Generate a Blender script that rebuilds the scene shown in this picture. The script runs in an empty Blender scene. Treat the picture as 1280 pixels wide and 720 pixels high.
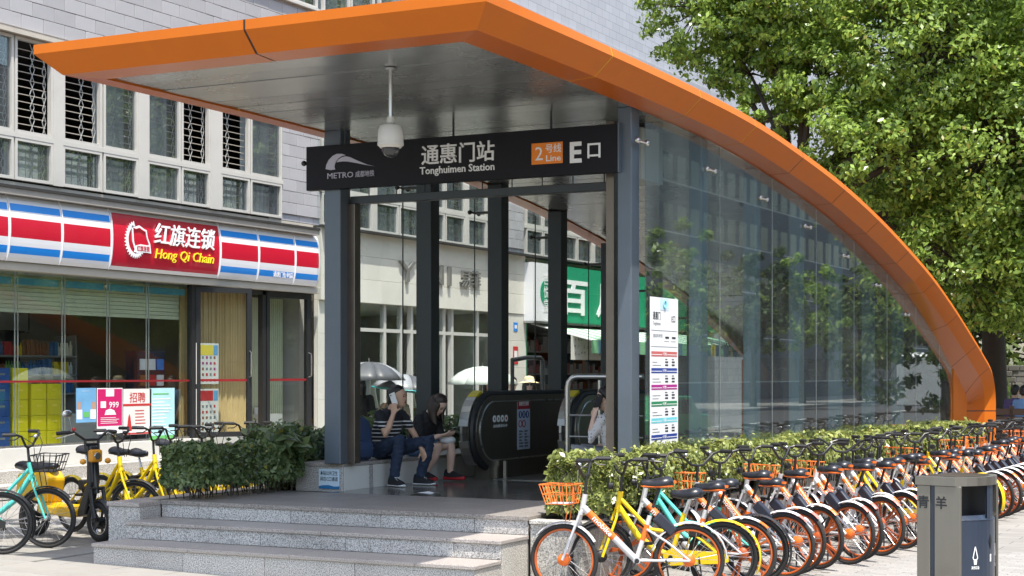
import bpy, bmesh, math, random
import numpy as np
from mathutils import Vector, Matrix, Quaternion

random.seed(7); RNG = np.random.default_rng(7)
R = math.radians
SC = bpy.context.scene
COL = SC.collection

# ------------------------------------------------------------------ camera
cam_d = bpy.data.cameras.new('camera'); cam = bpy.data.objects.new('camera', cam_d); COL.objects.link(cam)
cam.location = (0, 0, 1.73); cam.rotation_euler = (R(90), 0, R(27))
cam_d.sensor_width = 36; cam_d.lens = 2040 / 1280 * 36; cam_d.shift_y = 107 / 1280
cam_d.clip_start = .1; cam_d.clip_end = 600
SC.camera = cam
# ------------------------------------------------------------------ sky and sun
SUN = Vector((.27, -.23, 1)).normalized()
w = bpy.data.worlds.new('World'); SC.world = w; w.use_nodes = True
nt = w.node_tree; bg = nt.nodes['Background']
sky = nt.nodes.new('ShaderNodeTexSky'); sky.sky_type = 'NISHITA'; sky.sun_disc = False
sky.sun_elevation = math.asin(SUN.z); sky.sun_rotation = math.atan2(SUN.x, SUN.y)
sky.air_density = 1.3; sky.dust_density = 2.5; sky.ozone_density = 1.0
nt.links.new(sky.outputs[0], bg.inputs[0]); bg.inputs[1].default_value = .15
sd = bpy.data.lights.new('sun', 'SUN'); sd.energy = 3.6; sd.angle = R(.5); sd.color = (1, .95, .87)
so = bpy.data.objects.new('sun', sd); COL.objects.link(so); so.rotation_euler = SUN.to_track_quat('Z', 'Y').to_euler()
so.location = (0, 0, 40)
SC.view_settings.view_transform = 'Standard'; SC.view_settings.look = 'None'
SC.view_settings.exposure = 1.22; SC.view_settings.gamma = 1
SC.render.engine = 'CYCLES'
SC.cycles.max_bounces = 8; SC.cycles.transparent_max_bounces = 16; SC.cycles.diffuse_bounces = 4; SC.cycles.glossy_bounces = 4
SC.cycles.caustics_reflective = False; SC.cycles.caustics_refractive = False
SC.cycles.sample_clamp_indirect = 6

# ------------------------------------------------------------------ materials
MATS = {}
def newmat(name):
    m = bpy.data.materials.new(name); m.use_nodes = True
    MATS[name] = m
    return m, m.node_tree, m.node_tree.nodes['Principled BSDF']
def lin(c):
    """hex sRGB string or linear tuple -> linear rgb"""
    if isinstance(c, str):
        c = c.lstrip('#'); v = [int(c[i:i+2], 16) / 255 for i in (0, 2, 4)]
        return tuple(x / 12.92 if x <= .04045 else ((x + .055) / 1.055) ** 2.4 for x in v)
    return c
def mat(name, col, rough=.6, metal=0., var=.12, scale=4., bump=0., bscale=80., rnd=0., spec=.5, coat=0., emit=0., stretch=None, dirt=0.):
    """principled with soft colour mottling, optional fine bump, per-object variation"""
    m, t, b = newmat(name); c = lin(col)
    N, L = t.nodes, t.links
    b.inputs['Roughness'].default_value = rough; b.inputs['Metallic'].default_value = metal
    b.inputs['Specular IOR Level'].default_value = spec; b.inputs['Coat Weight'].default_value = coat
    tc = N.new('ShaderNodeTexCoord'); src = tc.outputs['Object']
    if stretch:
        mp = N.new('ShaderNodeMapping'); mp.inputs['Scale'].default_value = stretch
        L.new(src, mp.inputs[0]); src = mp.outputs[0]
    no = N.new('ShaderNodeTexNoise'); no.inputs['Scale'].default_value = scale; no.inputs['Detail'].default_value = 5
    L.new(src, no.inputs[0])
    mx = N.new('ShaderNodeMix'); mx.data_type = 'RGBA'
    mx.inputs[6].default_value = tuple(x * (1 - var) for x in c) + (1,)
    mx.inputs[7].default_value = tuple(min(1, x * (1 + var)) for x in c) + (1,)
    L.new(no.outputs['Fac'], mx.inputs[0]); out = mx.outputs[2]
    if rnd:
        oi = N.new('ShaderNodeObjectInfo'); mr = N.new('ShaderNodeMapRange')
        mr.inputs[3].default_value = 1 - rnd; mr.inputs[4].default_value = 1 + rnd
        L.new(oi.outputs['Random'], mr.inputs[0])
        hv = N.new('ShaderNodeHueSaturation'); L.new(mr.outputs[0], hv.inputs['Value']); L.new(out, hv.inputs['Color']); out = hv.outputs[0]
    if dirt:
        n2 = N.new('ShaderNodeTexNoise'); n2.inputs['Scale'].default_value = 1.3; n2.inputs['Detail'].default_value = 8; n2.inputs['Roughness'].default_value = .7
        L.new(tc.outputs['Object'], n2.inputs[0])
        rp = N.new('ShaderNodeMapRange'); rp.inputs[1].default_value = .5; rp.inputs[2].default_value = .75
        rp.inputs[3].default_value = 0; rp.inputs[4].default_value = dirt; L.new(n2.outputs['Fac'], rp.inputs[0])
        m2 = N.new('ShaderNodeMix'); m2.data_type = 'RGBA'; L.new(rp.outputs[0], m2.inputs[0]); L.new(out, m2.inputs[6])
        m2.inputs[7].default_value = (.05, .042, .034, 1); out = m2.outputs[2]
    L.new(out, b.inputs['Base Color'])
    rr = N.new('ShaderNodeMapRange'); rr.inputs[3].default_value = max(.02, rough * .8); rr.inputs[4].default_value = min(1, rough * 1.25)
    L.new(no.outputs['Fac'], rr.inputs[0]); L.new(rr.outputs[0], b.inputs['Roughness'])
    if bump:
        nb = N.new('ShaderNodeTexNoise'); nb.inputs['Scale'].default_value = bscale; nb.inputs['Detail'].default_value = 3
        L.new(src, nb.inputs[0])
        bp = N.new('ShaderNodeBump'); bp.inputs['Strength'].default_value = bump; bp.inputs['Distance'].default_value = .01
        L.new(nb.outputs['Fac'], bp.inputs['Height']); L.new(bp.outputs[0], b.inputs['Normal'])
    if emit:
        b.inputs['Emission Color'].default_value = c + (1,); b.inputs['Emission Strength'].default_value = emit
    return m
def granite(name, cols, rough=.5, scale=85., rnd=.08, dirt=.25):
    m, t, b = newmat(name); N, L = t.nodes, t.links
    tc = N.new('ShaderNodeTexCoord'); no = N.new('ShaderNodeTexNoise'); no.inputs['Scale'].default_value = scale
    no.inputs['Detail'].default_value = 2; no.inputs['Roughness'].default_value = .7; L.new(tc.outputs['Object'], no.inputs[0])
    cr = N.new('ShaderNodeValToRGB'); cr.color_ramp.elements[0].position = .36; cr.color_ramp.elements[1].position = .64
    cr.color_ramp.elements[0].color = lin(cols[0]) + (1,); cr.color_ramp.elements[1].color = lin(cols[2]) + (1,)
    e = cr.color_ramp.elements.new(.5); e.color = lin(cols[1]) + (1,)
    L.new(no.outputs['Fac'], cr.inputs[0])
    n2 = N.new('ShaderNodeTexNoise'); n2.inputs['Scale'].default_value = 1.7; n2.inputs['Detail'].default_value = 8; n2.inputs['Roughness'].default_value = .65
    L.new(tc.outputs['Object'], n2.inputs[0])
    mr = N.new('ShaderNodeMapRange'); mr.inputs[1].default_value = .5; mr.inputs[2].default_value = .8; mr.inputs[4].default_value = dirt
    L.new(n2.outputs['Fac'], mr.inputs[0])
    mx = N.new('ShaderNodeMix'); mx.data_type = 'RGBA'; L.new(mr.outputs[0], mx.inputs[0]); L.new(cr.outputs[0], mx.inputs[6])
    mx.inputs[7].default_value = (.05, .045, .038, 1)
    oi = N.new('ShaderNodeObjectInfo'); m3 = N.new('ShaderNodeMapRange'); m3.inputs[3].default_value = 1 - rnd; m3.inputs[4].default_value = 1 + rnd
    L.new(oi.outputs['Random'], m3.inputs[0])
    hv = N.new('ShaderNodeHueSaturation'); L.new(m3.outputs[0], hv.inputs['Value']); L.new(mx.outputs[2], hv.inputs['Color'])
    L.new(hv.outputs[0], b.inputs['Base Color']); b.inputs['Roughness'].default_value = rough
    return m
def glass(name, tint=(.8, .88, .86), boost=1.5, rough=.0, base=.03, film=0.):
    m = bpy.data.materials.new(name); m.use_nodes = True; MATS[name] = m
    t = m.node_tree; N, L = t.nodes, t.links; N.remove(N['Principled BSDF'])
    tr = N.new('ShaderNodeBsdfTransparent'); tr.inputs[0].default_value = tint + (1,)
    gl = N.new('ShaderNodeBsdfGlossy'); gl.inputs['Roughness'].default_value = rough; gl.inputs[0].default_value = (.92, .97, .96, 1)
    lw = N.new('ShaderNodeLayerWeight'); lw.inputs[0].default_value = .5
    pw = N.new('ShaderNodeMath'); pw.operation = 'POWER'; pw.inputs[1].default_value = 5; L.new(lw.outputs['Facing'], pw.inputs[0])
    ma = N.new('ShaderNodeMath'); ma.operation = 'MULTIPLY_ADD'; ma.inputs[1].default_value = .9*boost; ma.inputs[2].default_value = .04*boost + base; ma.use_clamp = True
    L.new(pw.outputs[0], ma.inputs[0])
    mx = N.new('ShaderNodeMixShader'); L.new(ma.outputs[0], mx.inputs[0]); L.new(tr.outputs[0], mx.inputs[1]); L.new(gl.outputs[0], mx.inputs[2])
    if film:                                     # a thin dusty film on the pane
        df = N.new('ShaderNodeBsdfDiffuse'); df.inputs[0].default_value = (.52, .56, .56, 1)
        tc = N.new('ShaderNodeTexCoord'); mp = N.new('ShaderNodeMapping'); mp.inputs['Scale'].default_value = (3, 3, .5); L.new(tc.outputs['Object'], mp.inputs[0])
        no = N.new('ShaderNodeTexNoise'); no.inputs['Scale'].default_value = 1.5; no.inputs['Detail'].default_value = 6; L.new(mp.outputs[0], no.inputs[0])
        mr = N.new('ShaderNodeMapRange'); mr.inputs[1].default_value = .3; mr.inputs[2].default_value = .75; mr.inputs[3].default_value = film*.4; mr.inputs[4].default_value = film*1.6; L.new(no.outputs['Fac'], mr.inputs[0])
        m2 = N.new('ShaderNodeMixShader'); L.new(mr.outputs[0], m2.inputs[0]); L.new(mx.outputs[0], m2.inputs[1]); L.new(df.outputs[0], m2.inputs[2]); mx = m2
    L.new(mx.outputs[0], N['Material Output'].inputs[0])
    return m
def leafmat(name, dark, light, trans=.35, rough=.5):
    m = bpy.data.materials.new(name); m.use_nodes = True; MATS[name] = m
    t = m.node_tree; N, L = t.nodes, t.links; b = N['Principled BSDF']
    ge = N.new('ShaderNodeNewGeometry'); cr = N.new('ShaderNodeMix'); cr.data_type = 'RGBA'
    cr.inputs[6].default_value = lin(dark) + (1,); cr.inputs[7].default_value = lin(light) + (1,)
    L.new(ge.outputs['Random Per Island'], cr.inputs[0])
    w2 = N.new('ShaderNodeMath'); w2.operation = 'MULTIPLY'; w2.inputs[1].default_value = 37.7; L.new(ge.outputs['Random Per Island'], w2.inputs[0])
    w3 = N.new('ShaderNodeMath'); w3.operation = 'FRACT'; L.new(w2.outputs[0], w3.inputs[0])
    w4 = N.new('ShaderNodeMath'); w4.operation = 'GREATER_THAN'; w4.inputs[1].default_value = .982; L.new(w3.outputs[0], w4.inputs[0])
    br_ = N.new('ShaderNodeMix'); br_.data_type = 'RGBA'; L.new(w4.outputs[0], br_.inputs[0]); L.new(cr.outputs[2], br_.inputs[6]); br_.inputs[7].default_value = (.26, .24, .05, 1); cr = br_
    L.new(cr.outputs[2], b.inputs['Base Color']); b.inputs['Roughness'].default_value = rough
    b.inputs['Specular IOR Level'].default_value = .4
    ts = N.new('ShaderNodeBsdfTranslucent')
    hv = N.new('ShaderNodeHueSaturation'); hv.inputs['Value'].default_value = 1.5; hv.inputs['Hue'].default_value = .48
    L.new(cr.outputs[2], hv.inputs['Color']); L.new(hv.outputs[0], ts.inputs[0])
    mx = N.new('ShaderNodeMixShader'); mx.inputs[0].default_value = trans
    L.new(b.outputs[0], mx.inputs[1]); L.new(ts.outputs[0], mx.inputs[2]); L.new(mx.outputs[0], N['Material Output'].inputs[0])
    return m

mat('orange', (.55, .138, .012), .5, var=.10, scale=2.2, spec=.15, stretch=(1, 1, .35), dirt=.10)
mat('orange_rim', (.42, .095, .008), .3, var=.08, scale=1.2, spec=.3)
mat('seal_yellow', (.62, .36, .02), .6)
mat('soffit', (.33, .335, .33), .26, .75, var=.1, scale=1.3, rnd=.1)
mat('stone_dark', (.15, .145, .13), .8, var=.3, scale=4, rnd=.25)
mat('roof_top', (.4, .14, .03), .5)
mat('steel_blue', (.115, .14, .17), .38, .35, var=.15, scale=3, dirt=.15)
mat('steel_sunlit', (.26, .33, .37), .38, .3, var=.1, scale=3)  # right inner columns: their sunlit brightness is put into this paler colour
mat('steel_dark', (.035, .04, .045), .4, .3, var=.2)
mat('steel_brown', (.16, .135, .115), .32, .8, var=.2, scale=6, dirt=.2)
mat('steel', (.52, .52, .51), .28, .95, var=.08, scale=8)
mat('steel_brushed', (.40, .385, .355), .38, .85, var=.1, scale=14, stretch=(1, 1, .06))
mat('esc_panel', (.20, .185, .155), .32, .8, var=.08, scale=2)
mat('rubber', (.012, .012, .013), .55, var=.2)
mat('black_paint', (.014, .015, .017), .35, var=.2)
mat('sign_board', (.011, .011, .015), .5, var=.1, scale=1.5, spec=.2)
mat('letter_white', (.78, .78, .78), .5, var=.02)
mat('logo_grey', (.47, .46, .55), .45, var=.04)
mat('sign_orange', (.80, .22, .02), .5, var=.02)
mat('cam_white', (.56, .53, .47), .4, var=.05)
mat('dome_glass', (.02, .02, .022), .08, var=.05, coat=.5)
mat('white_tile', (.72, .71, .67), .22, var=.04, rnd=.03, dirt=.1)
mat('white_paint', (.58, .57, .53), .45, var=.05, dirt=.08)
mat('win_white', (.50, .49, .455), .4, var=.05, dirt=.12)
granite('granite', ('#63615e', '#aeaba7', '#cfccc8'), .5, 90, dirt=.3)
granite('granite_top', ('#746e69', '#a49c96', '#bab3ad'), .4, 110, dirt=.22)
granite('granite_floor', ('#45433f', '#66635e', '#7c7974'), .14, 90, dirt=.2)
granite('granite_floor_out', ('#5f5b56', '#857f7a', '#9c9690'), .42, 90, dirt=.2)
granite('granite_warm', ('#6b6963', '#b0aca4', '#cbc7bf'), .5, 85)
mat('slab', (.235, .225, .205), .8, var=.14, scale=3, bump=.12, bscale=120, rnd=.06, dirt=.35)
mat('paver', (.245, .235, .22), .85, var=.12, scale=9, bump=.2, bscale=150, rnd=.09, dirt=.15)
mat('joint', (.13, .12, .11), .9)
mat('asphalt', (.05, .05, .052), .85, var=.2, scale=8, bump=.3)
mat('line_paint', (.75, .75, .72), .7)
mat('brick_grey', (.345, .347, .36), .6, var=.07, scale=5, rnd=.07, dirt=.06)
mat('mortar', (.14, .135, .13), .9)
mat('cladding', (.62, .60, .535), .55, var=.05, scale=2, rnd=.04, dirt=.1)
mat('plaster', (.62, .60, .55), .7, var=.07, dirt=.12)
mat('dark_void', (.012, .012, .012), .9)
mat('ceiling_grey', (.45, .45, .43), .8)
mat('interior_wall', (.48, .45, .40), .8, var=.1)
mat('interior_floor', (.48, .46, .42), .3)
mat('eave', (.03, .028, .026), .6); mat('eave_lip', (.30, .28, .25), .6)
mat('lightbox_white', (.74, .74, .76), .3, var=.02, coat=.3)
mat('lb_red', (.50, .008, .030), .3, var=.03, coat=.3); mat('lb_blue', (.012, .23, .70), .3, var=.03, coat=.3)
mat('lb_yellow', (.85, .66, .03), .4)
mat('trim_beige', (.45, .42, .36), .55, var=.06, dirt=.15)
mat('blind', (.50, .52, .36), .6); mat('frame_black', (.018, .019, .02), .4)
mat('hanging_sheet', (.50, .37, .17), .7, var=.15, scale=3)
mat('red_tape', (.22, .008, .012), .5)
mat('green_sign', (.012, .26, .13), .45, var=.04); mat('awning_green', (.22, .50, .26), .7); mat('awning_white', (.7, .72, .68), .7); mat('awning_blue', (.1, .25, .32), .7)
mat('gold_letter', (.22, .215, .20), .4, .3)
glass('glass_clear', (.95, .975, .965), .9, base=.0)
glass('glass_side', (.73, .79, .79), 1.0, base=.02, film=.026)
glass('glass_shop', (.92, .95, .94), 1.0, base=.01)
glass('glass_window', (.76, .79, .81), 1.1, base=.05, film=.06)
mat('lattice', (.48, .49, .48), .4, .4)
mat('bar_tan', (.34, .31, .26), .5)
mat('pane_lightener', (.46, .52, .52), .9, var=.3, scale=5)
mat('room_dark', (.03, .028, .026), .9)
mat('cyan_cloth', (.05, .25, .33), .7)
leafmat('leaf_tree', (.055, .112, .016), (.35, .50, .10), .45, .32)
leafmat('leaf_tree_b', (.12, .18, .018), (.46, .55, .09), .5, .4)
leafmat('leaf_dark', (.022, .048, .010), (.10, .15, .03), .35)
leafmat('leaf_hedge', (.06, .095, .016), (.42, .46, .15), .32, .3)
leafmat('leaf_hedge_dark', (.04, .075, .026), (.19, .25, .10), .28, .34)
mat('bark', (.055, .045, .036), .9, var=.35, scale=6, bump=.6, bscale=14)
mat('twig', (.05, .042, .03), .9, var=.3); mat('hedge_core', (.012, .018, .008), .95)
mat('soil', (.04, .03, .022), .95, var=.3)
# ------------------------------------------------------------------ mesh helpers
ORG = {}
class MB:
    def __init__(s): s.v = []; s.f = []; s.m = []
    def add(s, vs, fs, mi=0):
        o = len(s.v); s.v += [tuple(p) for p in vs]; s.f += [tuple(i + o for i in f) for f in fs]; s.m += [mi] * len(fs); return s
    def box(s, a, b, mi=0):
        x0, y0, z0 = (min(a[i], b[i]) for i in range(3)); x1, y1, z1 = (max(a[i], b[i]) for i in range(3))
        return s.add([(x0,y0,z0),(x1,y0,z0),(x1,y1,z0),(x0,y1,z0),(x0,y0,z1),(x1,y0,z1),(x1,y1,z1),(x0,y1,z1)],
                     [(0,3,2,1),(4,5,6,7),(0,1,5,4),(1,2,6,5),(2,3,7,6),(3,0,4,7)], mi)
    def obox(s, c, ax, ay, az, mi=0):
        c, ax, ay, az = map(Vector, (c, ax, ay, az)); vs = []
        for k in (-1, 1):
            for i, j in ((-1,-1),(1,-1),(1,1),(-1,1)): vs.append(c + ax*i + ay*j + az*k)
        return s.add(vs, [(0,3,2,1),(4,5,6,7),(0,1,5,4),(1,2,6,5),(2,3,7,6),(3,0,4,7)], mi)
    def bar(s, p, q, w, h=None, up=(0,0,1), mi=0):
        p, q = Vector(p), Vector(q); d = q - p; L = d.length
        if L < 1e-6: return s
        d /= L; u = Vector(up)
        if abs(d.dot(u)) > .98: u = Vector((1,0,0))
        a = d.cross(u).normalized(); b = a.cross(d)
        return s.obox((p+q)/2, d*L/2, a*w/2, b*(h or w)/2, mi)
    def tube(s, pts, r, n=8, closed=False, caps=True, mi=0, flat=None):
        P = [Vector(p) for p in pts]; m = len(P)
        rr = r if isinstance(r, (list, tuple)) else [r]*m
        T = []
        for i in range(m):
            if closed: d = P[(i+1)%m] - P[i-1]
            else: d = P[min(i+1,m-1)] - P[max(i-1,0)]
            T.append(d.normalized() if d.length > 1e-9 else Vector((0,0,1)))
        ref = Vector((0,0,1)) if abs(T[0].z) < .9 else Vector((1,0,0))
        a = T[0].cross(ref).normalized(); vs = []
        for i in range(m):
            a = (a - T[i]*a.dot(T[i]))
            a = a.normalized() if a.length > 1e-6 else T[i].orthogonal().normalized()
            b = T[i].cross(a)
            for k in range(n):
                t = 2*math.pi*k/n; vs.append(P[i] + (a*math.cos(t) + b*math.sin(t)*(flat or 1))*rr[i])
        fs = []
        for i in range(m if closed else m-1):
            j = (i+1) % m
            for k in range(n): fs.append((i*n+k, i*n+(k+1)%n, j*n+(k+1)%n, j*n+k))
        if caps and not closed: fs += [tuple(range(n-1,-1,-1)), tuple((m-1)*n+k for k in range(n))]
        return s.add(vs, fs, mi)
    def rings(s, rings, caps=True, mi=0):
        n = len(rings[0]); vs = [p for r in rings for p in r]; fs = []
        for i in range(len(rings)-1):
            for k in range(n): fs.append((i*n+k, i*n+(k+1)%n, (i+1)*n+(k+1)%n, (i+1)*n+k))
        if caps: fs += [tuple(range(n-1,-1,-1)), tuple((len(rings)-1)*n+k for k in range(n))]
        return s.add(vs, fs, mi)
    def lathe(s, prof, n=20, c=(0,0,0), axis='z', mi=0):
        rs = []
        for r, h in prof:
            ring = []
            for k in range(n):
                t = 2*math.pi*k/n; x, y = r*math.cos(t), r*math.sin(t)
                p = {'z': (x, y, h), 'y': (y, h, x), 'x': (h, x, y)}[axis]
                ring.append((p[0]+c[0], p[1]+c[1], p[2]+c[2]))
            rs.append(ring)
        return s.rings(rs, True, mi)
    def torus(s, R_, r, c=(0,0,0), axis='y', n=32, m=8, mi=0, rz=None):
        vs = []; fs = []
        for i in range(n):
            t = 2*math.pi*i/n
            for k in range(m):
                u = 2*math.pi*k/m; q = R_ + r*math.cos(u); h = (rz or r)*math.sin(u); x, y = q*math.cos(t), q*math.sin(t)
                p = {'z': (x, y, h), 'y': (x, h, y), 'x': (h, x, y)}[axis]
                vs.append((p[0]+c[0], p[1]+c[1], p[2]+c[2]))
        for i in range(n):
            for k in range(m): fs.append((i*m+k, i*m+(k+1)%m, ((i+1)%n)*m+(k+1)%m, ((i+1)%n)*m+k))
        return s.add(vs, fs, mi)
    def prism(s, poly, f0, f1, mi=0):
        """poly: 2d points; f0, f1 map (u, v) to 3d on the two faces"""
        n = len(poly); vs = [f0(*p) for p in poly] + [f1(*p) for p in poly]
        fs = [tuple(range(n-1,-1,-1)), tuple(range(n, 2*n))] + [(i, (i+1)%n, n+(i+1)%n, n+i) for i in range(n)]
        return s.add(vs, fs, mi)
    def ell(s, c, r, n=12, m=8, mi=0, rot=None):
        c = Vector(c); rs = []
        for i in range(m+1):
            ph = math.pi*(i/m - .5); ph = max(-1.5, min(1.5, ph)); ring = []
            for k in range(n):
                t = 2*math.pi*k/n
                q = Vector((r[0]*math.cos(ph)*math.cos(t), r[1]*math.cos(ph)*math.sin(t), r[2]*math.sin(ph)))
                ring.append(c + (rot @ q if rot else q))
            rs.append(ring)
        return s.rings(rs, True, mi)
    def mesh(s, name, mats, org=(0,0,0), smooth=False):
        me = bpy.data.meshes.new(name)
        me.from_pydata([(p[0]-org[0], p[1]-org[1], p[2]-org[2]) for p in s.v], [], s.f)
        for m in (mats if isinstance(mats, (list, tuple)) else [mats]): me.materials.append(MATS[m] if isinstance(m, str) else m)
        if len(me.materials) > 1: me.polygons.foreach_set('material_index', s.m)
        bm = bmesh.new(); bm.from_mesh(me); bmesh.ops.recalc_face_normals(bm, faces=bm.faces); bm.to_mesh(me); bm.free()
        if smooth:
            me.polygons.foreach_set('use_smooth', [True]*len(me.polygons))
            if smooth != 'all':
                try: me.set_sharp_from_angle(angle=R(40))
                except Exception: pass
        return me
    def build(s, name, mats, parent=None, smooth=False):
        org = ORG.get(parent.name, (0,0,0)) if parent else (0,0,0)
        return link(name, s.mesh(name, mats, org, smooth), parent)
def link(name, data, parent=None, loc=None):
    o = bpy.data.objects.new(name, data); COL.objects.link(o)
    if parent: o.parent = parent; ORG[o.name] = ORG.get(parent.name, Vector((0,0,0)))
    else: ORG[o.name] = Vector((0,0,0))
    if loc is not None: o.location = Vector(loc) - (ORG[o.name] if parent else Vector((0,0,0)))
    return o
def tag(o, label, cat, group=None, kind=None):
    o['label'] = label
    if cat: o['category'] = cat
    if group: o['group'] = group
    if kind: o['kind'] = kind
    return o
def thing(name, label, cat, loc=(0,0,0), group=None, local=False, rotz=0):
    o = bpy.data.objects.new(name, None); COL.objects.link(o); o.location = loc; o.rotation_euler = (0,0,rotz)
    o.empty_display_size = .2
    ORG[o.name] = Vector((0,0,0)) if local else Vector(loc)
    return tag(o, label, cat, group)
def one(name, mb, mats, label, cat, loc, group=None, smooth=False):
    """a thing that is a single mesh, with its origin at loc (vertices given in world space)"""
    o = bpy.data.objects.new(name, mb.mesh(name, mats, loc, smooth)); COL.objects.link(o); o.location = loc; ORG[o.name] = Vector(loc)
    return tag(o, label, cat, group)
def struct(name, mb, mats, parent=None):
    o = mb.build(name, mats, parent)
    if not parent: o['kind'] = 'structure'
    return o
def copy_tree(o, parent=None):
    c = o.copy(); COL.objects.link(c); c.parent = parent
    ORG[c.name] = ORG[o.name]
    for ch in list(o.children): copy_tree(ch, c)
    return c
def bevel(o, w=.01, seg=1):
    m = o.modifiers.new('bevel', 'BEVEL'); m.width = w; m.segments = seg; m.limit_method = 'ANGLE'; m.angle_limit = R(35); return o
_tx = {}
def text_mb(body, size, pos, right, up, depth=.004, bold=0., align='CENTER', shear=0., mb=None, spacing=1., fit=None):
    """letters as solid shapes: pos = centre of the base line, right / up = directions on the face"""
    key = (body, bold, align, shear, spacing)
    if key not in _tx:
        cu = bpy.data.curves.new('t', 'FONT'); cu.body = body; cu.size = 1; cu.align_x = align; cu.offset = bold; cu.shear = shear
        cu.space_character = spacing; cu.resolution_u = 2; cu.fill_mode = 'FRONT'; cu.extrude = .5
        cu.fill_mode = 'BOTH'
        o = bpy.data.objects.new('t', cu); COL.objects.link(o)
        dg = bpy.context.evaluated_depsgraph_get(); me = bpy.data.meshes.new_from_object(o.evaluated_get(dg))
        V = [v.co.copy() for v in me.vertices]; F = [tuple(p.vertices) for p in me.polygons]
        bpy.data.objects.remove(o); bpy.data.curves.remove(cu); bpy.data.meshes.remove(me)
        if bold and (max(abs(v.y) for v in V) > 1.25 or max(v.x for v in V) - min(v.x for v in V) > 1.3*len(body)):     # an offset outline can spike: fall back to plainer letters
            return text_mb(body, size, pos, right, up, depth, bold*.45 if bold > .006 else 0., align, shear, mb, spacing, fit)
        _tx[key] = (V, F)
    V, F = _tx[key]
    mb = mb or MB(); r = Vector(right).normalized(); u = Vector(up).normalized(); n = r.cross(u); p = Vector(pos)
    sx = size
    if fit: 
        wd = max(v.x for v in V) - min(v.x for v in V); sx = fit / wd
    mb.add([p + r*v.x*sx + u*v.y*size + n*(v.z+.5)*depth for v in V], F)
    return mb
def remesh(mb, voxel, it=4, fac=.5):
    me = bpy.data.meshes.new('tmp'); me.from_pydata([tuple(v) for v in mb.v], [], mb.f)
    bm = bmesh.new(); bm.from_mesh(me); bmesh.ops.recalc_face_normals(bm, faces=bm.faces); bm.to_mesh(me); bm.free()
    o = bpy.data.objects.new('tmp', me); COL.objects.link(o)
    m = o.modifiers.new('r', 'REMESH'); m.mode = 'VOXEL'; m.voxel_size = voxel
    if it:
        k = o.modifiers.new('s', 'SMOOTH'); k.factor = fac; k.iterations = it
    dg = bpy.context.evaluated_depsgraph_get(); out = bpy.data.meshes.new_from_object(o.evaluated_get(dg))
    bpy.data.objects.remove(o); bpy.data.meshes.remove(me)
    out.materials.clear(); out.polygons.foreach_set('use_smooth', [True]*len(out.polygons))
    return out
def leaf_mesh(name, pos, nrm, size, mats, aspect=.5, fold=.0, rng=RNG):
    """many small leaf-shaped quads (rhombs) with a long axis that droops"""
    n = len(pos); pos = np.asarray(pos, float); nrm = np.asarray(nrm, float)
    nrm = nrm + rng.normal(0, .55, (n, 3)); nrm /= np.linalg.norm(nrm, axis=1)[:, None]
    t = rng.normal(0, 1, (n, 3)); t[:, 2] -= .6
    t -= nrm * (t*nrm).sum(1)[:, None]; t /= np.linalg.norm(t, axis=1)[:, None] + 1e-9
    b = np.cross(nrm, t); L = (np.asarray(size) * rng.uniform(.55, 1.4, n))[:, None]
    v = np.empty((n, 4, 3)); v[:, 0] = pos - t*L*.5; v[:, 1] = pos + b*L*aspect*.5 + nrm*L*.06; v[:, 2] = pos + t*L*.5; v[:, 3] = pos - b*L*aspect*.5 + nrm*L*.06
    me = bpy.data.meshes.new(name); me.vertices.add(n*4); me.vertices.foreach_set('co', v.reshape(-1))
    me.loops.add(n*4); me.loops.foreach_set('vertex_index', np.arange(n*4, dtype=np.int32))
    me.polygons.add(n); me.polygons.foreach_set('loop_start', np.arange(0, n*4, 4, dtype=np.int32)); me.polygons.foreach_set('loop_total', np.full(n, 4, dtype=np.int32))
    me.update(calc_edges=True); me.validate(); me.materials.append(MATS[mats])
    return me
def gz(X):
    """the pavement falls gently towards the street"""
    return 0. if X <= -11 else (-.145 if X >= -4 else -.145*(X+11)/7)
# ------------------------------------------------------------------ ground, pavement, street
HX0, HX1, HY0, HY1 = -9.05, -6.35, 18.2, 30.0          # stairwell opening
def ground_strips():
    mb = MB(); xs = [-120, -17, -11, HX0, HX1, -4, 2.2]
    for a, b in zip(xs[:-1], xs[1:]):
        ys = [(-20, 500)] if not (a >= HX0 and b <= HX1) else [(-20, HY0), (HY1, 500)]
        for y0, y1 in ys:
            mb.add([(a,y0,gz(a)-.012),(b,y0,gz(b)-.012),(b,y1,gz(b)-.012),(a,y1,gz(a)-.012)], [(0,1,2,3)])
    return mb
m, t, b = newmat('pavement_ground'); N, L = t.nodes, t.links
tc = N.new('ShaderNodeTexCoord'); br = N.new('ShaderNodeTexBrick'); br.inputs['Scale'].default_value = 1
br.inputs['Brick Width'].default_value = .6; br.inputs['Row Height'].default_value = .3; br.inputs['Mortar Size'].default_value = .006
br.inputs['Color1'].default_value = (.25,.24,.22,1); br.inputs['Color2'].default_value = (.215,.205,.19,1); br.inputs['Mortar'].default_value = (.10,.095,.09,1)
L.new(tc.outputs['Object'], br.inputs[0])
no = N.new('ShaderNodeTexNoise'); no.inputs['Scale'].default_value = 2.2; no.inputs['Detail'].default_value = 8; L.new(tc.outputs['Object'], no.inputs[0])
mr = N.new('ShaderNodeMapRange'); mr.inputs[3].default_value = .75; mr.inputs[4].default_value = 1.2; L.new(no.outputs['Fac'], mr.inputs[0])
hv = N.new('ShaderNodeHueSaturation'); L.new(mr.outputs[0], hv.inputs['Value']); L.new(br.outputs[0], hv.inputs['Color'])
L.new(hv.outputs[0], b.inputs['Base Color']); b.inputs['Roughness'].default_value = .85
ground = struct('pavement', ground_strips(), 'pavement_ground')
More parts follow.
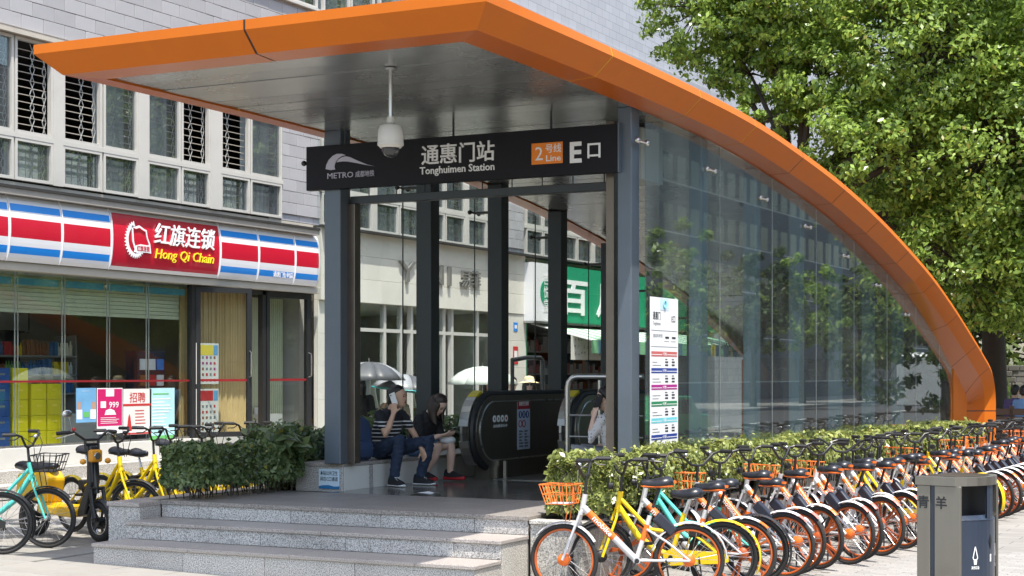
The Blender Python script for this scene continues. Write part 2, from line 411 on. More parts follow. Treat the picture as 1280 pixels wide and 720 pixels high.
# paving slabs near the camera: separate stones with recessed joints
def pane_in_view(x, y, z, mx=60):
    zc = .45399*-x + .89101*y; xc = .89101*x + .45399*y
    if zc < 2: return False
    px = 640 + 2040*xc/zc; py = 467 - 2040*(z-1.73)/zc
    return -mx < px < 1280+mx and py < 720+mx
def chamfer_box(w, d, h, c=.006):
    mb = MB(); a, b_ = w/2, d/2
    mb.rings([[(-a,-b_,-h),(a,-b_,-h),(a,b_,-h),(-a,b_,-h)], [(-a,-b_,-c),(a,-b_,-c),(a,b_,-c),(-a,b_,-c)],
              [(-a+c,-b_+c,0),(a-c,-b_+c,0),(a-c,b_-c,0),(-a+c,b_-c,0)]])
    return mb
slab_me = chamfer_box(.594, .594, .03).mesh('slab', 'slab'); pav_me = chamfer_box(.195, .095, .03, .004).mesh('paver', 'paver')
def in_steps(x, y): return (-10.75 < x < -5.7 and y > 11.5)
cnt = 0
for i in range(-28, -6):
    for j in range(14, 34):
        x, y = i*.6+.3, j*.6+.3
        if x > -5.9 or in_steps(x, y) or not pane_in_view(x, y, gz(x)) or x < -16.4: continue
        if y > 17.5 or cnt > 290: continue
        o = link('slab', slab_me, ground, (x, y, gz(x) + random.uniform(-.0015, .0015))); cnt += 1
        o.rotation_euler = (0, math.atan(.0207) if -11 < x < -4 else 0, 0)
cnt = 0; cand = []
for j in range(100, 330):
    for i in range(-30, -5):
        x, y = (i + .5*(j % 2))*.2, j*.1
        zc = .45399*-x + .89101*y; xc = .89101*x + .45399*y; px = 640 + 2040*xc/zc; py = 467 - 2040*(gz(x)-1.73)/zc
        if -5.8 < x < -1.0 and 640 < px < 1300 and py < 735 and py > 640 and px > 1010+(700-py)*-1.2: cand.append((zc, x, y))
cand.sort()
for zc, x, y in cand[:298]:
    o = link('paver', pav_me, ground, (x, y, gz(x) + random.uniform(-.002, .002)))
    o.rotation_euler = (0, math.atan(.0207) if x < -4 else 0, 0)
# kerb and carriageway beyond the right edge of the frame (they show in the glass)
mb = MB().box((2.2, -20, -.4), (2.36, 500, -.13)); k = struct('kerb', mb, 'granite_warm')
mb = MB().add([(2.36,-20,-.28),(16,-20,-.28),(16,500,-.28),(2.36,500,-.28)], [(0,1,2,3)]); struct('road', mb, 'asphalt')
mb = MB()
for y in range(-16, 240, 6): mb.box((9.0, y, -.277), (9.15, y+3, -.272))
struct('road_marking', mb, 'line_paint')
mb = MB().add([(16,-20,-.13),(140,-20,-.13),(140,500,-.13),(16,500,-.13)], [(0,1,2,3)]).box((15.86,-20,-.4),(16,500,-.126)); struct('far_pavement', mb, 'pavement_ground')
# stairwell
mb = MB()
mb.add([(HX0,HY0,.46),(HX0,HY1,.46),(HX0,HY1,-6),(HX0,HY0,-6)],[(0,1,2,3)]).add([(HX1,HY0,.46),(HX1,HY1,.46),(HX1,HY1,-6),(HX1,HY0,-6)],[(0,1,2,3)])
mb.add([(HX0,HY1,.46),(HX1,HY1,.46),(HX1,HY1,-6),(HX0,HY1,-6)],[(0,1,2,3)]).add([(HX0,HY0,.44),(HX1,HY0,.44),(HX1,HY0,-.2),(HX0,HY0,-.2)],[(0,1,2,3)])
mb.add([(HX0,HY0-.1,-.3),(HX1,HY0-.1,-.3),(HX1,HY1,-6),(HX0,HY1,-6)],[(0,1,2,3)])
struct('stairwell', mb, 'interior_wall')
# ------------------------------------------------------------------ entrance steps and platform
PZ = .49; XR, XL = -6.31, -10.32; YF = 12.69
st = thing('entrance_steps', 'three broad grey granite steps leading up to the metro entrance platform', 'steps', (-8.3, 11.71, 0))
def stones(y, x0, x1, z0, z1, w, matn='granite', off=0.):
    x = x0; first = True
    while x < x1 - .02:
        e = min(x1, x + (off if first and off else w*random.uniform(.8, 1.15)))
        if x1 - e < .25: e = x1
        bevel(MB().box((x+.002, y, z0), (e-.002, y+.03, z1)).build('riser_stone', matn, st), .003); x = e; first = False
def slabs(y0, y1, x0, x1, z, w=1.2, matn='granite_top'):
    x = x0
    while x < x1 - .02:
        e = min(x1, x + w*random.uniform(.9, 1.1))
        if x1 - e < .3: e = x1
        bevel(MB().box((x+.0015, y0, z-.035), (e-.0015, y1, z)).build('tread_slab', matn, st), .006, 2); x = e
Y1, Y2, Z1, Z2 = 11.71, 12.18, .162, .326
MB().box((XL+.03, Y1+.03, -.3), (XR-.03, YF+.1, Z1-.036)).box((XL+.03, Y2+.03, Z1-.02), (XR-.03, YF+.1, Z2-.036)).build('core', 'joint', st)
stones(Y1, XL, XR, -.2, Z1-.036, .95); stones(Y2, XL, XR, Z1+.001, Z2-.036, 1.0, off=.4); stones(YF, XL, XR, Z2+.001, PZ-.036, 1.05, off=.45)
slabs(Y1-.018, Y2-.001, XL-.01, XR+.012, Z1); slabs(Y2-.018, YF-.001, XL-.01, XR+.012, Z2)
for (y0, y1, z0, z1) in ((Y1+.032, Y2+.03, -.2, Z1-.036), (Y2+.032, YF, -.2, Z2-.036)):
    bevel(MB().box((XR-.03, y0, z0), (XR-.001, y1-.002, z1)).build('side_stone', 'granite_warm', st), .003)
    bevel(MB().box((XL+.001, y0, z0), (XL+.03, y1-.002, z1)).build('side_stone', 'granite', st), .003)
pl = thing('entrance_platform', 'grey paved platform under the orange canopy at the top of the steps', 'platform', (-8.3, 15, 0))
MB().box((XL+.02, YF+.031, -.3), (XR-.01, HY0-.05, PZ-.04)).box((XL+.02, HY0-.05, -.3), (HX0-.03, 30, PZ-.04)).box((HX1+.03, HY0-.05, -.3), (XR-.01, 30, PZ-.04)).build('core', 'joint', pl)
# edge course, outer paving and polished inner floor, stone by stone
def tiles(x0, x1, y0, y1, nx, ny, matn, stag=0):
    dx, dy = (x1-x0)/nx, (y1-y0)/ny
    for j in range(ny):
        for i in range(nx):
            o = MB().box((x0+i*dx+.0015, y0+j*dy+.0015, PZ-.038), (x0+(i+1)*dx-.0015, y0+(j+1)*dy-.0015, PZ + random.uniform(-.0008, .0008))).build('paving_stone', matn, pl)
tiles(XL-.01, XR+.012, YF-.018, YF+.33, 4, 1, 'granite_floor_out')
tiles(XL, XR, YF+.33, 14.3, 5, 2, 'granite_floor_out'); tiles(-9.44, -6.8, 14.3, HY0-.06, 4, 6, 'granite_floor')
for o in pl.children: 
    if o.name.startswith('paving'): bevel(o, .003)
# left kerb block with the hedge bed, right planter
kb = thing('granite_bed_edge', 'low dark granite block edging the shaded hedge bed, left of the steps', 'planter', (-10.6, 13, 0))
bevel(MB().box((-10.72, 12.38, -.1), (XL-.012, 12.42, PZ-.05)).build('front_stone', 'granite', kb), .004)
bevel(MB().box((-10.72, 12.422, -.1), (-10.68, 22, PZ-.05)).build('side_stone', 'granite', kb), .004)
bevel(MB().box((-10.735, 12.365, PZ-.049), (XL-.012, 12.72, PZ-.006)).build('coping', 'granite_top', kb), .006)
bevel(MB().box((-10.735, 12.722, PZ-.049), (-10.5, 22, PZ-.006)).build('coping', 'granite_top', kb), .006)
bevel(MB().box((-10.36, 12.424, Z1), (-10.334, 12.70, PZ-.05)).build('side_stone', 'granite', kb), .004)
MB().box((-10.66, 12.43, -.1), (XL-.05, 22, PZ-.06)).build('soil', 'soil', kb)
rp = thing('granite_planter', 'long low pale granite planter holding the sunlit hedge along the glass wall', 'planter', (-6, 13, 0))
PX = -5.8; PT = PZ-.03
x = XR+.016
for e in (-6.05, PX): bevel(MB().box((x, YF+.012, -.25), (e-.002, YF+.045, PT-.036)).build('front_stone', 'granite_warm', rp), .003); x = e+.002
y = YF+.046
while y < 30.4:
    e = min(30.4, y+1.1); bevel(MB().box((PX-.03, y, -.25), (PX, e-.004, PT-.036)).build('side_stone', 'granite_warm', rp), .003); y = e
bevel(MB().box((XR+.016, YF-.012, PT-.035), (PX+.015, YF+.16, PT)).build('coping', 'granite_warm', rp), .006, 2)
y = YF+.163
while y < 30.4:
    e = min(30.4, y+1.3); bevel(MB().box((PX-.12, y, PT-.035), (PX+.015, e-.004, PT)).build('coping', 'granite_warm', rp), .006, 2); y = e
MB().box((XR+.02, YF+.17, -.2), (PX-.04, 30.3, PT-.05)).build('soil', 'soil', rp)

# ------------------------------------------------------------------ canopy
CX0, CX1, CY = -10.05, -5.64, 10.65
TP = [(10.65,4.56),(13,4.56),(15.2,4.53),(16.9,4.47),(18.6,4.335),(20.4,4.14),(22.1,3.89),(23.6,3.62),(25.3,3.27),(26.9,2.85),(28.3,2.43),(29.4,2.08),(30.2,1.78),(30.52,1.4),(30.55,.95),(30.55,.3)]
def catmull(P, k=8):
    out = []
    for i in range(len(P)-1):
        p0, p1, p2, p3 = (np.array(P[max(0, min(len(P)-1, i+j))], float) for j in (-1, 0, 1, 2))
        for s in range(k):
            t = s/k; out.append(.5*((2*p1) + (-p0+p2)*t + (2*p0-5*p1+4*p2-p3)*t*t + (-p0+3*p1-3*p2+p3)*t**3))
    out.append(np.array(P[-1], float)); return np.array(out)
PR = catmull(TP); _d = np.r_[0, np.cumsum(np.linalg.norm(np.diff(PR, axis=0), axis=1))]; PLEN = _d[-1]
def prof(s):
    """point and outward normal of the roof line at arc length s"""
    y = np.interp(s, _d, PR[:, 0]); z = np.interp(s, _d, PR[:, 1]); e = .15
    ty = np.interp(min(s+e, PLEN), _d, PR[:, 0]) - np.interp(max(s-e, 0), _d, PR[:, 0]); tz = np.interp(min(s+e, PLEN), _d, PR[:, 1]) - np.interp(max(s-e, 0), _d, PR[:, 1])
    l = math.hypot(ty, tz); return y, z, -tz/l, ty/l
def s_of_y(Y): return float(np.interp(Y, PR[:-20, 0], _d[:-20])) if Y < PR[-21, 0] else float(_d[-20])
def ceil_z(Y, off=.27):
    best = None
    ss = np.linspace(0, PLEN-1.5, 300); pts = []
    for s in ss:
        y, z, ny, nz = prof(s); pts.append((y-ny*off, z-nz*off))
    pts = np.array(pts); return float(np.interp(Y, pts[:, 0], pts[:, 1]))
CEIL = {}
def ceilz(Y, off=.27):
    k = (round(Y, 3), off)
    if k not in CEIL: CEIL[k] = ceil_z(Y, off)
    return CEIL[k]
SEC = [(0, 0), (0, .08), (.17, .245), (.43, .262), (.43, .06)]           # (inward, below the roof line)
cp = thing('metro_canopy', 'orange curved metro entrance canopy sweeping down to the ground with glass sides', 'canopy', (-7.85, 20, 0))
def side_ring(s, side):
    y, z, ny, nz = prof(s); r = []
    grow = 1 + 2.6*max(0, (s - 14)/(PLEN - 14))**2
    for k, (dx, n) in enumerate(SEC):
        n2 = n*grow if k == 3 else n
        if k == 0: dx = .022*min(1, s/2)
        X = CX1 - dx if side > 0 else CX0 + dx
        r.append((X, y - ny*n2, z - nz*n2))
    return r
def mitre_ring(side): return [((CX1 - dx if side > 0 else CX0 + dx), CY + dx, TP[0][1] - n) for dx, n in SEC]
SEAMS = [s_of_y(v) for v in (13.0, 15.19, 16.88, 18.6, 20.4, 22.1, 23.8, 25.5, 27.2, 28.75)] + [s_of_y(29.9), PLEN - .75, PLEN]
for side in (1, -1):
    s0 = 0
    for q, s1 in enumerate(SEAMS):
        a, b_ = s0 + (.010 if q else 0), s1 - .010; n = max(2, int((b_-a)/.16)+1)
        rings = [mitre_ring(side)] if q == 0 else []
        lo = a if q else .5
        rings += [side_ring(s, side) for s in np.linspace(lo, b_, n)]
        mb = MB(); k = len(SEC); mb.rings(rings)
        for i in range(len(rings)-1):
            mb.m[i*k+1] = 0; mb.m[i*k+2] = 1
        o = mb.build('fascia_panel', ['orange', 'orange_rim'], cp, True)
        MB().rings([[(p[0]+(.003 if side < 0 else -.003), p[1], p[2]+(.002 if kk in (2, 3) else 0)) for kk, p in enumerate(side_ring(s, side))] for s in (s1-.014, s1+.014)] if q < len(SEAMS)-1 else [side_ring(PLEN-.02, side), side_ring(PLEN-.01, side)]).build('seam', 'seal_yellow' if q < 3 else 'frame_black', cp)
        s0 = s1
XM = -7.83
for a, b_ in (((CX0, 1), (XM-.012, 0)), ((XM+.012, 0), (CX1, -1))):
    rings = [[(x0 + sg*dx, CY + dx, TP[0][1] - n) for dx, n in SEC] for x0, sg in (a, b_)]
    mb = MB().rings(rings); mb.m[2] = 1
    mb.build('fascia_panel', ['orange', 'orange_rim'], cp)
MB().rings([[(x0, CY + dx + .008, TP[0][1] - n + .003) for dx, n in SEC] for x0 in (XM-.03, XM+.03)]).build('seam', 'frame_black', cp)
# roof sheet
rows = []
for s in np.linspace(.05, PLEN, 70):
    y, z, ny, nz = prof(s); rows.append([(CX0+.02, y-ny*.05, z-nz*.05), (CX1-.02, y-ny*.05, z-nz*.05)])
mb = MB(); 
for i in range(len(rows)-1): mb.add([rows[i][0], rows[i][1], rows[i+1][1], rows[i+1][0]], [(0,1,2,3)])
mb.build('roof_sheet', 'roof_top', cp)
# ceiling: metal strips across the width
s = .47
while s < PLEN - 1.2:
    e = s + .36; y0, z0, ny0, nz0 = prof(s+.004); y1, z1, ny1, nz1 = prof(e-.004); j0, j1 = random.uniform(-.004, .004), random.uniform(-.004, .004)
    a0, a1 = .245+j0, .245+j1
    x0, x1 = CX0+.432, CX1-.432
    P = lambda y, z, ny, nz, o, x: (x, y-ny*o, z-nz*o)
    vs = [P(y0,z0,ny0,nz0,a0,x0), P(y0,z0,ny0,nz0,a0,x1), P(y1,z1,ny1,nz1,a1,x1), P(y1,z1,ny1,nz1,a1,x0),
          P(y0,z0,ny0,nz0,a0-.02,x0), P(y0,z0,ny0,nz0,a0-.02,x1), P(y1,z1,ny1,nz1,a1-.02,x1), P(y1,z1,ny1,nz1,a1-.02,x0)]
    MB().add(vs, [(0,3,2,1),(4,5,6,7),(0,1,5,4),(1,2,6,5),(2,3,7,6),(3,0,4,7)]).build('ceiling_strip', 'soffit', cp); s = e
# columns
COLY = [14.6, 16.52, 18.3, 20.05, 21.82, 23.55, 25.3]
for i, Y in enumerate(COLY):
    top = ceilz(Y+.1) + (.03 if i < 4 else -.02)
    bevel(MB().box((-9.62, Y-.1, .776), (-9.42, Y+.1, top)).build('column', 'steel_blue' if i == 0 else 'steel_dark', cp), .006)
    bevel(MB().box((-6.245, Y-.1, PZ), (-6.1, Y+.1, top)).build('column', 'steel_blue' if i == 0 else 'steel_sunlit', cp), .006)
    for side, xg, xc in ((1, -6.035, -6.1), (-1, -9.86, -9.62)):
        for z in ([ceilz(Y+.2) - .30] + []):
            f = MB().tube([(xc, Y, z), (xg, Y, z)], .018, 8)
            f.tube([(xg, Y-.14, z), (xg, Y+.14, z)], .013, 6)
            for d in (-.12, .12): f.ell((xg + side*.004, Y+d, z), (.03, .03, .03), 10, 6)
            f.build('glass_fitting', 'steel' if side > 0 else 'black_paint', cp, True)
# glass panes
def pane(xg, y0, y1, zb, name='glass_pane', matn='glass_side', off=.275):
    n = 6; top = [(y0 + (y1-y0)*k/n, ceilz(y0 + (y1-y0)*k/n, off)) for k in range(n+1)]
    poly = [(y0, zb), (y1, zb)] + top[::-1]
    MB().prism(poly, lambda u, v: (xg-.005, u, v), lambda u, v: (xg+.005, u, v)).build(name, matn, cp)
RG = [14.72, 16.85, 18.68, 20.5, 22.32, 24.16, 26.0, 27.7, 28.7]
for a, b_ in zip(RG[:-1], RG[1:]): pane(-6.05, a+.006, b_-.006, PZ-.02)
for a, b_ in zip([14.72]+COLY[1:], COLY[1:]+[27.2]): pane(-9.86, a+.006, b_-.006, .775, matn='glass_clear')
for y in RG[1:-1]: MB().box((-6.056, y-.006, PZ), (-6.046, y+.006, ceilz(y, .29))).build('pane_joint', 'lattice', cp)
for y in COLY[1:6]: MB().box((-9.864, y-.006, .78), (-9.852, y+.006, ceilz(y, .29))).build('pane_joint', 'steel_dark', cp)
for xg in (-6.05, -9.86): MB().prism([(28.71,.4),(30.25,.4),(30.25,1.25),(29.95,1.7),(29.3,2.0),(28.71,ceilz(28.71,.3))], lambda u, v: (xg-.02, u, v), lambda u, v: (xg+.02, u, v)).build('end_panel', 'orange', cp)
# recessed lamp discs in the ceiling
for (x, y) in ((-6.9, 17.2), (-7.9, 17.2), (-6.9, 20.3)):
    z = ceilz(y, .27); MB().lathe([(.11, z+.02), (.11, z-.008), (.09, z-.012)], 20, (x, y, 0)).build('ceiling_lamp', 'white_paint', cp, True)
# white duct box behind the first pane
bevel(MB().box((-6.75, 15.32, 3.70), (-6.33, 15.9, ceilz(15.6)-.02)).build('duct_box', 'white_paint', cp), .005)
# inner door frame and lintel rail
fr = thing('shutter_frame', 'dark steel shutter frame with hanging rail below the station sign', 'frame', (-7.9, 14.75, PZ))
bevel(MB().box((-9.4, 14.66, 3.53), (-6.43, 14.78, 3.61)).build('rail', 'steel_dark', fr), .004)
for x0, x1 in ((-9.43, -9.33), (-6.43, -6.34)):
    bevel(MB().box((x0+(0 if x0 > -7 else .0), 14.64, .776 if x0 < -7 else PZ), (x1, 14.76, 3.529 if x0 < -7 else 4.2)).build('post', 'steel_brown', fr), .004)
for i in range(9): MB().tube([(-9.2+i*.34, 14.72, 3.605), (-9.2+i*.34, 14.72, 3.8)], .006, 6).build('hanger', 'steel_dark', fr)
MB().box((-9.42, 14.70, 3.8), (-6.44, 14.76, 3.84)).build('hanger_beam', 'steel_dark', fr)

# ------------------------------------------------------------------ station sign
sg = thing('station_sign', 'long black station name board hanging across the entrance', 'sign', (-8, 14.5, 3.67))
bevel(MB().box((-9.81, 14.44, 3.67), (-6.22, 14.53, 4.135)).build('board', 'sign_board', sg), .004)
MB().box((-6.216, 14.435, 3.668), (-6.2, 14.535, 4.14)).build('end_cap', 'steel_blue', sg)
RX, UZ = (1,0,0), (0,0,1); SY = 14.4395
text_mb('通惠门站', .215, (-7.97, SY, 3.878), RX, UZ, .012, .011, fit=.84).build('name_lettering', 'letter_white', sg)
text_mb('Tonghuimen Station', .105, (-7.98, SY, 3.765), RX, UZ, .008, .012, fit=.86).build('name_lettering', 'letter_white', sg)
bevel(MB().box((-7.14, SY-.006, 3.79), (-6.8, SY+.003, 4.0)).build('line_badge', 'sign_orange', sg), .003)
text_mb('2', .19, (-7.055, SY-.0065, 3.83), RX, UZ, .003, .0).build('badge_lettering', 'letter_white', sg)
text_mb('号线', .092, (-6.9, SY-.0065, 3.905), RX, UZ, .003, .008, fit=.17).build('badge_lettering', 'letter_white', sg)
text_mb('Line', .085, (-6.9, SY-.0065, 3.815), RX, UZ, .003, .01, fit=.16).build('badge_lettering', 'letter_white', sg)
text_mb('E', .275, (-6.665, SY, 3.79), RX, UZ, .008, .03).build('exit_lettering', 'letter_white', sg)
text_mb('口', .175, (-6.465, SY, 3.83), RX, UZ, .008, .015).build('exit_lettering', 'letter_white', sg)
text_mb('METRO', .085, (-9.38, SY, 3.782), RX, UZ, .005, .0, fit=.32).build('logo_lettering', 'logo_grey', sg)
text_mb('成都地铁', .07, (-9.075, SY, 3.785), RX, UZ, .005, .0, fit=.23).build('logo_lettering', 'logo_grey', sg)
def shp(poly): return MB().prism(poly, lambda u, v: (u, SY+.001, v), lambda u, v: (u, SY-.006, v))
shp([(-9.56,3.885),(-9.55,3.93),(-9.52,3.98),(-9.47,4.02),(-9.42,4.038),(-9.36,4.035),(-9.31,4.018),(-9.36,4.01),(-9.40,3.99),(-9.43,3.96),(-9.445,3.93),(-9.45,3.90),(-9.44,3.875),(-9.50,3.872)]).build('logo', 'logo_grey', sg)
shp([(-9.425,3.95),(-9.40,3.978),(-9.36,3.998),(-9.31,4.006),(-9.26,3.995),(-9.16,3.95),(-9.05,3.905),(-8.95,3.88),(-9.08,3.905),(-9.2,3.932),(-9.29,3.95),(-9.35,3.955)]).build('logo', 'logo_grey', sg)
for x in (-9.35, -8.05, -6.95): MB().tube([(x, 14.49, 4.13), (x, 14.49, 4.325)], .012, 8).build('hanger_rod', 'steel_dark', sg)

# ------------------------------------------------------------------ dome camera
dc = thing('dome_camera', 'cream dome security camera hanging on a pole in front of the sign', 'camera', (-7.18, 11.83, 3.57))
c = (-7.18, 11.83, 0)
MB().tube([(c[0], c[1], 4.31), (c[0], c[1], 3.86)], .018, 10).lathe([(.05, 4.312), (.05, 4.295), (.02, 4.29)], 16, c).build('pole', 'steel', dc, True)
MB().lathe([(.03,3.9),(.035,3.85),(.05,3.84),(.088,3.825),(.104,3.79),(.109,3.74),(.11,3.69),(.108,3.68)], 28, c).build('housing', 'cam_white', dc, True)
MB().lathe([(.112,3.681),(.112,3.66),(.098,3.65),(.088,3.637)], 28, c).build('collar', 'cam_white', dc, True)
MB().lathe([(.076,3.637),(.075,3.62),(.066,3.595),(.05,3.575),(.025,3.563),(.004,3.56)], 24, c).build('dome', 'dome_glass', dc, True)

# ------------------------------------------------------------------ benches
def bench(name, label, x0, x1, y0, y1, face, mi):
    b_ = thing(name, label, 'bench', ((x0+x1)/2, y0, PZ))
    bevel(MB().box((x0+.02, y0+.02, PZ-.03), (x1-.02, y1-.02, .738)).build('core', 'joint', b_), .003)
    bevel(MB().box((x0-.0, y0-.012, .74), (x1+.012, y1, .775)).build('top_slab', 'granite_top', b_), .005, 2)
    bevel(MB().box((x0, y0-.001, PZ-.02), (x1, y0+.018, .739)).build('front_stone', 'granite', b_), .003)
    y = y0+.02; i = 0
    fx = x1 if face > 0 else x0
    while y < y1-.05:
        wdt = (.50, .09, .44, .46, .5, .5, .5, .5, .5, .5)[i % 10]; e = min(y1, y+wdt)
        bevel(MB().box((fx-.018*face, y+.003, PZ-.02), (fx+.001*face, e-.003, .739)).build('face_tile', 'granite' if i == 1 else 'white_tile', b_), .002); y = e; i += 1
    return b_
bench('stone_bench', 'low white tiled bench with granite top under the left glass wall', -10.05, -9.45, 14.6, 22, 1, 0)
bench('stone_bench', 'low tiled bench hidden behind the right steel column', -6.75, -6.26, 14.75, 20, -1, 0)
nb = thing('notice_plate', 'small blue and white restroom notice on the granite bench end', 'sign', (-9.61, 14.59, .6))
MB().box((-9.745, 14.583, .505), (-9.485, 14.588, .715)).build('plate', 'notice_blue' if 'notice_blue' in MATS else 'letter_white', nb)
mat('notice_pale', (.55, .68, .78), .4); mat('notice_deep', (.02, .16, .36), .4); mat('ink', (.012, .013, .016), .5); mat('ink_grey', (.2, .21, .22), .5)
nb.children[0].data.materials[0] = MATS['notice_pale']
text_mb('本站公共卫生', .05, (-9.615, 14.5825, .652), RX, UZ, .001, .012, fit=.22).build('lettering', 'ink', nb)
text_mb('间在C口通道', .05, (-9.615, 14.5825, .59), RX, UZ, .001, .012, fit=.22).build('lettering', 'ink', nb)
MB().prism([(-9.745,.505),(-9.485,.505),(-9.485,.535),(-9.55,.53),(-9.62,.545),(-9.70,.54),(-9.745,.53)], lambda u, v: (u,14.5825,v), lambda u, v: (u,14.581,v)).build('wave', 'notice_deep', nb)

# ------------------------------------------------------------------ escalator and railings
ec = thing('escalator', 'dark steel escalator with black handrail going down inside the entrance', 'escalator', (-8.45, 17, PZ))
def balustrade(x, thick, ystart, zt, zb):
    """rounded solid side panel and the black handrail loop round its end"""
    r = (zt - zb)/2; cy, cz = ystart + r, (zt+zb)/2
    arc = [(cy - r*math.sin(a), cz + r*math.cos(a)) for a in np.linspace(0, math.pi, 17)]
    far = [(20.6, zb), (26, zb-3.1), (26, zt-3.1), (20.6, zt)]
    poly = arc + [(19.9, zb)] + far + [(19.9, zt)]
    MB().prism(poly, lambda u, v: (x-thick/2, u, v), lambda u, v: (x+thick/2, u, v)).build('side_panel', 'esc_panel', ec)
    lp = [(cy - (r+.012)*math.sin(a), cz + (r+.012)*math.cos(a)) for a in np.linspace(0, math.pi*.93, 22)]
    path = [(x, 26, zt-3.09), (x, 20.6, zt+.012), (x, 19.9, zt+.012)] + [(x, u, v) for u, v in lp]
    MB().tube(path, .042, 8, flat=1.0).build('handrail', 'rubber', ec, True)
    i2 = [(cy - (r-.075)*math.sin(a), cz + (r-.075)*math.cos(a)) for a in np.linspace(0, math.pi, 22)]
    sd_ = x + thick/2 + .003
    MB().tube([(sd_, 19.9, zt-.075)] + [(sd_, u, v) for u, v in i2] + [(sd_, 19.9, zb+.075)], .011, 6).build('trim', 'steel', ec, True)
    st_ = [(cy - (r+.055)*math.sin(a), cz + (r+.055)*math.cos(a)) for a in np.linspace(.55, 2.5, 12)]
    mb = MB()
    for (u0, v0), (u1, v1) in zip(st_[:-1], st_[1:]): mb.bar((x-.085, u0, v0), (x-.085, u1, v1), .12, .03)
    mb.build('newel_cover', 'steel_brushed', ec)
    MB().box((x-.15, ystart+.33, PZ+.001), (x+thick/2-.01, 19.9, zb+.02)).build('skirt', 'esc_panel', ec)
balustrade(-8.92, .12, 16.50, 1.475, .64); balustrade(-8.02, .12, 17.25, 1.475, .64)
MB().box((-8.86, 16.9, PZ+.001), (-8.1, HY0-.02, PZ+.006)).build('comb_plate', 'steel_brushed', ec)
for i in range(10): MB().box((-8.84, HY0+i*.4, PZ-.02-.2*i-.03), (-8.12, HY0+.395+i*.4, PZ-.02-.2*i)).build('tread', 'steel_brushed', ec)
MB().box((-8.83, 17.1, PZ), (-8.79, 17.14, .70)).build('foot_post', 'steel', ec)
mat('stick_white', (.50, .56, .66), .45); mat('stick_red', (.33, .012, .02), .45); mat('stick_blue', (.012, .05, .22), .45); mat('esc_yellow', (.6, .48, .02), .5)
ex = -8.857
stk = MB().box((ex, 17.52, .815), (ex+.003, 17.86, 1.41)).build('safety_sticker', 'stick_white', ec)
MB().box((ex+.0035, 17.52, 1.30), (ex+.005, 17.86, 1.412)).build('header', 'stick_red', stk)
DY = (0, 1, 0)
text_mb('乘梯安全须知', .06, (ex+.0055, 17.69, 1.345), DY, UZ, .001, .01, fit=.26).build('lettering', 'letter_white', stk)
ic = MB(); ir = MB(); il = MB()
for k in range(3):
    ic.lathe([(.045, ex+.0035), (.045, ex+.005)], 16, (0, 17.595+k*.095, 1.235), 'x')
    if k < 2: ir.torus(.04, .006, (ex+.004, 17.595+k*.095, 1.125), 'x', 20, 6)
    il.box((ex+.0055, 17.587+k*.095, 1.21), (ex+.0065, 17.603+k*.095, 1.262))
ic.build('icons', 'stick_blue', stk); ir.build('icons', 'stick_red', stk); il.build('icons', 'letter_white', stk)
tx = MB()
for r_ in range(6):
    for q in range(2):
        for u in range(2): tx.box((ex+.0035, 17.56+q*.15, 1.035-r_*.036-u*.012), (ex+.0045, 17.56+q*.15+random.uniform(.05, .12), 1.043-r_*.036-u*.012))
tx.build('small_print', 'ink', stk)
for k, cl in enumerate(('ink_grey', 'ink_grey', 'ink_grey', 'stick_red')):
    MB().lathe([(.042, ex), (.042, ex+.002)], 18, (0, 16.93+k*.1, 1.2), 'x').build('round_mark', 'letter_white' if k < 3 else 'letter_white', ec)
    MB().box((ex+.002, 16.915+k*.1, 1.185), (ex+.003, 16.945+k*.1, 1.215)).build('round_mark', cl, ec)
text_mb('请勿携带行李', .04, (ex, 17.08, 1.10), DY, UZ, .002, 0, fit=.36).build('lettering', 'letter_white', ec)
for x, ys in ((-8.92, 16.50), (-8.02, 17.25)):
    r_ = .4175; c_ = (ys+r_, 1.0575); mb = MB()
    pts = [(c_[0]-(r_+.058)*math.sin(a), c_[1]+(r_+.058)*math.cos(a)) for a in np.linspace(.25, .6, 5)]
    for p, q in zip(pts[:-1], pts[1:]): mb.bar((x-.085, p[0], p[1]), (x-.085, q[0], q[1]), .115, .032)
    mb.build('warning_band', 'esc_yellow', ec)
ra = thing('steel_railing', 'thick curved stainless railing beside the escalator near the right column', 'railing', (-7.2, 16, PZ))
MB().tube([(-7.48,16,PZ),(-7.48,16,1.58),(-7.465,16,1.64),(-7.42,16,1.685),(-7.36,16,1.70),(-6.6,16,1.70)], .03, 12).build('top_rail', 'steel', ra, True)
MB().tube([(-7.1,16,PZ),(-7.1,16,1.66)], .02, 10).build('post', 'steel', ra, True)
for z in (1.28, 1.05, .8): MB().tube([(-7.46,16,z),(-6.6,16,z)], .011, 8).build('cross_bar', 'steel', ra, True)
br_ = thing('black_pipe_rail', 'black angled pipe handrail standing outside behind the left glass', 'railing', (-11.0, 21.9, 0))
MB().tube([(-11.0,21.6,1.93),(-11.0,22.05,1.97),(-10.98,22.5,1.97),(-10.97,22.56,1.93),(-10.97,22.56,0)], .035, 10).build('pipe', 'black_paint', br_, True)
MB().lathe([(.08,.0),(.08,.02)], 14, (-10.97,22.56,0)).build('base_plate', 'black_paint', br_)
MB().tube([(-11.0,21.6,1.93),(-11.0,21.6,0)], .03, 10).build('pipe', 'black_paint', br_, True)

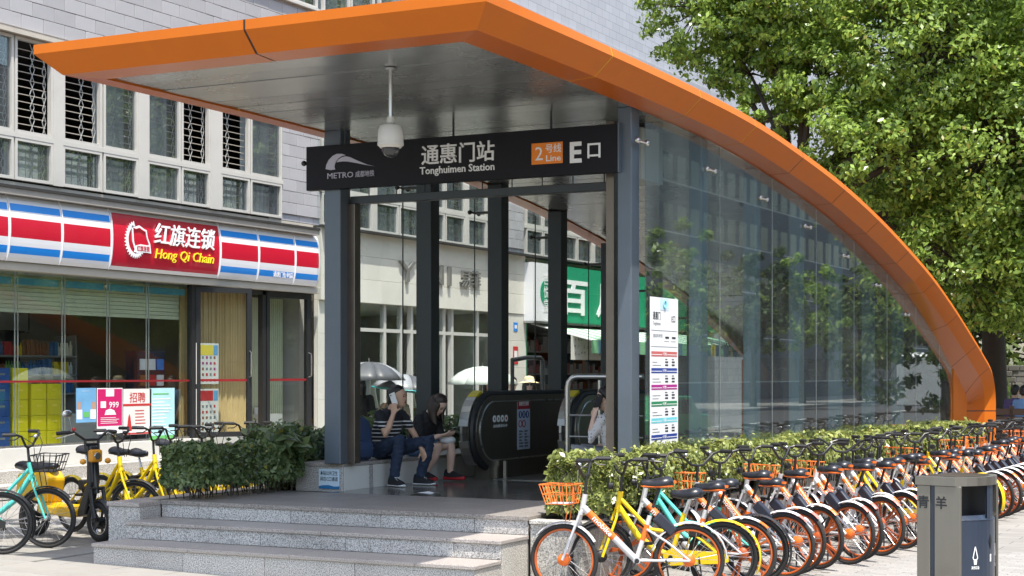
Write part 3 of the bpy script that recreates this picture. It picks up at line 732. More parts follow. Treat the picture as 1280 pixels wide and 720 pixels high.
# ------------------------------------------------------------------ timetable poster on the glass
po = thing('timetable_poster', 'tall white metro timetable poster with coloured line bands on the glass wall', 'poster', (-6.04, 15.07, 1.0))
XG = -6.0435; yc0, yc1 = 14.83, 15.58
MB().box((XG, yc0, 1.0), (XG+.003, yc1, 2.485)).build('sheet', 'poster_white' if 'poster_white' in MATS else 'letter_white', po)
mat('pp_red', (.52, .12, .11), .5); mat('pp_blue', (.012, .04, .26), .5); mat('pp_mag', (.37, .012, .22), .5); mat('pp_green', (.02, .22, .09), .5); mat('pp_cyan', (.16, .55, .62), .5)
DYY = (0, 1, 0); xt = XG+.0035; yc = (yc0+yc1)/2
text_mb('通惠门', .085, (yc0 and xt, yc0+.17, 2.27), DYY, UZ, .001, .012, fit=.2).build('lettering', 'ink', po)
text_mb('Tonghuimen', .05, (xt, yc0+.17, 2.21), DYY, UZ, .001, 0, fit=.2).build('lettering', 'ink_grey', po)
text_mb('E口', .08, (xt, yc1-.13, 2.25), DYY, UZ, .001, .012, fit=.1).build('lettering', 'ink', po)
MB().box((xt, yc-.12, 2.36), (xt+.001, yc+.12, 2.48)).build('logo_patch', 'notice_pale', po)
MB().torus(.035, .01, (xt+.002, yc, 2.42), 'x', 16, 5).build('logo', 'pp_cyan', po)
zt = 1.97; fr_ = MB(); ln = MB(); dg = MB()
for e in ((yc0+.03, yc1-.03, 1.995, 2.0), (yc0+.03, yc1-.03, 2.155, 2.16)): ln.box((xt, e[0], e[2]), (xt+.001, e[1], e[3]))
for q, nm in enumerate(('pp_red', 'pp_blue', 'pp_mag', 'pp_green', 'pp_cyan', 'pp_blue')):
    z = 1.9 - q*.165
    MB().box((xt, yc0+.03, z), (xt+.001, yc1-.03, z+.05)).build('line_band', nm, po)
    for y0, y1 in ((yc0+.03, yc-.07), (yc+.07, yc1-.03)): fr_.box((xt+.0015, y0, z+.015), (xt+.002, y1, z+.022))
    text_mb('%d号线' % (q+1), .035, (xt+.0015, yc, z+.012), DYY, UZ, .001, 0, fit=.1).build('lettering', 'letter_white', po)
    for r_ in range(3):
        zz = z - .03 - r_*.03
        if zz < 1.02: continue
        if r_: ln.box((xt, yc0+.06, zz), (xt+.001, yc0+.06+random.uniform(.12, .26), zz+.006))
        for y0 in (yc+.02, yc+.2): dg.box((xt, y0, zz-.003), (xt+.001, y0+(.08 if r_ else .06), zz+(.013 if r_ else .006)))
text_mb('首末车时刻', .04, (xt, yc0+.2, 2.09), DYY, UZ, .001, 0, fit=.24).build('lettering', 'ink_grey', po)
for y0 in (yc0+.4, yc0+.58): dg.box((xt, y0, 2.08), (xt+.001, y0+.1, 2.1)); ln.box((xt, y0-.03, 2.05), (xt+.001, y0+.1, 2.055))
fr_.build('band_lines', 'letter_white', po); ln.build('small_print', 'ink_grey', po); dg.build('times', 'ink', po)
lt = one('crumpled_paper', MB().add([(-8.55,14.45,.492),(-8.42,14.40,.515),(-8.3,14.47,.5),(-8.2,14.44,.53),(-8.22,14.55,.494),(-8.38,14.56,.52),(-8.52,14.55,.497)], [(0,1,6),(1,2,5),(1,5,6),(2,3,4),(2,4,5)]).add([(-8.55,14.45,.491),(-8.3,14.47,.491),(-8.22,14.55,.491),(-8.52,14.55,.491)], [(0,3,2,1)]), 'letter_white', 'crumpled white paper lying on the platform floor', 'litter', (-8.4, 14.5, .49))
# ------------------------------------------------------------------ the long shop building on the left
FX = -17.0
def FY(px, X=FX):
    """distance along the street of a measured column on the facade plane"""
    a = (px-640)/2040; dx = a*.89101-.45399; dy = a*.45399+.89101; return X/dx*dy
def FZ(px, py, X=FX):
    a = (px-640)/2040; dx = a*.89101-.45399; return 1.73 + (467-py)/2040*X/dx
m, t, b = newmat('facade_brick'); N, L = t.nodes, t.links
tc = N.new('ShaderNodeTexCoord'); sp = N.new('ShaderNodeSeparateXYZ'); cb = N.new('ShaderNodeCombineXYZ'); L.new(tc.outputs['Object'], sp.inputs[0])
L.new(sp.outputs[1], cb.inputs[0]); L.new(sp.outputs[2], cb.inputs[1])
br = N.new('ShaderNodeTexBrick'); br.inputs['Scale'].default_value = 1; br.inputs['Brick Width'].default_value = .45; br.inputs['Row Height'].default_value = .21; br.inputs['Mortar Size'].default_value = .004
br.inputs['Color1'].default_value = (.42,.425,.455,1); br.inputs['Color2'].default_value = (.37,.375,.405,1); br.inputs['Mortar'].default_value = (.13,.13,.13,1)
L.new(cb.outputs[0], br.inputs[0]); L.new(br.outputs[0], b.inputs['Base Color']); b.inputs['Roughness'].default_value = .6
bd = thing('shop_building', 'long grey tiled building with white framed upper windows above the shops', 'building', (-17, 28, 0))
MB().box((-32, 8, 10.3), (-17.04, 80, 16)).build('wall', 'facade_brick', bd)
MB().box((-32, 8, 4.46), (-22, 79, 10.3)).build('inner_core', 'room_dark', bd)
MB().box((-32, 47.0, 0), (-17.031, 79, 4.45)).build('end_wall', 'facade_brick', bd)
WZ0, WZ1 = 4.5, 6.62
# wall pieces round the window bands (mortar bed; the tiles stand proud of it)
bays = [(16.0, 24.28), (25.5, 32.85), (34.0, 46.8)]
wl = MB(); y = 8.
wl.box((-17.3, 8, WZ1), (-17.03, 79.0, 8.45)); wl.box((-17.3, 29.0, 8.45), (-17.03, 79.0, 10.3)); wl.box((-17.3, 8, 8.45), (-17.03, 21.5, 10.3))
for a, b_ in bays: wl.box((-17.3, y, WZ0), (-17.03, a, WZ1-.002)); y = b_
wl.box((-17.3, y, WZ0), (-17.03, 79.0, WZ1-.002))
wl.build('wall', 'facade_brick', bd)
MB().box((-17.8, 8, 4.28), (-17.03, 47, 4.49)).build('slab_edge', 'trim_beige', bd)
MB().box((-21.9, 8, 4.3), (-17.81, 47, 4.5)).build('floor_slab', 'ceiling_grey', bd)
MB().box((-21.9, 8, 6.63), (-17.31, 47, 6.8)).build('floor_slab', 'room_dark', bd)
MB().box((-21.9, 8, 4.51), (-21.7, 47, 6.62)).build('inner_wall', 'room_dark', bd)
# tiles one by one where the photograph lets them be told apart
def px_of(X, Y, Z):
    zc = -.45399*X + .89101*Y; xc = .89101*X + .45399*Y; return 640+2040*xc/zc, 467-2040*(Z-1.73)/zc, zc
brick_me = chamfer_box(.441, .203, .028, .005).mesh('wall_tile', 'brick_grey')
BR = []
for r_ in range(21, 56):
    z = r_*.21 + .1
    for c_ in range(34, 108):
        y = (c_ + .5*(r_ % 2))*.45
        if WZ0-.1 < z < WZ1+.05: continue
        if 21.5 < y < 29.1 and z > 8.36: continue
        if z > 10.25: continue
        px, py, zc = px_of(FX, y, z)
        if py < -14 or px < -20 or px > 905 or zc < 5: continue
        if px >= 38:
            if px < 612 and py > 75-(px-38)*.09: continue
            elif px >= 612 and py > (px-612)*.42+20: continue
        BR.append((zc, y, z))
BR.sort()
rot = Matrix.Rotation(R(90), 4, 'Y') @ Matrix.Rotation(R(90), 4, 'Z')
for zc, y, z in BR[:300]:
    o = link('wall_tile', brick_me, bd, (FX - .003 + random.uniform(-.002, .002), y, z)); o.rotation_euler = (R(90), 0, R(90))
if len(BR) > 300:
    mb = MB()
    for zc, y, z in BR[300:]: mb.box((-17.03, y-.221, z-.1015), (FX-.003+random.uniform(-.002, .002), y+.221, z+.1015))
    o = mb.build('wall_tiles', 'brick_grey', bd); o['kind'] = 'stuff'
# the brick piers between the window bands, tiles cut to the pier
for p0, p1 in ((24.28, 25.5), (32.85, 34.0)):
    for r_ in range(21, 32):
        z = r_*.21 + .1
        if z+.1 > WZ1-.02 or z-.1 < WZ0-.05: continue
        y = p0 - (.225 if r_ % 2 else 0)
        while y < p1:
            a, b_ = max(p0, y)+.004, min(p1, y+.45)-.004
            if b_-a > .05: bevel(MB().box((-17.03, a, z-.1015), (FX-.003+random.uniform(-.002, .002), b_, z+.1015)).build('wall_tile', 'brick_grey', bd), .004)
            y += .45
# window head shadow ledge
MB().box((-17.03, 8, WZ1-.02), (-16.9, 24.3, WZ1+.045)).build('ledge', 'trim_beige', bd)

def chain(mb, x, yc, z0, z1, w=.055, n=None, r=.0055):
    n = n or max(2, int((z1-z0)/.17)); h = (z1-z0)/n
    for s in (-1, 1):
        for i in range(n):
            a = (x + s*.004, yc + s*w*(1 if i % 2 else -1)*.5, z0+i*h); b2 = (x + s*.004, yc + s*w*(-1 if i % 2 else 1)*.5, z0+(i+1)*h)
            mb.bar(a, b2, r*1.6)
def window(y0, y1, z0, z1, style):
    f = MB(); t_ = .045; xf, xb = -16.99, -17.06
    f.box((xb, y0, z0), (xf, y0+t_, z1)).box((xb, y1-t_, z0), (xf, y1, z1)).box((xb, y0+t_, z0), (xf, y1-t_, z0+t_)).box((xb, y0+t_, z1-t_), (xf, y1-t_, z1))
    wn = f.build('window', 'win_white', bd)
    a, b_ = y0+t_, y1-t_; p, q = z0+t_, z1-t_
    if style != 'open': MB().box((-17.035, a, p), (-17.03, b_, q)).build('pane', 'glass_window', wn)
    if style != 'open': MB().box((-17.26, a, p), (-17.25, b_, q)).build('hanging_sheet', 'pane_lightener', wn)  # pale sheet added behind the panes so they look lighter and greyer
    lt_ = MB()
    if style in ('open', 'glass'):
        n = int((q-p)/.105)
        for i in range(1, n): lt_.box((-17.10, a, p+(q-p)*i/n-.006), (-17.088, b_, p+(q-p)*i/n+.006))
        lt_.build('bars', 'bar_tan' if style == 'open' else 'lattice', wn); lt_ = MB()
        chain(lt_, -17.08, a+(b_-a)*random.uniform(.3, .6), p, q, .09); lt_.build('folding_grille', 'lattice', wn)
        if random.random() < .5: lt_ = MB(); chain(lt_, -17.08, b_-.05, p, q, .07); lt_.build('folding_grille', 'lattice', wn)
    else:
        n = max(3, int((b_-a)/.12))
        for i in range(1, n): lt_.box((-17.1, a+(b_-a)*i/n-.004, p), (-17.092, a+(b_-a)*i/n+.004, q-.1))
        m_ = max(3, int((q-p)/.11))
        for i in range(1, m_): lt_.box((-17.104, a, p+(q-p)*i/m_-.004), (-17.1, b_, p+(q-p)*i/m_+.004))
        lt_.build('wire_grid', 'lattice', wn)
        for yc_, w_ in ((a+(b_-a)*random.choice((.25, .55)), .09), (b_-.08, .08)): lt_ = MB(); chain(lt_, -17.08, yc_, p, q, w_); lt_.build('folding_grille', 'lattice', wn)
    return wn
cols1 = [(16.1,16.75,'glass'),(16.8,17.61,'glass'),(17.64,18.41,'open'),(18.62,19.48,'open'),(19.52,20.32,'glass'),(20.55,21.38,'glass'),(21.41,22.16,'open'),(22.46,23.28,'open'),(23.31,24.25,'glass')]
cols2 = [(25.55+i*.9+.1*(i//2), 25.55+i*.9+.1*(i//2)+.86, 'glass' if i % 4 else 'glass') for i in range(8)]
cols3 = [(34.1+i*.92+.1*(i//2), 34.1+i*.92+.1*(i//2)+.88, 'glass') for i in range(8)]
for cs in (cols1, cols2, cols3):
    for a, b_, s_ in cs:
        window(a, b_, 5.2, WZ1-.03, s_); window(a, b_, WZ0+.02, 5.13, 'grid')
    MB().box((-17.05, cs[0][0]-.1, 5.131), (-16.985, cs[-1][1]+.03, 5.199)).build('transom', 'win_white', bd)
    for (a, b_, _), (c_, d_, _2) in zip(cs[:-1], cs[1:]):
        if c_-b_ > .05: MB().box((-17.06, b_+.002, WZ0+.01), (-16.98, c_-.002, WZ1-.02)).build('mullion', 'win_white', bd)
for (a, b_) in ((21.6,22.5),(22.55,23.4),(23.6,24.5),(24.55,25.4),(25.6,26.5),(26.55,27.4),(27.6,28.7)): window(a, b_, 8.5, 10.2, 'glass')
MB().box((-17.05, 21.5, 8.452), (-16.94, 29.0, 8.498)).build('sill', 'win_white', bd)
MB().box((-21.9, 21.5, 8.46), (-17.6, 29, 10.25)).build('room', 'room_dark', bd)
# eave and ground floor frame
MB().box((-17.03, 8, 4.335), (-16.6, 24.9, 4.375)).build('eave', 'eave', bd)
MB().box((-17.03, 8, 4.245), (-16.62, 24.9, 4.333)).build('eave_lip', 'eave_lip', bd)
MB().box((-17.03, 25.3, 4.44), (-16.7, 47, 4.48)).build('eave', 'eave', bd)
MB().box((-22, 8, -.1), (-17.05, 47, .02)).build('base', 'joint', bd)
MB().box((-22.2, 8, .0), (-21.95, 47, 4.3)).build('back_wall', 'interior_wall', bd)
for yy in (25.25, 33.2): MB().box((-21.9, yy, .02), (-17.3, yy+.15, 4.27)).build('party_wall', 'interior_wall', bd)

# ------------------------------------------------------------------ convenience store front
cs_ = thing('convenience_store', 'glass convenience store front with black framed doors left of the entrance', 'shopfront', (-17, 20, 0))
GB, GT = .66, 3.2
bevel(MB().box((-17.12, 8, .37), (-16.93, 25.15, GB)).build('plinth', 'white_paint', cs_), .004)
for x1, z1 in ((-16.62, .369), (-16.3, .19)):
    y = 8
    while y < 25: bevel(MB().box((-17.1 if z1 > .3 else -16.62, y, z1-.19), (x1, y+1.996, z1)).build('step_stone', 'granite_warm', cs_), .005); y += 2
MB().box((-21.9, 8, .55), (-17.12, 25.2, .64)).build('floor', 'interior_floor', cs_)
MB().box((-21.9, 8, 3.25), (-17.12, 25.2, 3.33)).build('ceiling', 'ceiling_grey', cs_)
bevel(MB().box((-17.1, 8, 3.2), (-16.80, 25.2, 3.318)).build('header', 'trim_beige', cs_), .004)
gl = [13.6, 14.7, 15.7, 16.7, 17.68, 18.65, 19.64, 20.57, 21.62]
for a, b_ in zip(gl[:-1], gl[1:]):
    MB().box((-17.0, a+.004, GB), (-16.99, b_-.004, GT-.01)).build('glass_pane', 'glass_shop', cs_)
    for d in (-.03, .03): MB().box((-17.02, a+d-.005, GB), (-17.005, a+d+.005, GT)).build('glass_edge', 'lattice', cs_)
MB().box((-17.03, 13.6, GB-.0), (-16.98, 21.6, GB+.035)).build('sill', 'steel', cs_)
MB().box((-16.988, 13.6, 1.60), (-16.986, 21.6, 1.63)).build('tape', 'red_tape', cs_)
for a, b_ in zip(gl[:-1], gl[1:]): MB().box((-17.12, a+.06, 3.02), (-17.06, b_-.05, 3.12)).build('blind_box', 'cyan_cloth', cs_)
sh = MB()
for i in range(9): sh.box((-17.22-.01*(i % 2), 13.6, 2.62+i*.062), (-17.2-.01*(i % 2), 21.6, 2.62+i*.062+.056))
sh.build('roller_blind', 'blind', cs_)
def door(y0, y1, hinge, ang, name='door'):
    """door leaf swung out over the step about its hinge"""
    w_ = y1-y0; f = MB(); t_ = .085
    f.box((-.03, 0, 0), (.03, t_, 2.5)).box((-.03, w_-t_, 0), (.03, w_, 2.5)).box((-.03, t_, 2.5-t_), (.03, w_-t_, 2.5)).box((-.03, t_, 0), (.03, w_-t_, t_))
    M_ = Matrix.Translation((-16.97, hinge, GB+.01)) @ Matrix.Rotation(ang, 4, 'Z')
    f.v = [tuple(M_ @ Vector(p)) for p in f.v]; d = f.build(name, 'frame_black', cs_)
    g = MB().box((-.006, t_, t_), (.006, w_-t_, 2.5-t_)); g.v = [tuple(M_ @ Vector(p)) for p in g.v]; g.build('pane', 'glass_shop', d)
    h = MB().tube([(.03, w_-.04, 1.0), (.09, w_-.04, 1.02), (.09, w_-.04, 1.42), (.03, w_-.04, 1.44)], .012, 8); h.v = [tuple(M_ @ Vector(p)) for p in h.v]; h.build('handle', 'steel', d, True)
    tp = MB().box((.007, t_, .93), (.009, w_-t_, .97)); tp.v = [tuple(M_ @ Vector(p)) for p in tp.v]; tp.build('tape', 'red_tape', d)
    return d
MB().box((-17.05, 21.62, GB), (-16.95, 21.72, GT)).build('door_post', 'frame_black', cs_)
MB().box((-17.05, 23.6, GB), (-16.95, 23.7, GT)).build('door_post', 'frame_black', cs_)
MB().box((-17.05, 25.03, GB), (-16.95, 25.13, GT)).build('door_post', 'frame_black', cs_)
MB().box((-17.05, 21.72, 3.12), (-16.95, 25.03, 3.2)).build('door_head', 'frame_black', cs_)
door(21.73, 22.75, 21.73, R(-28)); door(23.72, 25.0, 23.72, R(-2))
cu = MB()
for k in range(34):
    y = 21.75 + k*.055; cu.tube([(-17.3+.015*math.sin(k*2.1), y, GB), (-17.3+.02*math.cos(k*1.7), y, 3.15)], .03, 6)
cu.build('strip_curtain', 'hanging_sheet', cs_, True)
cw = MB()
for k in range(20):
    y = 23.8 + k*.06; cw.tube([(-17.5, y, GB), (-17.5, y, 3.1)], .03, 6)
cw.build('strip_curtain', 'blind', cs_, True)
# things inside
mat('ps_sky', (.16, .38, .62), .4, var=.3, scale=4); mat('ps_pink', (.55, .012, .13), .4); mat('ps_paper', (.72, .70, .66), .5); mat('ps_mint', (.42, .70, .72), .4, var=.2, scale=3); mat('ps_red', (.5, .03, .03), .5); mat('ps_green', (.12, .45, .12), .5); mat('ps_face', (.45, .28, .2), .5); mat('ps_yellow', (.75, .6, .08), .5); mat('ps_purple', (.35, .03, .2), .5)
mat('carton_yellow', (.60, .53, .01), .5, var=.08, rnd=.08); mat('carton_blue', (.015, .07, .25), .5, rnd=.1); mat('goods_red', (.35, .02, .03), .5); mat('board_red', (.20, .012, .02), .5); mat('board_dark', (.03, .03, .05), .4)
mat('shelf_grey', (.25, .25, .25), .5); mat('box_white', (.62, .60, .56), .5); mat('olive_box', (.2, .17, .07), .6, rnd=.15); mat('bottle_dark', (.05, .02, .025), .3, rnd=.3)
def carton(y, z, w_, h_, mn, label, group, x=-17.55, d_=.4):
    o = bevel(MB().box((-d_/2, -w_/2, 0), (d_/2, w_/2, h_)).build('carton', mn), .006); o.location = (x, y, z); tag(o, label, 'carton', group)
    f = MB().box((d_/2, -w_*.16, h_*.55), (d_/2+.002, w_*.16, h_*.68)).build('print', 'ps_yellow' if mn == 'carton_yellow' else 'ink_grey', o)
    return o
NTH = ['lowest', 'second lowest', 'third', 'fourth', 'fifth', 'sixth', 'seventh', 'top']
for c_, (y, n, mn, nm, wd) in enumerate(((18.83, 4, 'carton_yellow', 'yellow drink carton in the right pile', .3), (18.50, 4, 'carton_yellow', 'yellow drink carton in the middle pile', .32), (18.12, 5, 'carton_yellow', 'bright yellow carton in the left pile', .32), (17.75, 5, 'carton_blue', 'dark blue carton in the pile', .34), (17.4, 4, 'olive_box', 'olive carton in the pile', .3))):
    for k in range(n): carton(y, .64+k*.235 - 0, wd-.01, .232, mn, '%s inside the store window, %s from the floor' % (nm, ['first', 'second', 'third', 'fourth', 'fifth'][k]), 'cartons stacked in the store window')
sf = thing('store_shelf', 'long store shelf packed with bottles and cartons behind the glass', 'shelf', (-18.6, 17, .64))
for z in (1.0, 1.42, 1.72, 2.02): bevel(MB().box((-18.9, 13.6, z-.03), (-18.4, 20.5, z)).build('board', 'shelf_grey', sf), .003)
for y in (13.6, 17.0, 20.5): MB().box((-18.9, y-.02, .64), (-18.42, y+.02, 2.35)).build('upright', 'shelf_grey', sf)
GCOL = ['#d8dde0', '#e8e3d2', '#3f6ea8', '#b03038', '#d9c23a', '#6f9b57', '#c9d6e6', '#8a5b3a']
for k, h in enumerate(GCOL): mat('goods%d' % k, h, .4)
for z in (1.42, 1.72, 2.02):
    mb = MB(); y = 13.7
    while y < 20.4:
        w_ = random.uniform(.055, .085); run = random.randint(2, 6); mi = random.randrange(8); hh = random.uniform(.16, .25)
        for q in range(run):
            if random.random() < .25: mb.box((-18.52, y, z), (-18.42, y+w_*.85, z+hh), mi)
            else: mb.lathe([(w_*.42, z), (w_*.42, z+hh*.65), (w_*.18, z+hh*.8), (w_*.16, z+hh)], 8, (-18.47, y+w_/2, 0), 'z', mi)
            y += w_
            if y > 20.4: break
    o = mb.build('goods', ['goods%d' % k for k in range(8)], sf); o['kind'] = 'stuff'
rk = thing('bottle_rack', 'rack of dark drink bottles in the left corner of the store window', 'rack', (-17.5, 16.9, .64))
for z in (.66, .95, 1.24): MB().box((-17.75, 16.2, z-.02), (-17.3, 17.25, z)).build('board', 'shelf_grey', rk)
for r_, z in enumerate((.66, .95, 1.24)):
    mb = MB()
    for k in range(11): mb.lathe([(.035, z), (.036, z+.14), (.014, z+.2), (.014, z+.24)], 10, (-17.36, 16.27+k*.09, 0), 'z', k % 3 if r_ == 2 else 0)
    mb.build('bottles', ['bottle_dark', 'goods5', 'sign_orange'], rk, True)['kind'] = 'stuff'
for k, y in enumerate((19.9, 20.9, 21.9)):
    o = one('wall_board', MB().box((-21.9, y, 1.9), (-21.85, y+.9, 2.5)).box((-21.849, y+.1, 2.25), (-21.845, y+.6, 2.32)), 'board_red' if k == 0 else 'board_dark', ['red pointed promotion board on the store back wall', 'dark framed poster board in the middle of the store back wall', 'dark poster board at the right of the store back wall'][k], 'board', (-21.9, y+.45, 1.9))
tv = thing('wall_screen', 'dark wall screen with pale frame hanging high inside the store', 'screen', (-20, 20.7, 2.5))
MB().box((-20.05, 20.3, 2.42), (-20.0, 21.1, 2.85)).build('frame', 'frame_black', tv); MB().box((-19.999, 20.34, 2.46), (-19.995, 21.06, 2.81)).build('panel', 'ceiling_grey', tv)
mr_ = thing('magazine_rack', 'dark rack of coloured packets beside the store door', 'rack', (-17.5, 21.2, .64))
MB().box((-17.7, 20.85, .64), (-17.45, 21.55, 2.1)).build('frame', 'board_dark', mr_)
for r_ in range(5):
    for q in range(3): MB().box((-17.449, 20.9+q*.21, .75+r_*.26), (-17.43, 21.07+q*.21, .93+r_*.26)).build('packet', random.choice(['goods3', 'goods4', 'goods0', 'lb_blue', 'goods7']), mr_)
wb = one('white_crate_box', MB().box((-17.45, 24.0, .66), (-17.2, 24.55, 1.0)).box((-17.44, 24.02, 1.0), (-17.43, 24.3, 1.12)), 'box_white', 'open white cardboard box inside the right store door', 'box', (-17.3, 24.3, .66))
# counter inside
one('counter', MB().box((-18.6, 19.3, .64), (-18.0, 21.2, 1.05)).box((-18.62, 19.28, 1.05), (-17.98, 21.22, 1.09)), 'box_white', 'pale low counter inside the store window', 'counter', (-18.3, 20.2, .64))
# posters on the glass
def poster(label, px0, px1, py0, py1, mn, X=-16.983):
    pc = (px0+px1)/2
    y0, y1, z0, z1 = FY(px0, X), FY(px1, X), FZ(pc, py1, X), FZ(pc, py0, X)
    o = thing('poster', label, 'poster', (X, (y0+y1)/2, z0), 'posters on the store glass')
    MB().box((X, y0, z0), (X+.003, y1, z1)).build('sheet', mn, o); return o, y0, y1, z0, z1, X+.0035
def blk(o, x, y0, y1, z0, z1, mn, nm='print'): return MB().box((x, y0, z0), (x+.0015, y1, z1)).build(nm, mn, o)
def lines(o, x, y0, y1, z0, z1, n, mn, h=.4):
    mb = MB(); d = (z1-z0)/n
    for i in range(n): mb.box((x, y0, z1-(i+.5)*d-d*h*.5), (x+.0012, y0+(y1-y0)*random.uniform(.6, 1), z1-(i+.5)*d+d*h*.5))
    mb.build('small_print', mn, o)
YU = (0,1,0)
o, a, b_, c_, d, x = poster('sky blue poster with two small figures on the store glass', 95, 120, 485, 528, 'ps_sky')
lines(o, x, a+.12, b_-.1, c_+.48, d-.05, 3, 'letter_white'); blk(o, x, a+.02, a+.1, c_+.2, c_+.31, 'ps_face'); blk(o, x, a+.01, a+.13, c_+.05, c_+.195, 'letter_white'); blk(o, x, b_-.1, b_-.02, c_+.2, c_+.31, 'ps_face'); blk(o, x, b_-.13, b_-.01, c_+.05, c_+.195, 'letter_white'); blk(o, x, a+.16, b_-.16, c_+.08, c_+.16, 'ps_green')
o, a, b_, c_, d, x = poster('crimson and white promotion poster reading 999 on the store glass', 121, 153, 485, 542, 'letter_white')
blk(o, x, a+.015, b_-.015, c_+.12, d-.015, 'ps_pink'); x += .002
text_mb('999', .13, (x, (a+b_)/2+.09, c_+.4), YU, UZ, .001, .01, fit=.22).build('lettering', 'letter_white', o)
blk(o, x, a+.08, a+.2, c_+.4, c_+.5, 'letter_white'); blk(o, x, a+.2, b_-.2, d-.13, d-.02, 'letter_white'); lines(o, x, a+.08, b_-.08, c_+.15, c_+.26, 4, 'letter_white', .3); MB().prism([(a+.15+.02,c_+.29),(b_-.15,c_+.29),(b_-.2,c_+.36),((a+b_)/2,c_+.385),(a+.2,c_+.36)], lambda u, v: (x, u, v), lambda u, v: (x+.001, u, v)).build('print', 'letter_white', o)
o, a, b_, c_, d, x = poster('white recruitment poster with red characters on the store glass', 154, 189, 486, 543, 'ps_paper')
text_mb('招聘', .17, (x, (a+b_)/2, d-.2), YU, UZ, .001, .012, fit=.38).build('lettering', 'ps_red', o)
blk(o, x, a, b_, d-.27, d-.235, 'ps_red'); lines(o, x, a+.28, b_-.1, c_+.15, d-.32, 5, 'ps_red', .3); blk(o, x, a, b_, c_+.005, c_+.03, 'ps_red')
MB().prism([(a+.08,c_+.06),(a+.2,c_+.06),(a+.18,c_+.2),(a+.165,c_+.28),(a+.14,c_+.33),(a+.115,c_+.28),(a+.1,c_+.2)], lambda u, v: (x, u, v), lambda u, v: (x+.001, u, v)).build('print', 'ps_red', o)
o, a, b_, c_, d, x = poster('pale mint notice with green bottom edge on the store glass', 187, 218, 485, 552, 'ps_mint')
lines(o, x, a+.06, b_-.06, c_+.2, d-.15, 10, 'letter_white', .35); blk(o, x, a, b_, c_+.003, c_+.1, 'ps_green'); lines(o, x, a+.08, b_-.08, d-.12, d-.07, 1, 'ps_green')
for lb, py0, py1, h_ in (('upper price flyer with yellow heading on the store door', 429, 480, 'ps_yellow'), ('lower price flyer with rows of goods on the store door', 486, 541, 'ps_red')):
    o, a, b_, c_, d, x = poster(lb, 245, 273, py0, py1, 'ps_paper', -16.94)
    blk(o, x, a+.02, b_-.15, d-.2, d-.03, h_); blk(o, x, b_-.14, b_-.02, d-.2, d-.03, 'ps_sky'); mb = MB()
    for r_ in range(5):
        for q in range(5): mb.box((x, a+.05+q*(b_-a-.08)/5, c_+.04+r_*.095), (x+.001, a+.05+q*(b_-a-.08)/5+.05, c_+.085+r_*.095), random.randrange(4))
    mb.build('pictures', ['ink_grey', 'ps_red', 'ps_purple', 'goods7'], o)

# ------------------------------------------------------------------ store light box sign
ss = thing('store_light_box', 'curved white light box sign with red and blue stripes over the store', 'sign', (-16.7, 20, 3.35))
ZB, ZT = 3.32, 4.24
def lbx(f): return -16.76 + .09*math.sin(math.pi*f)**.5           # bulge, f from bottom to top
FR = [0, .06, .115, .17, .23, .29, .36, .42, .48, .54, .60, .66, .715, .77, .825, .88, .94, 1]
def stripe(f): return 2 if (.115 < f < .23 or .77 < f < .88) else (1 if .36 < f < .66 else 0)
def lb_panel(y0, y1, kind):
    mb = MB()
    for f0, f1 in zip(FR[:-1], FR[1:]):
        fm = (f0+f1)/2; mi = stripe(fm) if kind == 's' else (1 if .06 < fm < .94 else 0)
        z0, z1 = ZB+(ZT-ZB)*f0, ZB+(ZT-ZB)*f1
        e = .02 if mi else 0
        mb.add([(lbx(f0), y0+e, z0), (lbx(f0), y1-e, z0), (lbx(f1), y1-e, z1), (lbx(f1), y0+e, z1)], [(0,1,2,3)], mi)
        if e:
            for p, q in ((y0, y0+e), (y1-e, y1)): mb.add([(lbx(f0), p, z0), (lbx(f0), q, z0), (lbx(f1), q, z1), (lbx(f1), p, z1)], [(0,1,2,3)], 0)
    mb.build('panel', ['lightbox_white', 'lb_red', 'lb_blue'], ss)
sy = [12.0, 13.05, 14.1, 15.13, 16.16, 17.2, 18.26, 19.33]
for a, b_ in zip(sy[:-1], sy[1:]): lb_panel(a+.008, b_-.008, 's')
lb_panel(19.34, 22.02, 'r')
for a, b_ in ((22.03, 23.11), (23.11, 24.21), (24.21, 24.98)): lb_panel(a+.008, b_-.008, 's')
for y in sy[1:] + [19.335, 22.025, 23.11, 24.21]:
    mb = MB()
    for f0, f1 in zip(FR[:-1], FR[1:]): mb.bar((lbx(f0)+.004, y, ZB+(ZT-ZB)*f0), (lbx(f1)+.004, y, ZB+(ZT-ZB)*f1), .03, .012, (0,1,0))
    mb.build('rib', 'lightbox_white', ss)
MB().box((-17.0, 12.0, ZB), (-16.82, 24.98, ZT)).build('case', 'lightbox_white', ss)
MB().prism([(lbx(f), ZB+(ZT-ZB)*f) for f in FR] + [(-16.99, ZT), (-16.99, ZB)], lambda u, v: (u, 24.982, v), lambda u, v: (u, 24.995, v)).build('end_plate', 'lightbox_white', ss)
xs_ = -16.668
text_mb('红旗连锁', .36, (xs_, 21.07, 3.80), YU, UZ, .02, .009, shear=.12, fit=1.55).build('lettering', 'letter_white', ss)
text_mb('Hong Qi Chain', .22, (xs_+.0, 21.07, 3.55), YU, UZ, .015, .018, shear=.25, fit=1.5).build('lettering', 'lb_yellow', ss)
mb = MB(); ring = []
for k in range(44):
    a = R(100 + k*5.6); r_ = .27 + .022*math.cos(k*math.pi*.5*1.0*2); ring.append((19.86 + r_*.86*math.cos(a), 3.80 + r_*math.sin(a)))
inner = []
for k in range(44):
    a = R(100 + k*5.6); r_ = .215; inner.append((19.88 + r_*.86*math.cos(a), 3.80 + r_*math.sin(a)))
for k in range(43): mb.prism([ring[k], ring[k+1], inner[k+1], inner[k]], lambda u, v: (xs_, u, v), lambda u, v: (xs_+.012, u, v))
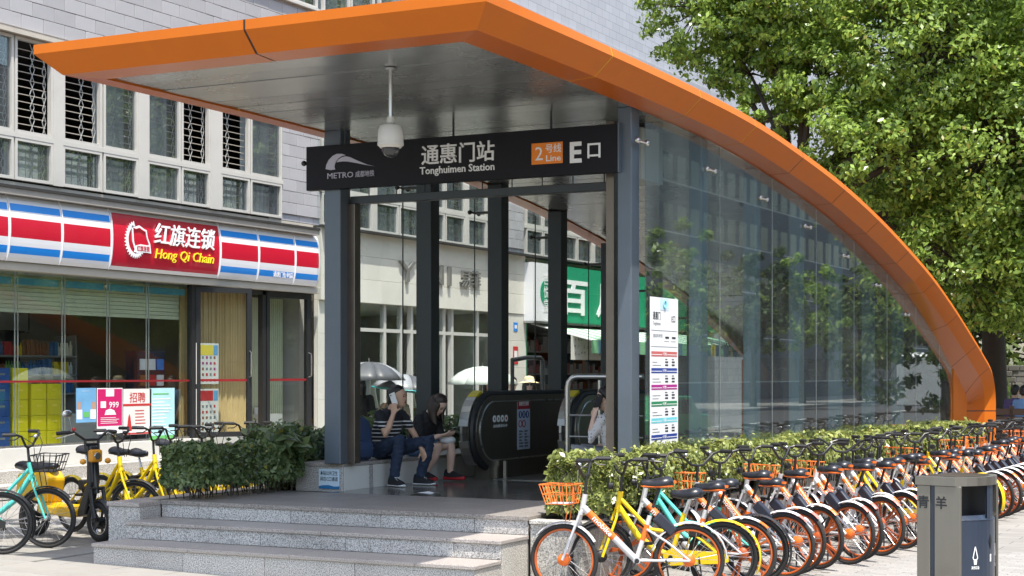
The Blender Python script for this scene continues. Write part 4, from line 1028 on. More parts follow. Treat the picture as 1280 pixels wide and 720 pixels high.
mb.build('emblem', 'letter_white', ss)
fl = [(19.77,4.02),(19.85,4.00),(19.95,4.03),(20.07,3.98),(20.12,3.97),(20.15,3.85),(20.21,3.75),(20.23,3.61),(20.09,3.62),(19.97,3.61),(19.89,3.59),(19.83,3.67),(19.79,3.77)]
mb = MB()
cen = (19.99,3.82); infl = [(cen[0]+(u-cen[0])*.84, cen[1]+(v-cen[1])*.84) for u, v in fl]
for k in range(len(fl)): mb.prism([fl[k], fl[(k+1) % len(fl)], infl[(k+1) % len(fl)], infl[k]], lambda u, v: (xs_, u, v), lambda u, v: (xs_+.012, u, v))
mb.prism([(19.83,3.61),(20.22,3.62),(20.21,3.73),(19.99,3.74),(19.87,3.71)], lambda u, v: (xs_+.001, u, v), lambda u, v: (xs_+.013, u, v))
mb.build('emblem', 'letter_white', ss)
text_mb('红旗连锁', .09, (xs_+.0145, 20.04, 3.642), YU, UZ, .002, .01, fit=.3).build('lettering', 'lb_red', ss)
text_mb('通惠门便利店', .11, (lbx(.17)+.004, 23.86, ZB+.115), YU, UZ, .004, .008, fit=.6).build('lettering', 'letter_white', ss)

# ------------------------------------------------------------------ clothes shop
ys = thing('clothes_shop', 'cream clad clothes shop front with pale window frames behind the entrance', 'shopfront', (-17, 29.5, 0))
y = 25.32
for r_ in range(3):
    z0 = 3.1 + r_*.45; y = 25.32; 
    for w_ in (2.1, 2.2, 2.2, 1.95): bevel(MB().box((-17.03, y+.002, z0+.002), (-16.86, y+w_-.002, z0+.448)).build('cladding_panel', 'cladding', ys), .003); y += w_
for r_ in range(5): bevel(MB().box((-17.03, 25.32, .02+r_*.616), (-16.93, 26.35, .632+r_*.616)).build('cladding_panel', 'cladding', ys), .003)
for r_ in range(5): bevel(MB().box((-17.03, 32.75, .02+r_*.616), (-16.88, 33.85, .632+r_*.616)).build('cladding_panel', 'cladding', ys), .003)
MB().box((-17.1, 26.36, 0), (-16.95, 32.74, .32)).build('plinth', 'granite_warm', ys)
MB().box((-21.9, 25.45, .02), (-17.1, 33.1, .3)).build('floor', 'interior_floor', ys)
MB().box((-21.9, 25.45, 3.1), (-17.1, 33.1, 3.2)).build('ceiling', 'white_paint', ys)
MB().box((-21.9, 25.45, .3), (-21.8, 33.1, 3.1)).build('back_wall', 'plaster', ys)
for a in (26.36, 27.7, 28.35, 28.75, 30.1, 30.45, 31.6, 32.66): MB().box((-17.06, a, .32), (-16.96, a+.08, 3.1)).build('mullion', 'win_white', ys)
MB().box((-17.05, 26.44, 2.55), (-16.97, 32.66, 2.62)).build('transom', 'win_white', ys)
for a, b_ in ((26.44,27.7),(27.78,28.35),(28.83,30.1),(30.53,31.6),(31.68,32.66)): MB().box((-17.01, a, .32), (-17.0, b_, 3.1)).build('glass_pane', 'glass_shop', ys)
lt = thing('shop_letters', 'raised metal shop letters on the cream cladding', 'sign', (-16.8, 29.7, 3.5))
text_mb('YINI', .60, (-16.855, 29.15, 3.58), YU, UZ, .06, .0, fit=2.1, spacing=1.15).build('lettering', 'gold_letter', lt)
text_mb('易菲', .40, (-16.855, 31.05, 3.62), YU, UZ, .05, .01, fit=.9).build('lettering', 'gold_letter', lt)
pn = thing('number_plate', 'small blue house number plate on the cream pillar', 'sign', (-16.87, 33.3, 2.75))
MB().box((-16.879, 33.2, 2.7), (-16.87, 33.4, 2.9)).build('plate', 'lb_blue', pn); MB().box((-16.869, 33.24, 2.76), (-16.868, 33.36, 2.84)).build('print', 'letter_white', pn)
pn = thing('fire_notice', 'small red and white notice below the number plate on the cream pillar', 'sign', (-16.87, 33.3, 2.0))
MB().box((-16.879, 33.18, 1.95), (-16.87, 33.42, 2.35)).build('plate', 'ps_red', pn); MB().box((-16.869, 33.22, 2.02), (-16.868, 33.38, 2.25)).build('print', 'letter_white', pn)
# clothes on a rail inside
cr = thing('clothes_rail', 'rail of coloured clothes inside the clothes shop', 'clothes rail', (-18.6, 29, .3))
MB().tube([(-18.6, 27, .3), (-18.6, 27, 1.75), (-18.6, 32.2, 1.75), (-18.6, 32.2, .3)], .015, 8).build('rail', 'steel', cr, True)
for k in range(22):
    y = 27.2 + k*.23; h = random.uniform(.7, 1.1); c0 = random.choice(['goods0', 'goods1', 'goods7', 'hanging_sheet', 'ink_grey', 'ps_face', 'goods5', 'blind'])
    mb = MB(); mb.rings([[(-18.6+x_, y+d_, 1.72-u*h) for x_, d_ in ((-w_, -.02), (w_, -.02), (w_, .03), (-w_, .03))] for u, w_ in ((0, .06), (.08, .2), (.5, .17), (1, .25))]); mb.build('garment', c0, cr)

# ------------------------------------------------------------------ green shop
gs = thing('grocery_shop', 'dark open shop front under the green sign', 'shopfront', (-17, 38, 0))
MB().box((-17.03, 33.86, 0), (-16.95, 34.05, 4.4)).build('post', 'green_sign', gs); MB().box((-21.9, 34.1, .02), (-21.6, 46.9, 3)).build('back_wall', 'room_dark', gs)
MB().box((-21.9, 34.1, .0), (-17, 46.9, .1)).build('floor', 'interior_floor', gs); MB().box((-21.9, 34.1, 2.95), (-17.05, 46.9, 3.05)).build('ceiling', 'room_dark', gs)
for k in range(4):
    z = .5+k*.6; MB().box((-19.6, 35, z), (-19.1, 46, z+.03)).build('shelf', 'shelf_grey', gs); mb = MB(); y = 35
    while y < 46: w_ = random.uniform(.1, .3); mb.box((-19.4, y, z+.03), (-19.12, y+w_-.02, z+.03+random.uniform(.1, .4)), random.randrange(4)); y += w_
    mb.build('goods', ['ink_grey', 'goods7', 'board_red', 'shelf_grey'], gs)['kind'] = 'stuff'
gsn = thing('green_shop_sign', 'large green shop sign with white characters and pale left end', 'sign', (-16.8, 38, 2.95))
MB().box((-16.87, 33.7, 2.95), (-16.62, 34.65, 4.3)).build('end_panel', 'lightbox_white', gsn); MB().box((-17.0, 34.66, 2.95), (-16.62, 46, 4.3)).build('panel', 'green_sign', gsn)
MB().box((-16.87, 33.7, 2.90), (-16.6, 46, 2.948)).build('frame', 'steel', gsn)
MB().lathe([(.3, -16.619), (.3, -16.61)], 24, (0, 34.36, 3.62), 'x').build('oval', 'green_sign', gsn)
gsn.children[-1].scale = (1, 1, 1)
for k, ch in enumerate('百悦堂'): text_mb(ch, .3, (-16.605, 34.36, 3.82-k*.3), YU, UZ, .003, 0).build('lettering', 'letter_white', gsn)
text_mb('百', .92, (-16.615, 35.9, 3.24), YU, UZ, .02, .02, fit=1.55).build('lettering', 'letter_white', gsn)
text_mb('月', .92, (-16.615, 37.9, 3.24), YU, UZ, .02, .02, fit=1.1).build('lettering', 'letter_white', gsn)
aw = thing('striped_awning', 'pale green striped awning over the dark shop', 'awning', (-16, 38, 2.4))
n = 30
for k in range(n):
    y0 = 34.3 + k*.36; MB().obox((-16.2, y0+.18, 2.70), (.78, 0, -.20), (0, .178, 0), (.004, 0, .012)).build('stripe', 'awning_green' if k % 2 else 'awning_white', aw)
    MB().box((-15.42, y0+.002, 2.2), (-15.41, y0+.358, 2.5)).build('valance', ['awning_green', 'awning_blue', 'lb_yellow', 'awning_blue'][k % 4], aw)
hb = thing('handwritten_board', 'pale handwritten banner hanging at the dark shop', 'banner', (-16.5, 35.2, 2.2))
MB().box((-15.9, 34.2, 2.05), (-15.89, 36.9, 2.62)).build('sheet', 'plaster', hb)
mb = MB()
for r_ in range(3):
    y = 34.35
    while y < 36.7:
        for q in range(3): mb.bar((-15.888, y+random.uniform(0,.12), 2.15+r_*.16+random.uniform(0,.1)), (-15.888, y+random.uniform(0,.14), 2.15+r_*.16+random.uniform(0,.1)), .014, .004, (1,0,0))
        y += random.choice((.17, .2, .34))
mb.build('brush_marks', 'ink_grey', hb)
# ------------------------------------------------------------------ hedges and shrubs
def hedge(name, label, cat, x0, x1, y0, y1, z0, ztop, n, leaf, mn, core=True, bottom=.18, seed=1, lsz=None):
    rng = np.random.default_rng(seed); h = thing(name, label, cat, ((x0+x1)/2, y0, z0))
    yy = y0 + (y1-y0)*rng.random(n)**(1.5 if y1-y0 > 8 else 1.0)
    t = (yy-y0)/(y1-y0); zt = ztop(t) + .05*np.sin(yy*3.1) + .04*np.sin(yy*7.7+1) + .025*np.sin(yy*17) ; sc = (1 + 1.1*t) if y1-y0 > 8 else np.ones(n)
    side = rng.choice(4, n, p=[.42, .30, .16, .12]); u = rng.random(n); dep = np.abs(rng.normal(0, .05, n))
    X = np.empty(n); Z = np.empty(n); Y = yy.copy(); nr = np.zeros((n, 3)); H = zt - z0
    bul = lambda v: .05*np.sin(v*2.3) + .05*np.sin(v*5.9) + .03*np.sin(v*13+2)
    zz = z0 + H*(bottom + (1-bottom)*rng.random(n)**.8)
    rnd = lambda v: .10*np.clip((v - z0)/H, 0, 1)**4
    m0 = side == 0; X[m0] = (x1 - dep + bul(yy) - rnd(zz))[m0]; Z[m0] = zz[m0]; nr[m0] = (1, -.2, .4)
    m1 = side == 1; X[m1] = (x0 + (x1-x0)*u)[m1]; Z[m1] = (zt - dep - .10*np.abs(2*u-1)**3)[m1]; nr[m1] = (0, 0, 1)
    m2 = side == 2; X[m2] = (x0 + (x1-x0)*u)[m2]; Y[m2] = (y0 + dep + .03*np.sin(zz*9))[m2] ; Z[m2] = zz[m2]; nr[m2] = (0, -1, .4); Z[m2] = np.minimum(Z[m2], ztop(0.)+.02)
    m3 = side == 3; X[m3] = (x0 + dep)[m3]; Z[m3] = zz[m3]; nr[m3] = (-1, 0, .4)
    # upright sprigs that break the outline
    k = n//14; i = rng.choice(n, k); Z[i] += np.abs(rng.normal(0, .035, k)); X[i] += rng.normal(0, .03, k)
    pos = np.c_[X, Y, Z] - np.array(h.location)
    link('foliage', leaf_mesh('foliage', pos, nr, leaf*sc, mn, .55, rng=rng), h)
    # stems and dense dark inside
    mb = MB(); ny = max(3, int((y1-y0)/.09))
    for k in range(ny):
        y = y0 + (y1-y0)*(k+.5)/ny + rng.normal(0, .02)
        for q in range(3):
            x = x0 + (x1-x0)*rng.uniform(.15, .95); p = [(x, y, z0-.03)]
            for s_ in (.35, .7, .92): p.append((x + rng.normal(0, .04), y + rng.normal(0, .04), z0 + (float(ztop((y-y0)/(y1-y0)))-z0)*s_))
            mb.tube(p, [.008, .007, .005, .003], 4)
    mb.build('stems', 'twig', h)
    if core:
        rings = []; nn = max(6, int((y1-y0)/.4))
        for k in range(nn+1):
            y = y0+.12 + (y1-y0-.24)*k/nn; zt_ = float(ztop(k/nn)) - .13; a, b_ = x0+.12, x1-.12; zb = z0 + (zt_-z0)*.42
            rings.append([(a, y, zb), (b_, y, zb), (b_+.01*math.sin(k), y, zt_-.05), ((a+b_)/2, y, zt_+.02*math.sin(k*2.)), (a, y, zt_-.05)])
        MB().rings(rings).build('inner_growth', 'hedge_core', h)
    return h
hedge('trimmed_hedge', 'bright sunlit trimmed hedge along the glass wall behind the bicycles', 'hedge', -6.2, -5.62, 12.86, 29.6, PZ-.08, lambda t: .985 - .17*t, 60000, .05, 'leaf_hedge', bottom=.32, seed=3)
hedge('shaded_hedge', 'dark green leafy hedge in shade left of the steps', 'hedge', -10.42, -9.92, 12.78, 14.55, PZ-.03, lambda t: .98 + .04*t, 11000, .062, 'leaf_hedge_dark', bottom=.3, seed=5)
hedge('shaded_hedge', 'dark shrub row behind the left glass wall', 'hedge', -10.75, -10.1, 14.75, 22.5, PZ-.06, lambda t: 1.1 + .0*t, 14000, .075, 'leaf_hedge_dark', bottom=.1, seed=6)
def shrub(label, x, y, z0, r, h, n, leaf, mn, seed):
    rng = np.random.default_rng(seed); s_ = thing('leafy_shrub', label, 'shrub', (x, y, z0)); mb = MB(); P = []; Nn = []
    for k in range(16):
        a = rng.uniform(0, 6.28); q = rng.uniform(.2, 1)*r; tip = Vector((q*math.cos(a), q*math.sin(a), h*rng.uniform(.55, 1)))
        mb.tube([(0, 0, -.05), (tip.x*.4, tip.y*.4, tip.z*.5), tuple(tip)], [.012, .008, .004], 5)
        for j in range(n//16):
            d = Vector((math.cos(j*2.4), math.sin(j*2.4), rng.uniform(-.1, .6))); P.append(tip*rng.uniform(.5, 1.) + d*rng.uniform(.03, .15)); Nn.append((d.x*.4, d.y*.4, 1))
    mb.build('stems', 'twig', s_); link('foliage', leaf_mesh('foliage', P, Nn, np.full(len(P), leaf), mn, .38, rng=rng), s_)
shrub('broad leaved dark shrub against the left steel column', -10.1, 14.3, PZ-.02, .34, .70, 900, .17, 'leaf_hedge_dark', 11)
shrub('broad leaved shrub just outside the glass behind the bench', -10.35, 16.9, PZ-.05, .4, .85, 800, .15, 'leaf_dark', 12)

# ------------------------------------------------------------------ trees
def tree(name, label, base, h, lobes, n, leaf, mn, trunk_r=.22, fork=.45, seed=1, lean=(0,0), group=None, aspect=.5, droop=0.):
    """lobes: (dx, dy, z, rx, ry, rz) ellipsoids of the crown, relative to the base"""
    rng = np.random.default_rng(seed); t_ = thing(name, label, 'tree', base, group)
    ft = Vector((lean[0], lean[1], h*fork)); mb = MB(); B = Vector(base)
    tr = [Vector((0, 0, -.1)), Vector((.03, .02, h*fork*.3)), Vector((lean[0]*.5, lean[1]*.5, h*fork*.65)), ft]
    mb.tube([B+p for p in tr], [trunk_r*1.25, trunk_r, trunk_r*.88, trunk_r*.75], 10); mb.build('trunk', 'bark', t_, True)
    lb = MB(); P = []; Nn = []; vol = np.array([l[3]*l[4]*l[5] for l in lobes])**.67; vol /= vol.sum()
    for (dx, dy, z, rx, ry, rz), w_ in zip(lobes, vol):
        c = Vector((dx, dy, z)); mid = ft.lerp(c, .5) + Vector((rng.normal(0, .2), rng.normal(0, .2), rng.normal(0, .2)))
        lb.tube([B+ft*.9, B+mid, B+c], [trunk_r*.55, trunk_r*.34, trunk_r*.14], 7)
        ncl = max(8, int(n*w_/70))
        for k in range(ncl):
            d = rng.normal(0, 1, 3); d /= np.linalg.norm(d); rad = rng.uniform(.5, 1.05)**.6
            cl = np.array(c) + d*np.array((rx, ry, rz))*rad
            if k % 4 == 0: 
                q = Vector(cl); lb.tube([B+c.lerp(q, .05), B+c.lerp(q, .5)+Vector((0,0,rng.normal(0,.1))), B+q], [trunk_r*.13, trunk_r*.07, .008], 4)
            m_ = int(n*w_/ncl); cr = rng.uniform(.28, .55)*(rx+ry+rz)/6
            o = rng.normal(0, 1, (m_, 3)); o /= np.linalg.norm(o, axis=1)[:, None]; o *= (rng.random(m_)**.45*cr)[:, None]; o[:, 2] *= .7 + droop; o[:, :2] *= 1 - .45*droop; o[:, 2] -= .25*np.hypot(o[:, 0], o[:, 1])
            P.append(cl + o); nn = o*.8/cr + d*.6; nn[:, 2] += .5; Nn.append(nn)
    lb.build('limbs', 'bark', t_, True)
    P = np.concatenate(P); Nn = np.concatenate(Nn)
    link('crown', leaf_mesh('crown', P, Nn, np.full(len(P), leaf), mn, aspect, rng=rng), t_)
    return t_
tree('street_tree', 'large glossy leaved tree with dark forked limbs right behind the canopy', (-10.5, 33.5, 0), 10, [(-1.9,0,9.7,1.35,1.5,1.3),(-.9,.2,8.2,.85,1.2,.75),(.7,.3,10.2,2.2,2.,1.6),(2.9,-.2,8.3,2.3,2.,2.0),(-.2,-.4,7.1,.8,1.1,.6),(4.3,0,6.2,2.3,2.0,2.1),(2.2,-.6,6.2,1.7,1.7,1.3),(5.3,.2,4.3,2.0,1.8,1.8),(4.0,0,10.4,2.4,2,1.8),(3.6,-.2,4.0,1.6,1.5,1.4),(5.9,-.3,7.8,1.9,1.8,1.8),(.9,-.3,7.9,1.2,1.3,.9),(-1.2,.4,10.6,1.7,1.6,1.2),(-.3,.2,9.2,1.5,1.5,1.1)], 150000, .125, 'leaf_tree', .2, .56, 21, (.25, 0))
tree('street_tree', 'yellow green fine leaved tree at the right edge above the bicycles', (-5.4, 35.6, -.11), 11, [(-.6,0,10.2,2.5,2,2.2),(1.6,0,9.2,2.4,2,2),(-.4,.2,7.6,2.2,2,1.8),(1.8,-.2,6.6,2.2,1.9,1.9),(-.9,.2,5.4,1.9,1.7,1.5),(1.2,0,4.6,1.9,1.6,1.3)], 60000, .11, 'leaf_tree_b', .17, .4, 22, (.1, 0), aspect=.34, droop=.9)
tree('street_tree', 'tall dark tree with a thick trunk just past the end of the canopy', (-7.0, 37.5, -.08), 11, [(0,0,9.6,2.6,2.4,2.5),(1.8,.6,7.2,2.4,2.2,2.1),(-1.7,.8,7.0,2.3,2.1,2.2),(.8,1.4,5.4,2.2,1.8,1.6),(-1.6,1,4.6,1.9,1.5,1.4)], 46000, .135, 'leaf_tree', .28, .42, 23)
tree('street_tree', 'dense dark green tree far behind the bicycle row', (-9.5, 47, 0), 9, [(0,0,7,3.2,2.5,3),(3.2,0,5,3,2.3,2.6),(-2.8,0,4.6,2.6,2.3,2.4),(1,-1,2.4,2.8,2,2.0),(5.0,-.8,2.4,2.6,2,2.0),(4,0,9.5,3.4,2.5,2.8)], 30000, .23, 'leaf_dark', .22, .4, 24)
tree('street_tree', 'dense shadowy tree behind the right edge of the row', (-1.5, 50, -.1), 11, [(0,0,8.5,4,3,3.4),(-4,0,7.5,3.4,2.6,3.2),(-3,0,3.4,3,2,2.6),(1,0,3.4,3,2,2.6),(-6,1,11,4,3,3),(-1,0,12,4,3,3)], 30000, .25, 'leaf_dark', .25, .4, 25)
tree('street_tree', 'added unseen tree left of the frame to shade the parked scooter', (-14.4, 9.6, 0), 7.6, [(3.7,1.85,6.5,1.25,1.2,.7),(2.9,2.7,6.7,1.2,1.1,.8),(2.2,1.4,6.9,1.2,1.1,.9),(.6,1.2,7.2,1.5,1.4,1.0)], 9000, .16, 'leaf_tree', .16, .62, 27)  # out of view, added so its crown casts shade around the scooter
tree('street_tree', 'dark leafy tree behind the middle of the glass wall', (-12.2, 43, 0), 8, [(0,0,5.6,2.4,2,2.2),(1.6,0,3.4,2.2,1.8,1.8),(-1.5,.3,3.4,2.0,1.7,1.7),(2.6,.4,5.6,2.0,1.7,1.8),(.3,0,1.6,2.4,1.6,1.3),(2.8,.2,1.7,1.8,1.6,1.4),(-2.2,.2,5.9,1.6,1.6,1.6)], 26000, .2, 'leaf_dark', .18, .35, 28)
tree('street_tree', 'dark tree farther down the street behind the glass wall', (-14.5, 53, 0), 9, [(0,0,6,2.8,2.4,2.6),(2.4,0,4,2.6,2.2,2.2),(-2,0,4,2.2,2,2.2),(4.2,0,5.8,2.4,2.2,2.4)], 16000, .24, 'leaf_dark', .2, .35, 29)
# masonry wall and timber fence beyond the row
wl = thing('stone_wall', 'grey stone garden wall under the far trees', 'wall', (-8, 44, 0))
rng = random.Random(5)
for r_ in range(14):
    x = -9.6 - rng.random()*.4
    while x < -6.9: 
        w_ = rng.uniform(.16, .42); bevel(MB().box((x+.008, 44+rng.uniform(-.03, .03), -.15+r_*.15+.008), (x+w_-.008, 44.3, -.15+(r_+1)*.15-.008)).build('stone', 'stone_dark', wl), .01); x += w_
MB().box((-9.9, 44.03, -.2), (-6.4, 44.28, 1.9)).build('bed', 'mortar', wl)
mat('timber', (.075, .042, .024), .7, var=.3, scale=9, stretch=(.15, 1, 1))
tf = thing('timber_fence', 'low dark timber slat fence behind the end of the canopy', 'fence', (-4.4, 34, 0))
for k in range(6):
    z = .1 + k*.16
    for a, b_ in ((-6.75, -5.95), (-5.9, -4.9)): bevel(MB().box((a, 33.6, z), (b_, 33.64, z+.13)).build('slat', 'timber', tf), .006)
for x in (-6.7, -5.97, -5.0): MB().box((x, 33.65, -.14), (x+.09, 33.74, 1.08)).build('post', 'timber', tf)

# ------------------------------------------------------------------ the far side of the street (seen mirrored in the glass wall)
mat('tower_wall', (.13, .134, .145), .7, var=.1); mat('tower_glass', (.05, .06, .07), .15)
for q, (x, y, w_, d_, hh, lb) in enumerate(((24, 10, 14, 30, 26, 'tall grey tower block across the street, mirrored in the glass wall'), (25, 52, 14, 30, 17, 'mid grey office block across the street, mirrored in the glass wall'), (26, 95, 14, 60, 22, 'far grey block down the street, mirrored in the glass wall'), (2, 300, 60, 40, 45, 'distant block closing the end of the street, mirrored in the glass wall'), (27, 165, 14, 120, 24, 'longest distant block down the street, mirrored in the glass wall'))):
    tb = thing('tower_block', lb, 'building', (x, y, 0), 'blocks across the street')
    MB().box((x, y, -.1), (x+w_, y+d_, hh)).build('wall', 'tower_wall', tb)
    for f in range(int(hh/3.2)):
        mb = MB(); z = 1.2+f*3.2
        MB().box((x-.02, y+.6, z-.12), (x+.01, y+d_-.6, z-.02)).build('sill_band', 'plaster', tb)
        for k in range(int(d_/2.4)): MB().box((x-.015, y+.7+k*2.4, z), (x+.01, y+2.3+k*2.4, z+1.7)).build('window', 'tower_glass', tb)
for k, (x, y) in enumerate(((17.5, 26), (18, 36), (17.5, 46), (18, 56), (17.6, 66), (18, 77), (17.5, 88), (18, 99), (17.6, 111), (17.8, 124), (17.4, 138), (17.9, 153), (17.5, 170))):
    tree('street_tree', 'roadside tree across the street, number %s from the near end' % ['one','two','three','four','five','six','seven','eight','nine','ten','eleven','twelve','thirteen'][k], (x, y, -.13), 8+k % 3, [(0,0,6,2.6,2.6,2.4),(1.2,1.4,4.6,2.0,2.2,1.7),(-1.2,-1.4,4.8,2.0,2.2,1.8),(0,.2,7.8,2.0,2.0,1.7)], 6000, .34, 'leaf_tree' if k % 2 else 'leaf_dark', .18, .4, 40+k, group='trees across the street')
mat('bus_white', (.42, .42, .41), .3); mat('bus_dark', (.02, .022, .026), .1); mat('bus_red', (.4, .02, .02), .35); mat('car_dark', (.03, .035, .04), .2, coat=.5); mat('taxi_green', (.05, .35, .12), .3, coat=.5)
def vehicle(name, label, x, y, L_, W_, prof_, glassz, mn, cat):
    v = thing(name, label, cat, (x, y, -.28)); mb = MB()
    mb.prism(prof_, lambda u, z: (x-W_/2, y+u, z-.28), lambda u, z: (x+W_/2, y+u, z-.28)); bevel(mb.build('body', mn, v), .06, 3)
    for side in (-1, 1):
        for (a, b_) in glassz[2]: MB().box((x+side*(W_/2+.004), y+a, glassz[0]-.28), (x+side*(W_/2-.01), y+b_, glassz[1]-.28)).build('side_window', 'bus_dark', v)
    r_ = glassz[3]
    for u in (L_*.2, L_*.8):
        for side in (-1, 1):
            wv = MB().torus(r_*.72, r_*.28, (x+side*(W_/2-.08), y+u, r_-.28), 'x', 20, 8).build('wheel', 'rubber', v, True)
            MB().lathe([(r_*.6, x+side*(W_/2-.02)), (r_*.5, x+side*(W_/2+.01))], 16, (0, y+u, r_-.28), 'x').build('hub_cap', 'steel', wv)
    return v
vb = vehicle('city_bus', 'white and red city bus on the street, mirrored in the glass wall', 7.2, 84, 11, 2.5, [(0,.35),(11,.35),(11,2.9),(10.8,3.1),(.2,3.1),(0,2.9)], (1.1, 2.3, [(.4+i*1.5, 1.75+i*1.5) for i in range(7)], .5), 'bus_white', 'bus')
MB().box((5.94, 84.02, .15), (8.46, 94.98, .62)).build('skirt', 'bus_red', vb)
vehicle('parked_car', 'dark saloon car on the street, mirrored in the glass wall', 4.2, 30, 4.5, 1.8, [(0,.3),(4.5,.3),(4.5,.75),(4.3,.9),(3.6,.95),(3.0,1.42),(1.3,1.42),(.5,.95),(0,.85)], (.95, 1.32, [(1.35, 2.1), (2.2, 2.95)], .32), 'car_dark', 'car')
vehicle('parked_car', 'green taxi on the street, mirrored in the glass wall', 4.3, 38, 4.5, 1.8, [(0,.3),(4.5,.3),(4.5,.75),(4.3,.9),(3.6,.95),(3.0,1.42),(1.3,1.42),(.5,.95),(0,.85)], (.95, 1.32, [(1.35, 2.1), (2.2, 2.95)], .32), 'taxi_green', 'car')
# ------------------------------------------------------------------ bicycles
mat('bk_silver', (.62, .62, .63), .3, .35, var=.04); mat('bk_orange', (.78, .15, .015), .35, var=.05, rnd=.06); mat('bk_rim_orange', (.42, .085, .014), .45, var=.15, rnd=.2, dirt=.3); mat('bk_yellow', (.78, .55, .008), .35, var=.05, rnd=.04)
mat('bk_teal', (.10, .55, .47), .35, var=.04); mat('bk_black', (.014, .014, .015), .4, var=.2); mat('bk_tyre', (.018, .017, .017), .75, var=.3, rnd=.3); mat('bk_chrome', (.6, .6, .6), .25, .95)
mat('bk_saddle', (.016, .017, .022), .33, var=.2); mat('bk_white', (.72, .72, .71), .35); mat('bk_red', (.6, .03, .03), .4); mat('bk_basket', (.80, .19, .03), .4, rnd=.06); mat('bk_tray', (.42, .42, .48), .5)
mat('bk_tip', (.62, .16, .13), .4)
mat('bk_lock', (.02, .023, .035), .3)
WR = .30; WB = 1.05
def wheel_parts(root, name, hub, rim_m, spoke, hub_m, org=(0,0,0)):
    ox = org[0]; cx = hub[0]-ox; cz = hub[2]
    P = lambda mb: mb
    w_ = MB().torus(WR-.02, .02, (cx, 0, cz), 'y', 40, 8).build(name, 'bk_tyre', root, True); w_.location.x = ox
    MB().torus(WR-.047, .011, (cx, 0, cz), 'y', 40, 6, rz=.014).build('rim', rim_m, w_, True)
    mb = MB()
    if spoke == 'wire':
        for k in range(24):
            a = 2*math.pi*k/24; b_ = a + (.5 if k % 2 else -.5); s_ = .025 if k % 4 < 2 else -.025
            mb.tube([(cx+.03*math.cos(b_), s_, cz+.03*math.sin(b_)), (cx+(WR-.05)*math.cos(a), 0, cz+(WR-.05)*math.sin(a))], .0021, 3, caps=False)
        mb.build('spokes', 'bk_chrome', w_)
    else:
        for k in range(5):
            a = 2*math.pi*k/5
            for da in (-.12, .12): mb.bar((cx+.04*math.cos(a), 0, cz+.04*math.sin(a)), (cx+(WR-.05)*math.cos(a+da), 0, cz+(WR-.05)*math.sin(a+da)), .02, .022, (0,1,0))
        mb.build('spokes', rim_m, w_)
    MB().lathe([(.022,-.05),(.05,-.03),(.055,0),(.05,.03),(.022,.05)] if hub_m != 'bk_chrome' else [(.018,-.05),(.025,-.03),(.02,0),(.025,.03),(.018,.05)], 16, (cx, 0, cz), 'y').build('hub', hub_m, w_, True)
    return w_
def fender(a0, a1, c, r, w_, x0=0):
    mb = MB(); n = 12; rows = []
    for k in range(n+1):
        a = R(a0 + (a1-a0)*k/n); row = []
        for j in (-1, -.6, 0, .6, 1):
            q = r - .012*j*j; row.append((c[0]-x0+q*math.cos(a), j*w_, c[2]+q*math.sin(a)))
        for j in (1, .6, 0, -.6, -1):
            q = r - .012*j*j - .004; row.append((c[0]-x0+q*math.cos(a), j*w_, c[2]+q*math.sin(a)))
        rows.append(row)
    return mb.rings(rows)
def saddle_mb(x, z):
    rs = []
    for u, w_, h_, dz in ((-.01,.02,.012,.0),(.0,.055,.03,.004),(.05,.085,.038,.006),(.10,.08,.038,.0),(.15,.052,.034,-.004),(.20,.03,.03,-.004),(.25,.024,.024,.0),(.268,.01,.01,.004)):
        ring = []
        for k in range(12):
            t = 2*math.pi*k/12; ring.append((x-.09+u, w_*math.cos(t), z+dz+(h_ if math.sin(t) > 0 else h_*.75)*math.sin(t)))
        rs.append(ring)
    return MB().rings(rs)
HUBR, HUBF = (0, 0, WR), (WB, 0, WR); SX = .88          # steering axis passes over x = SX
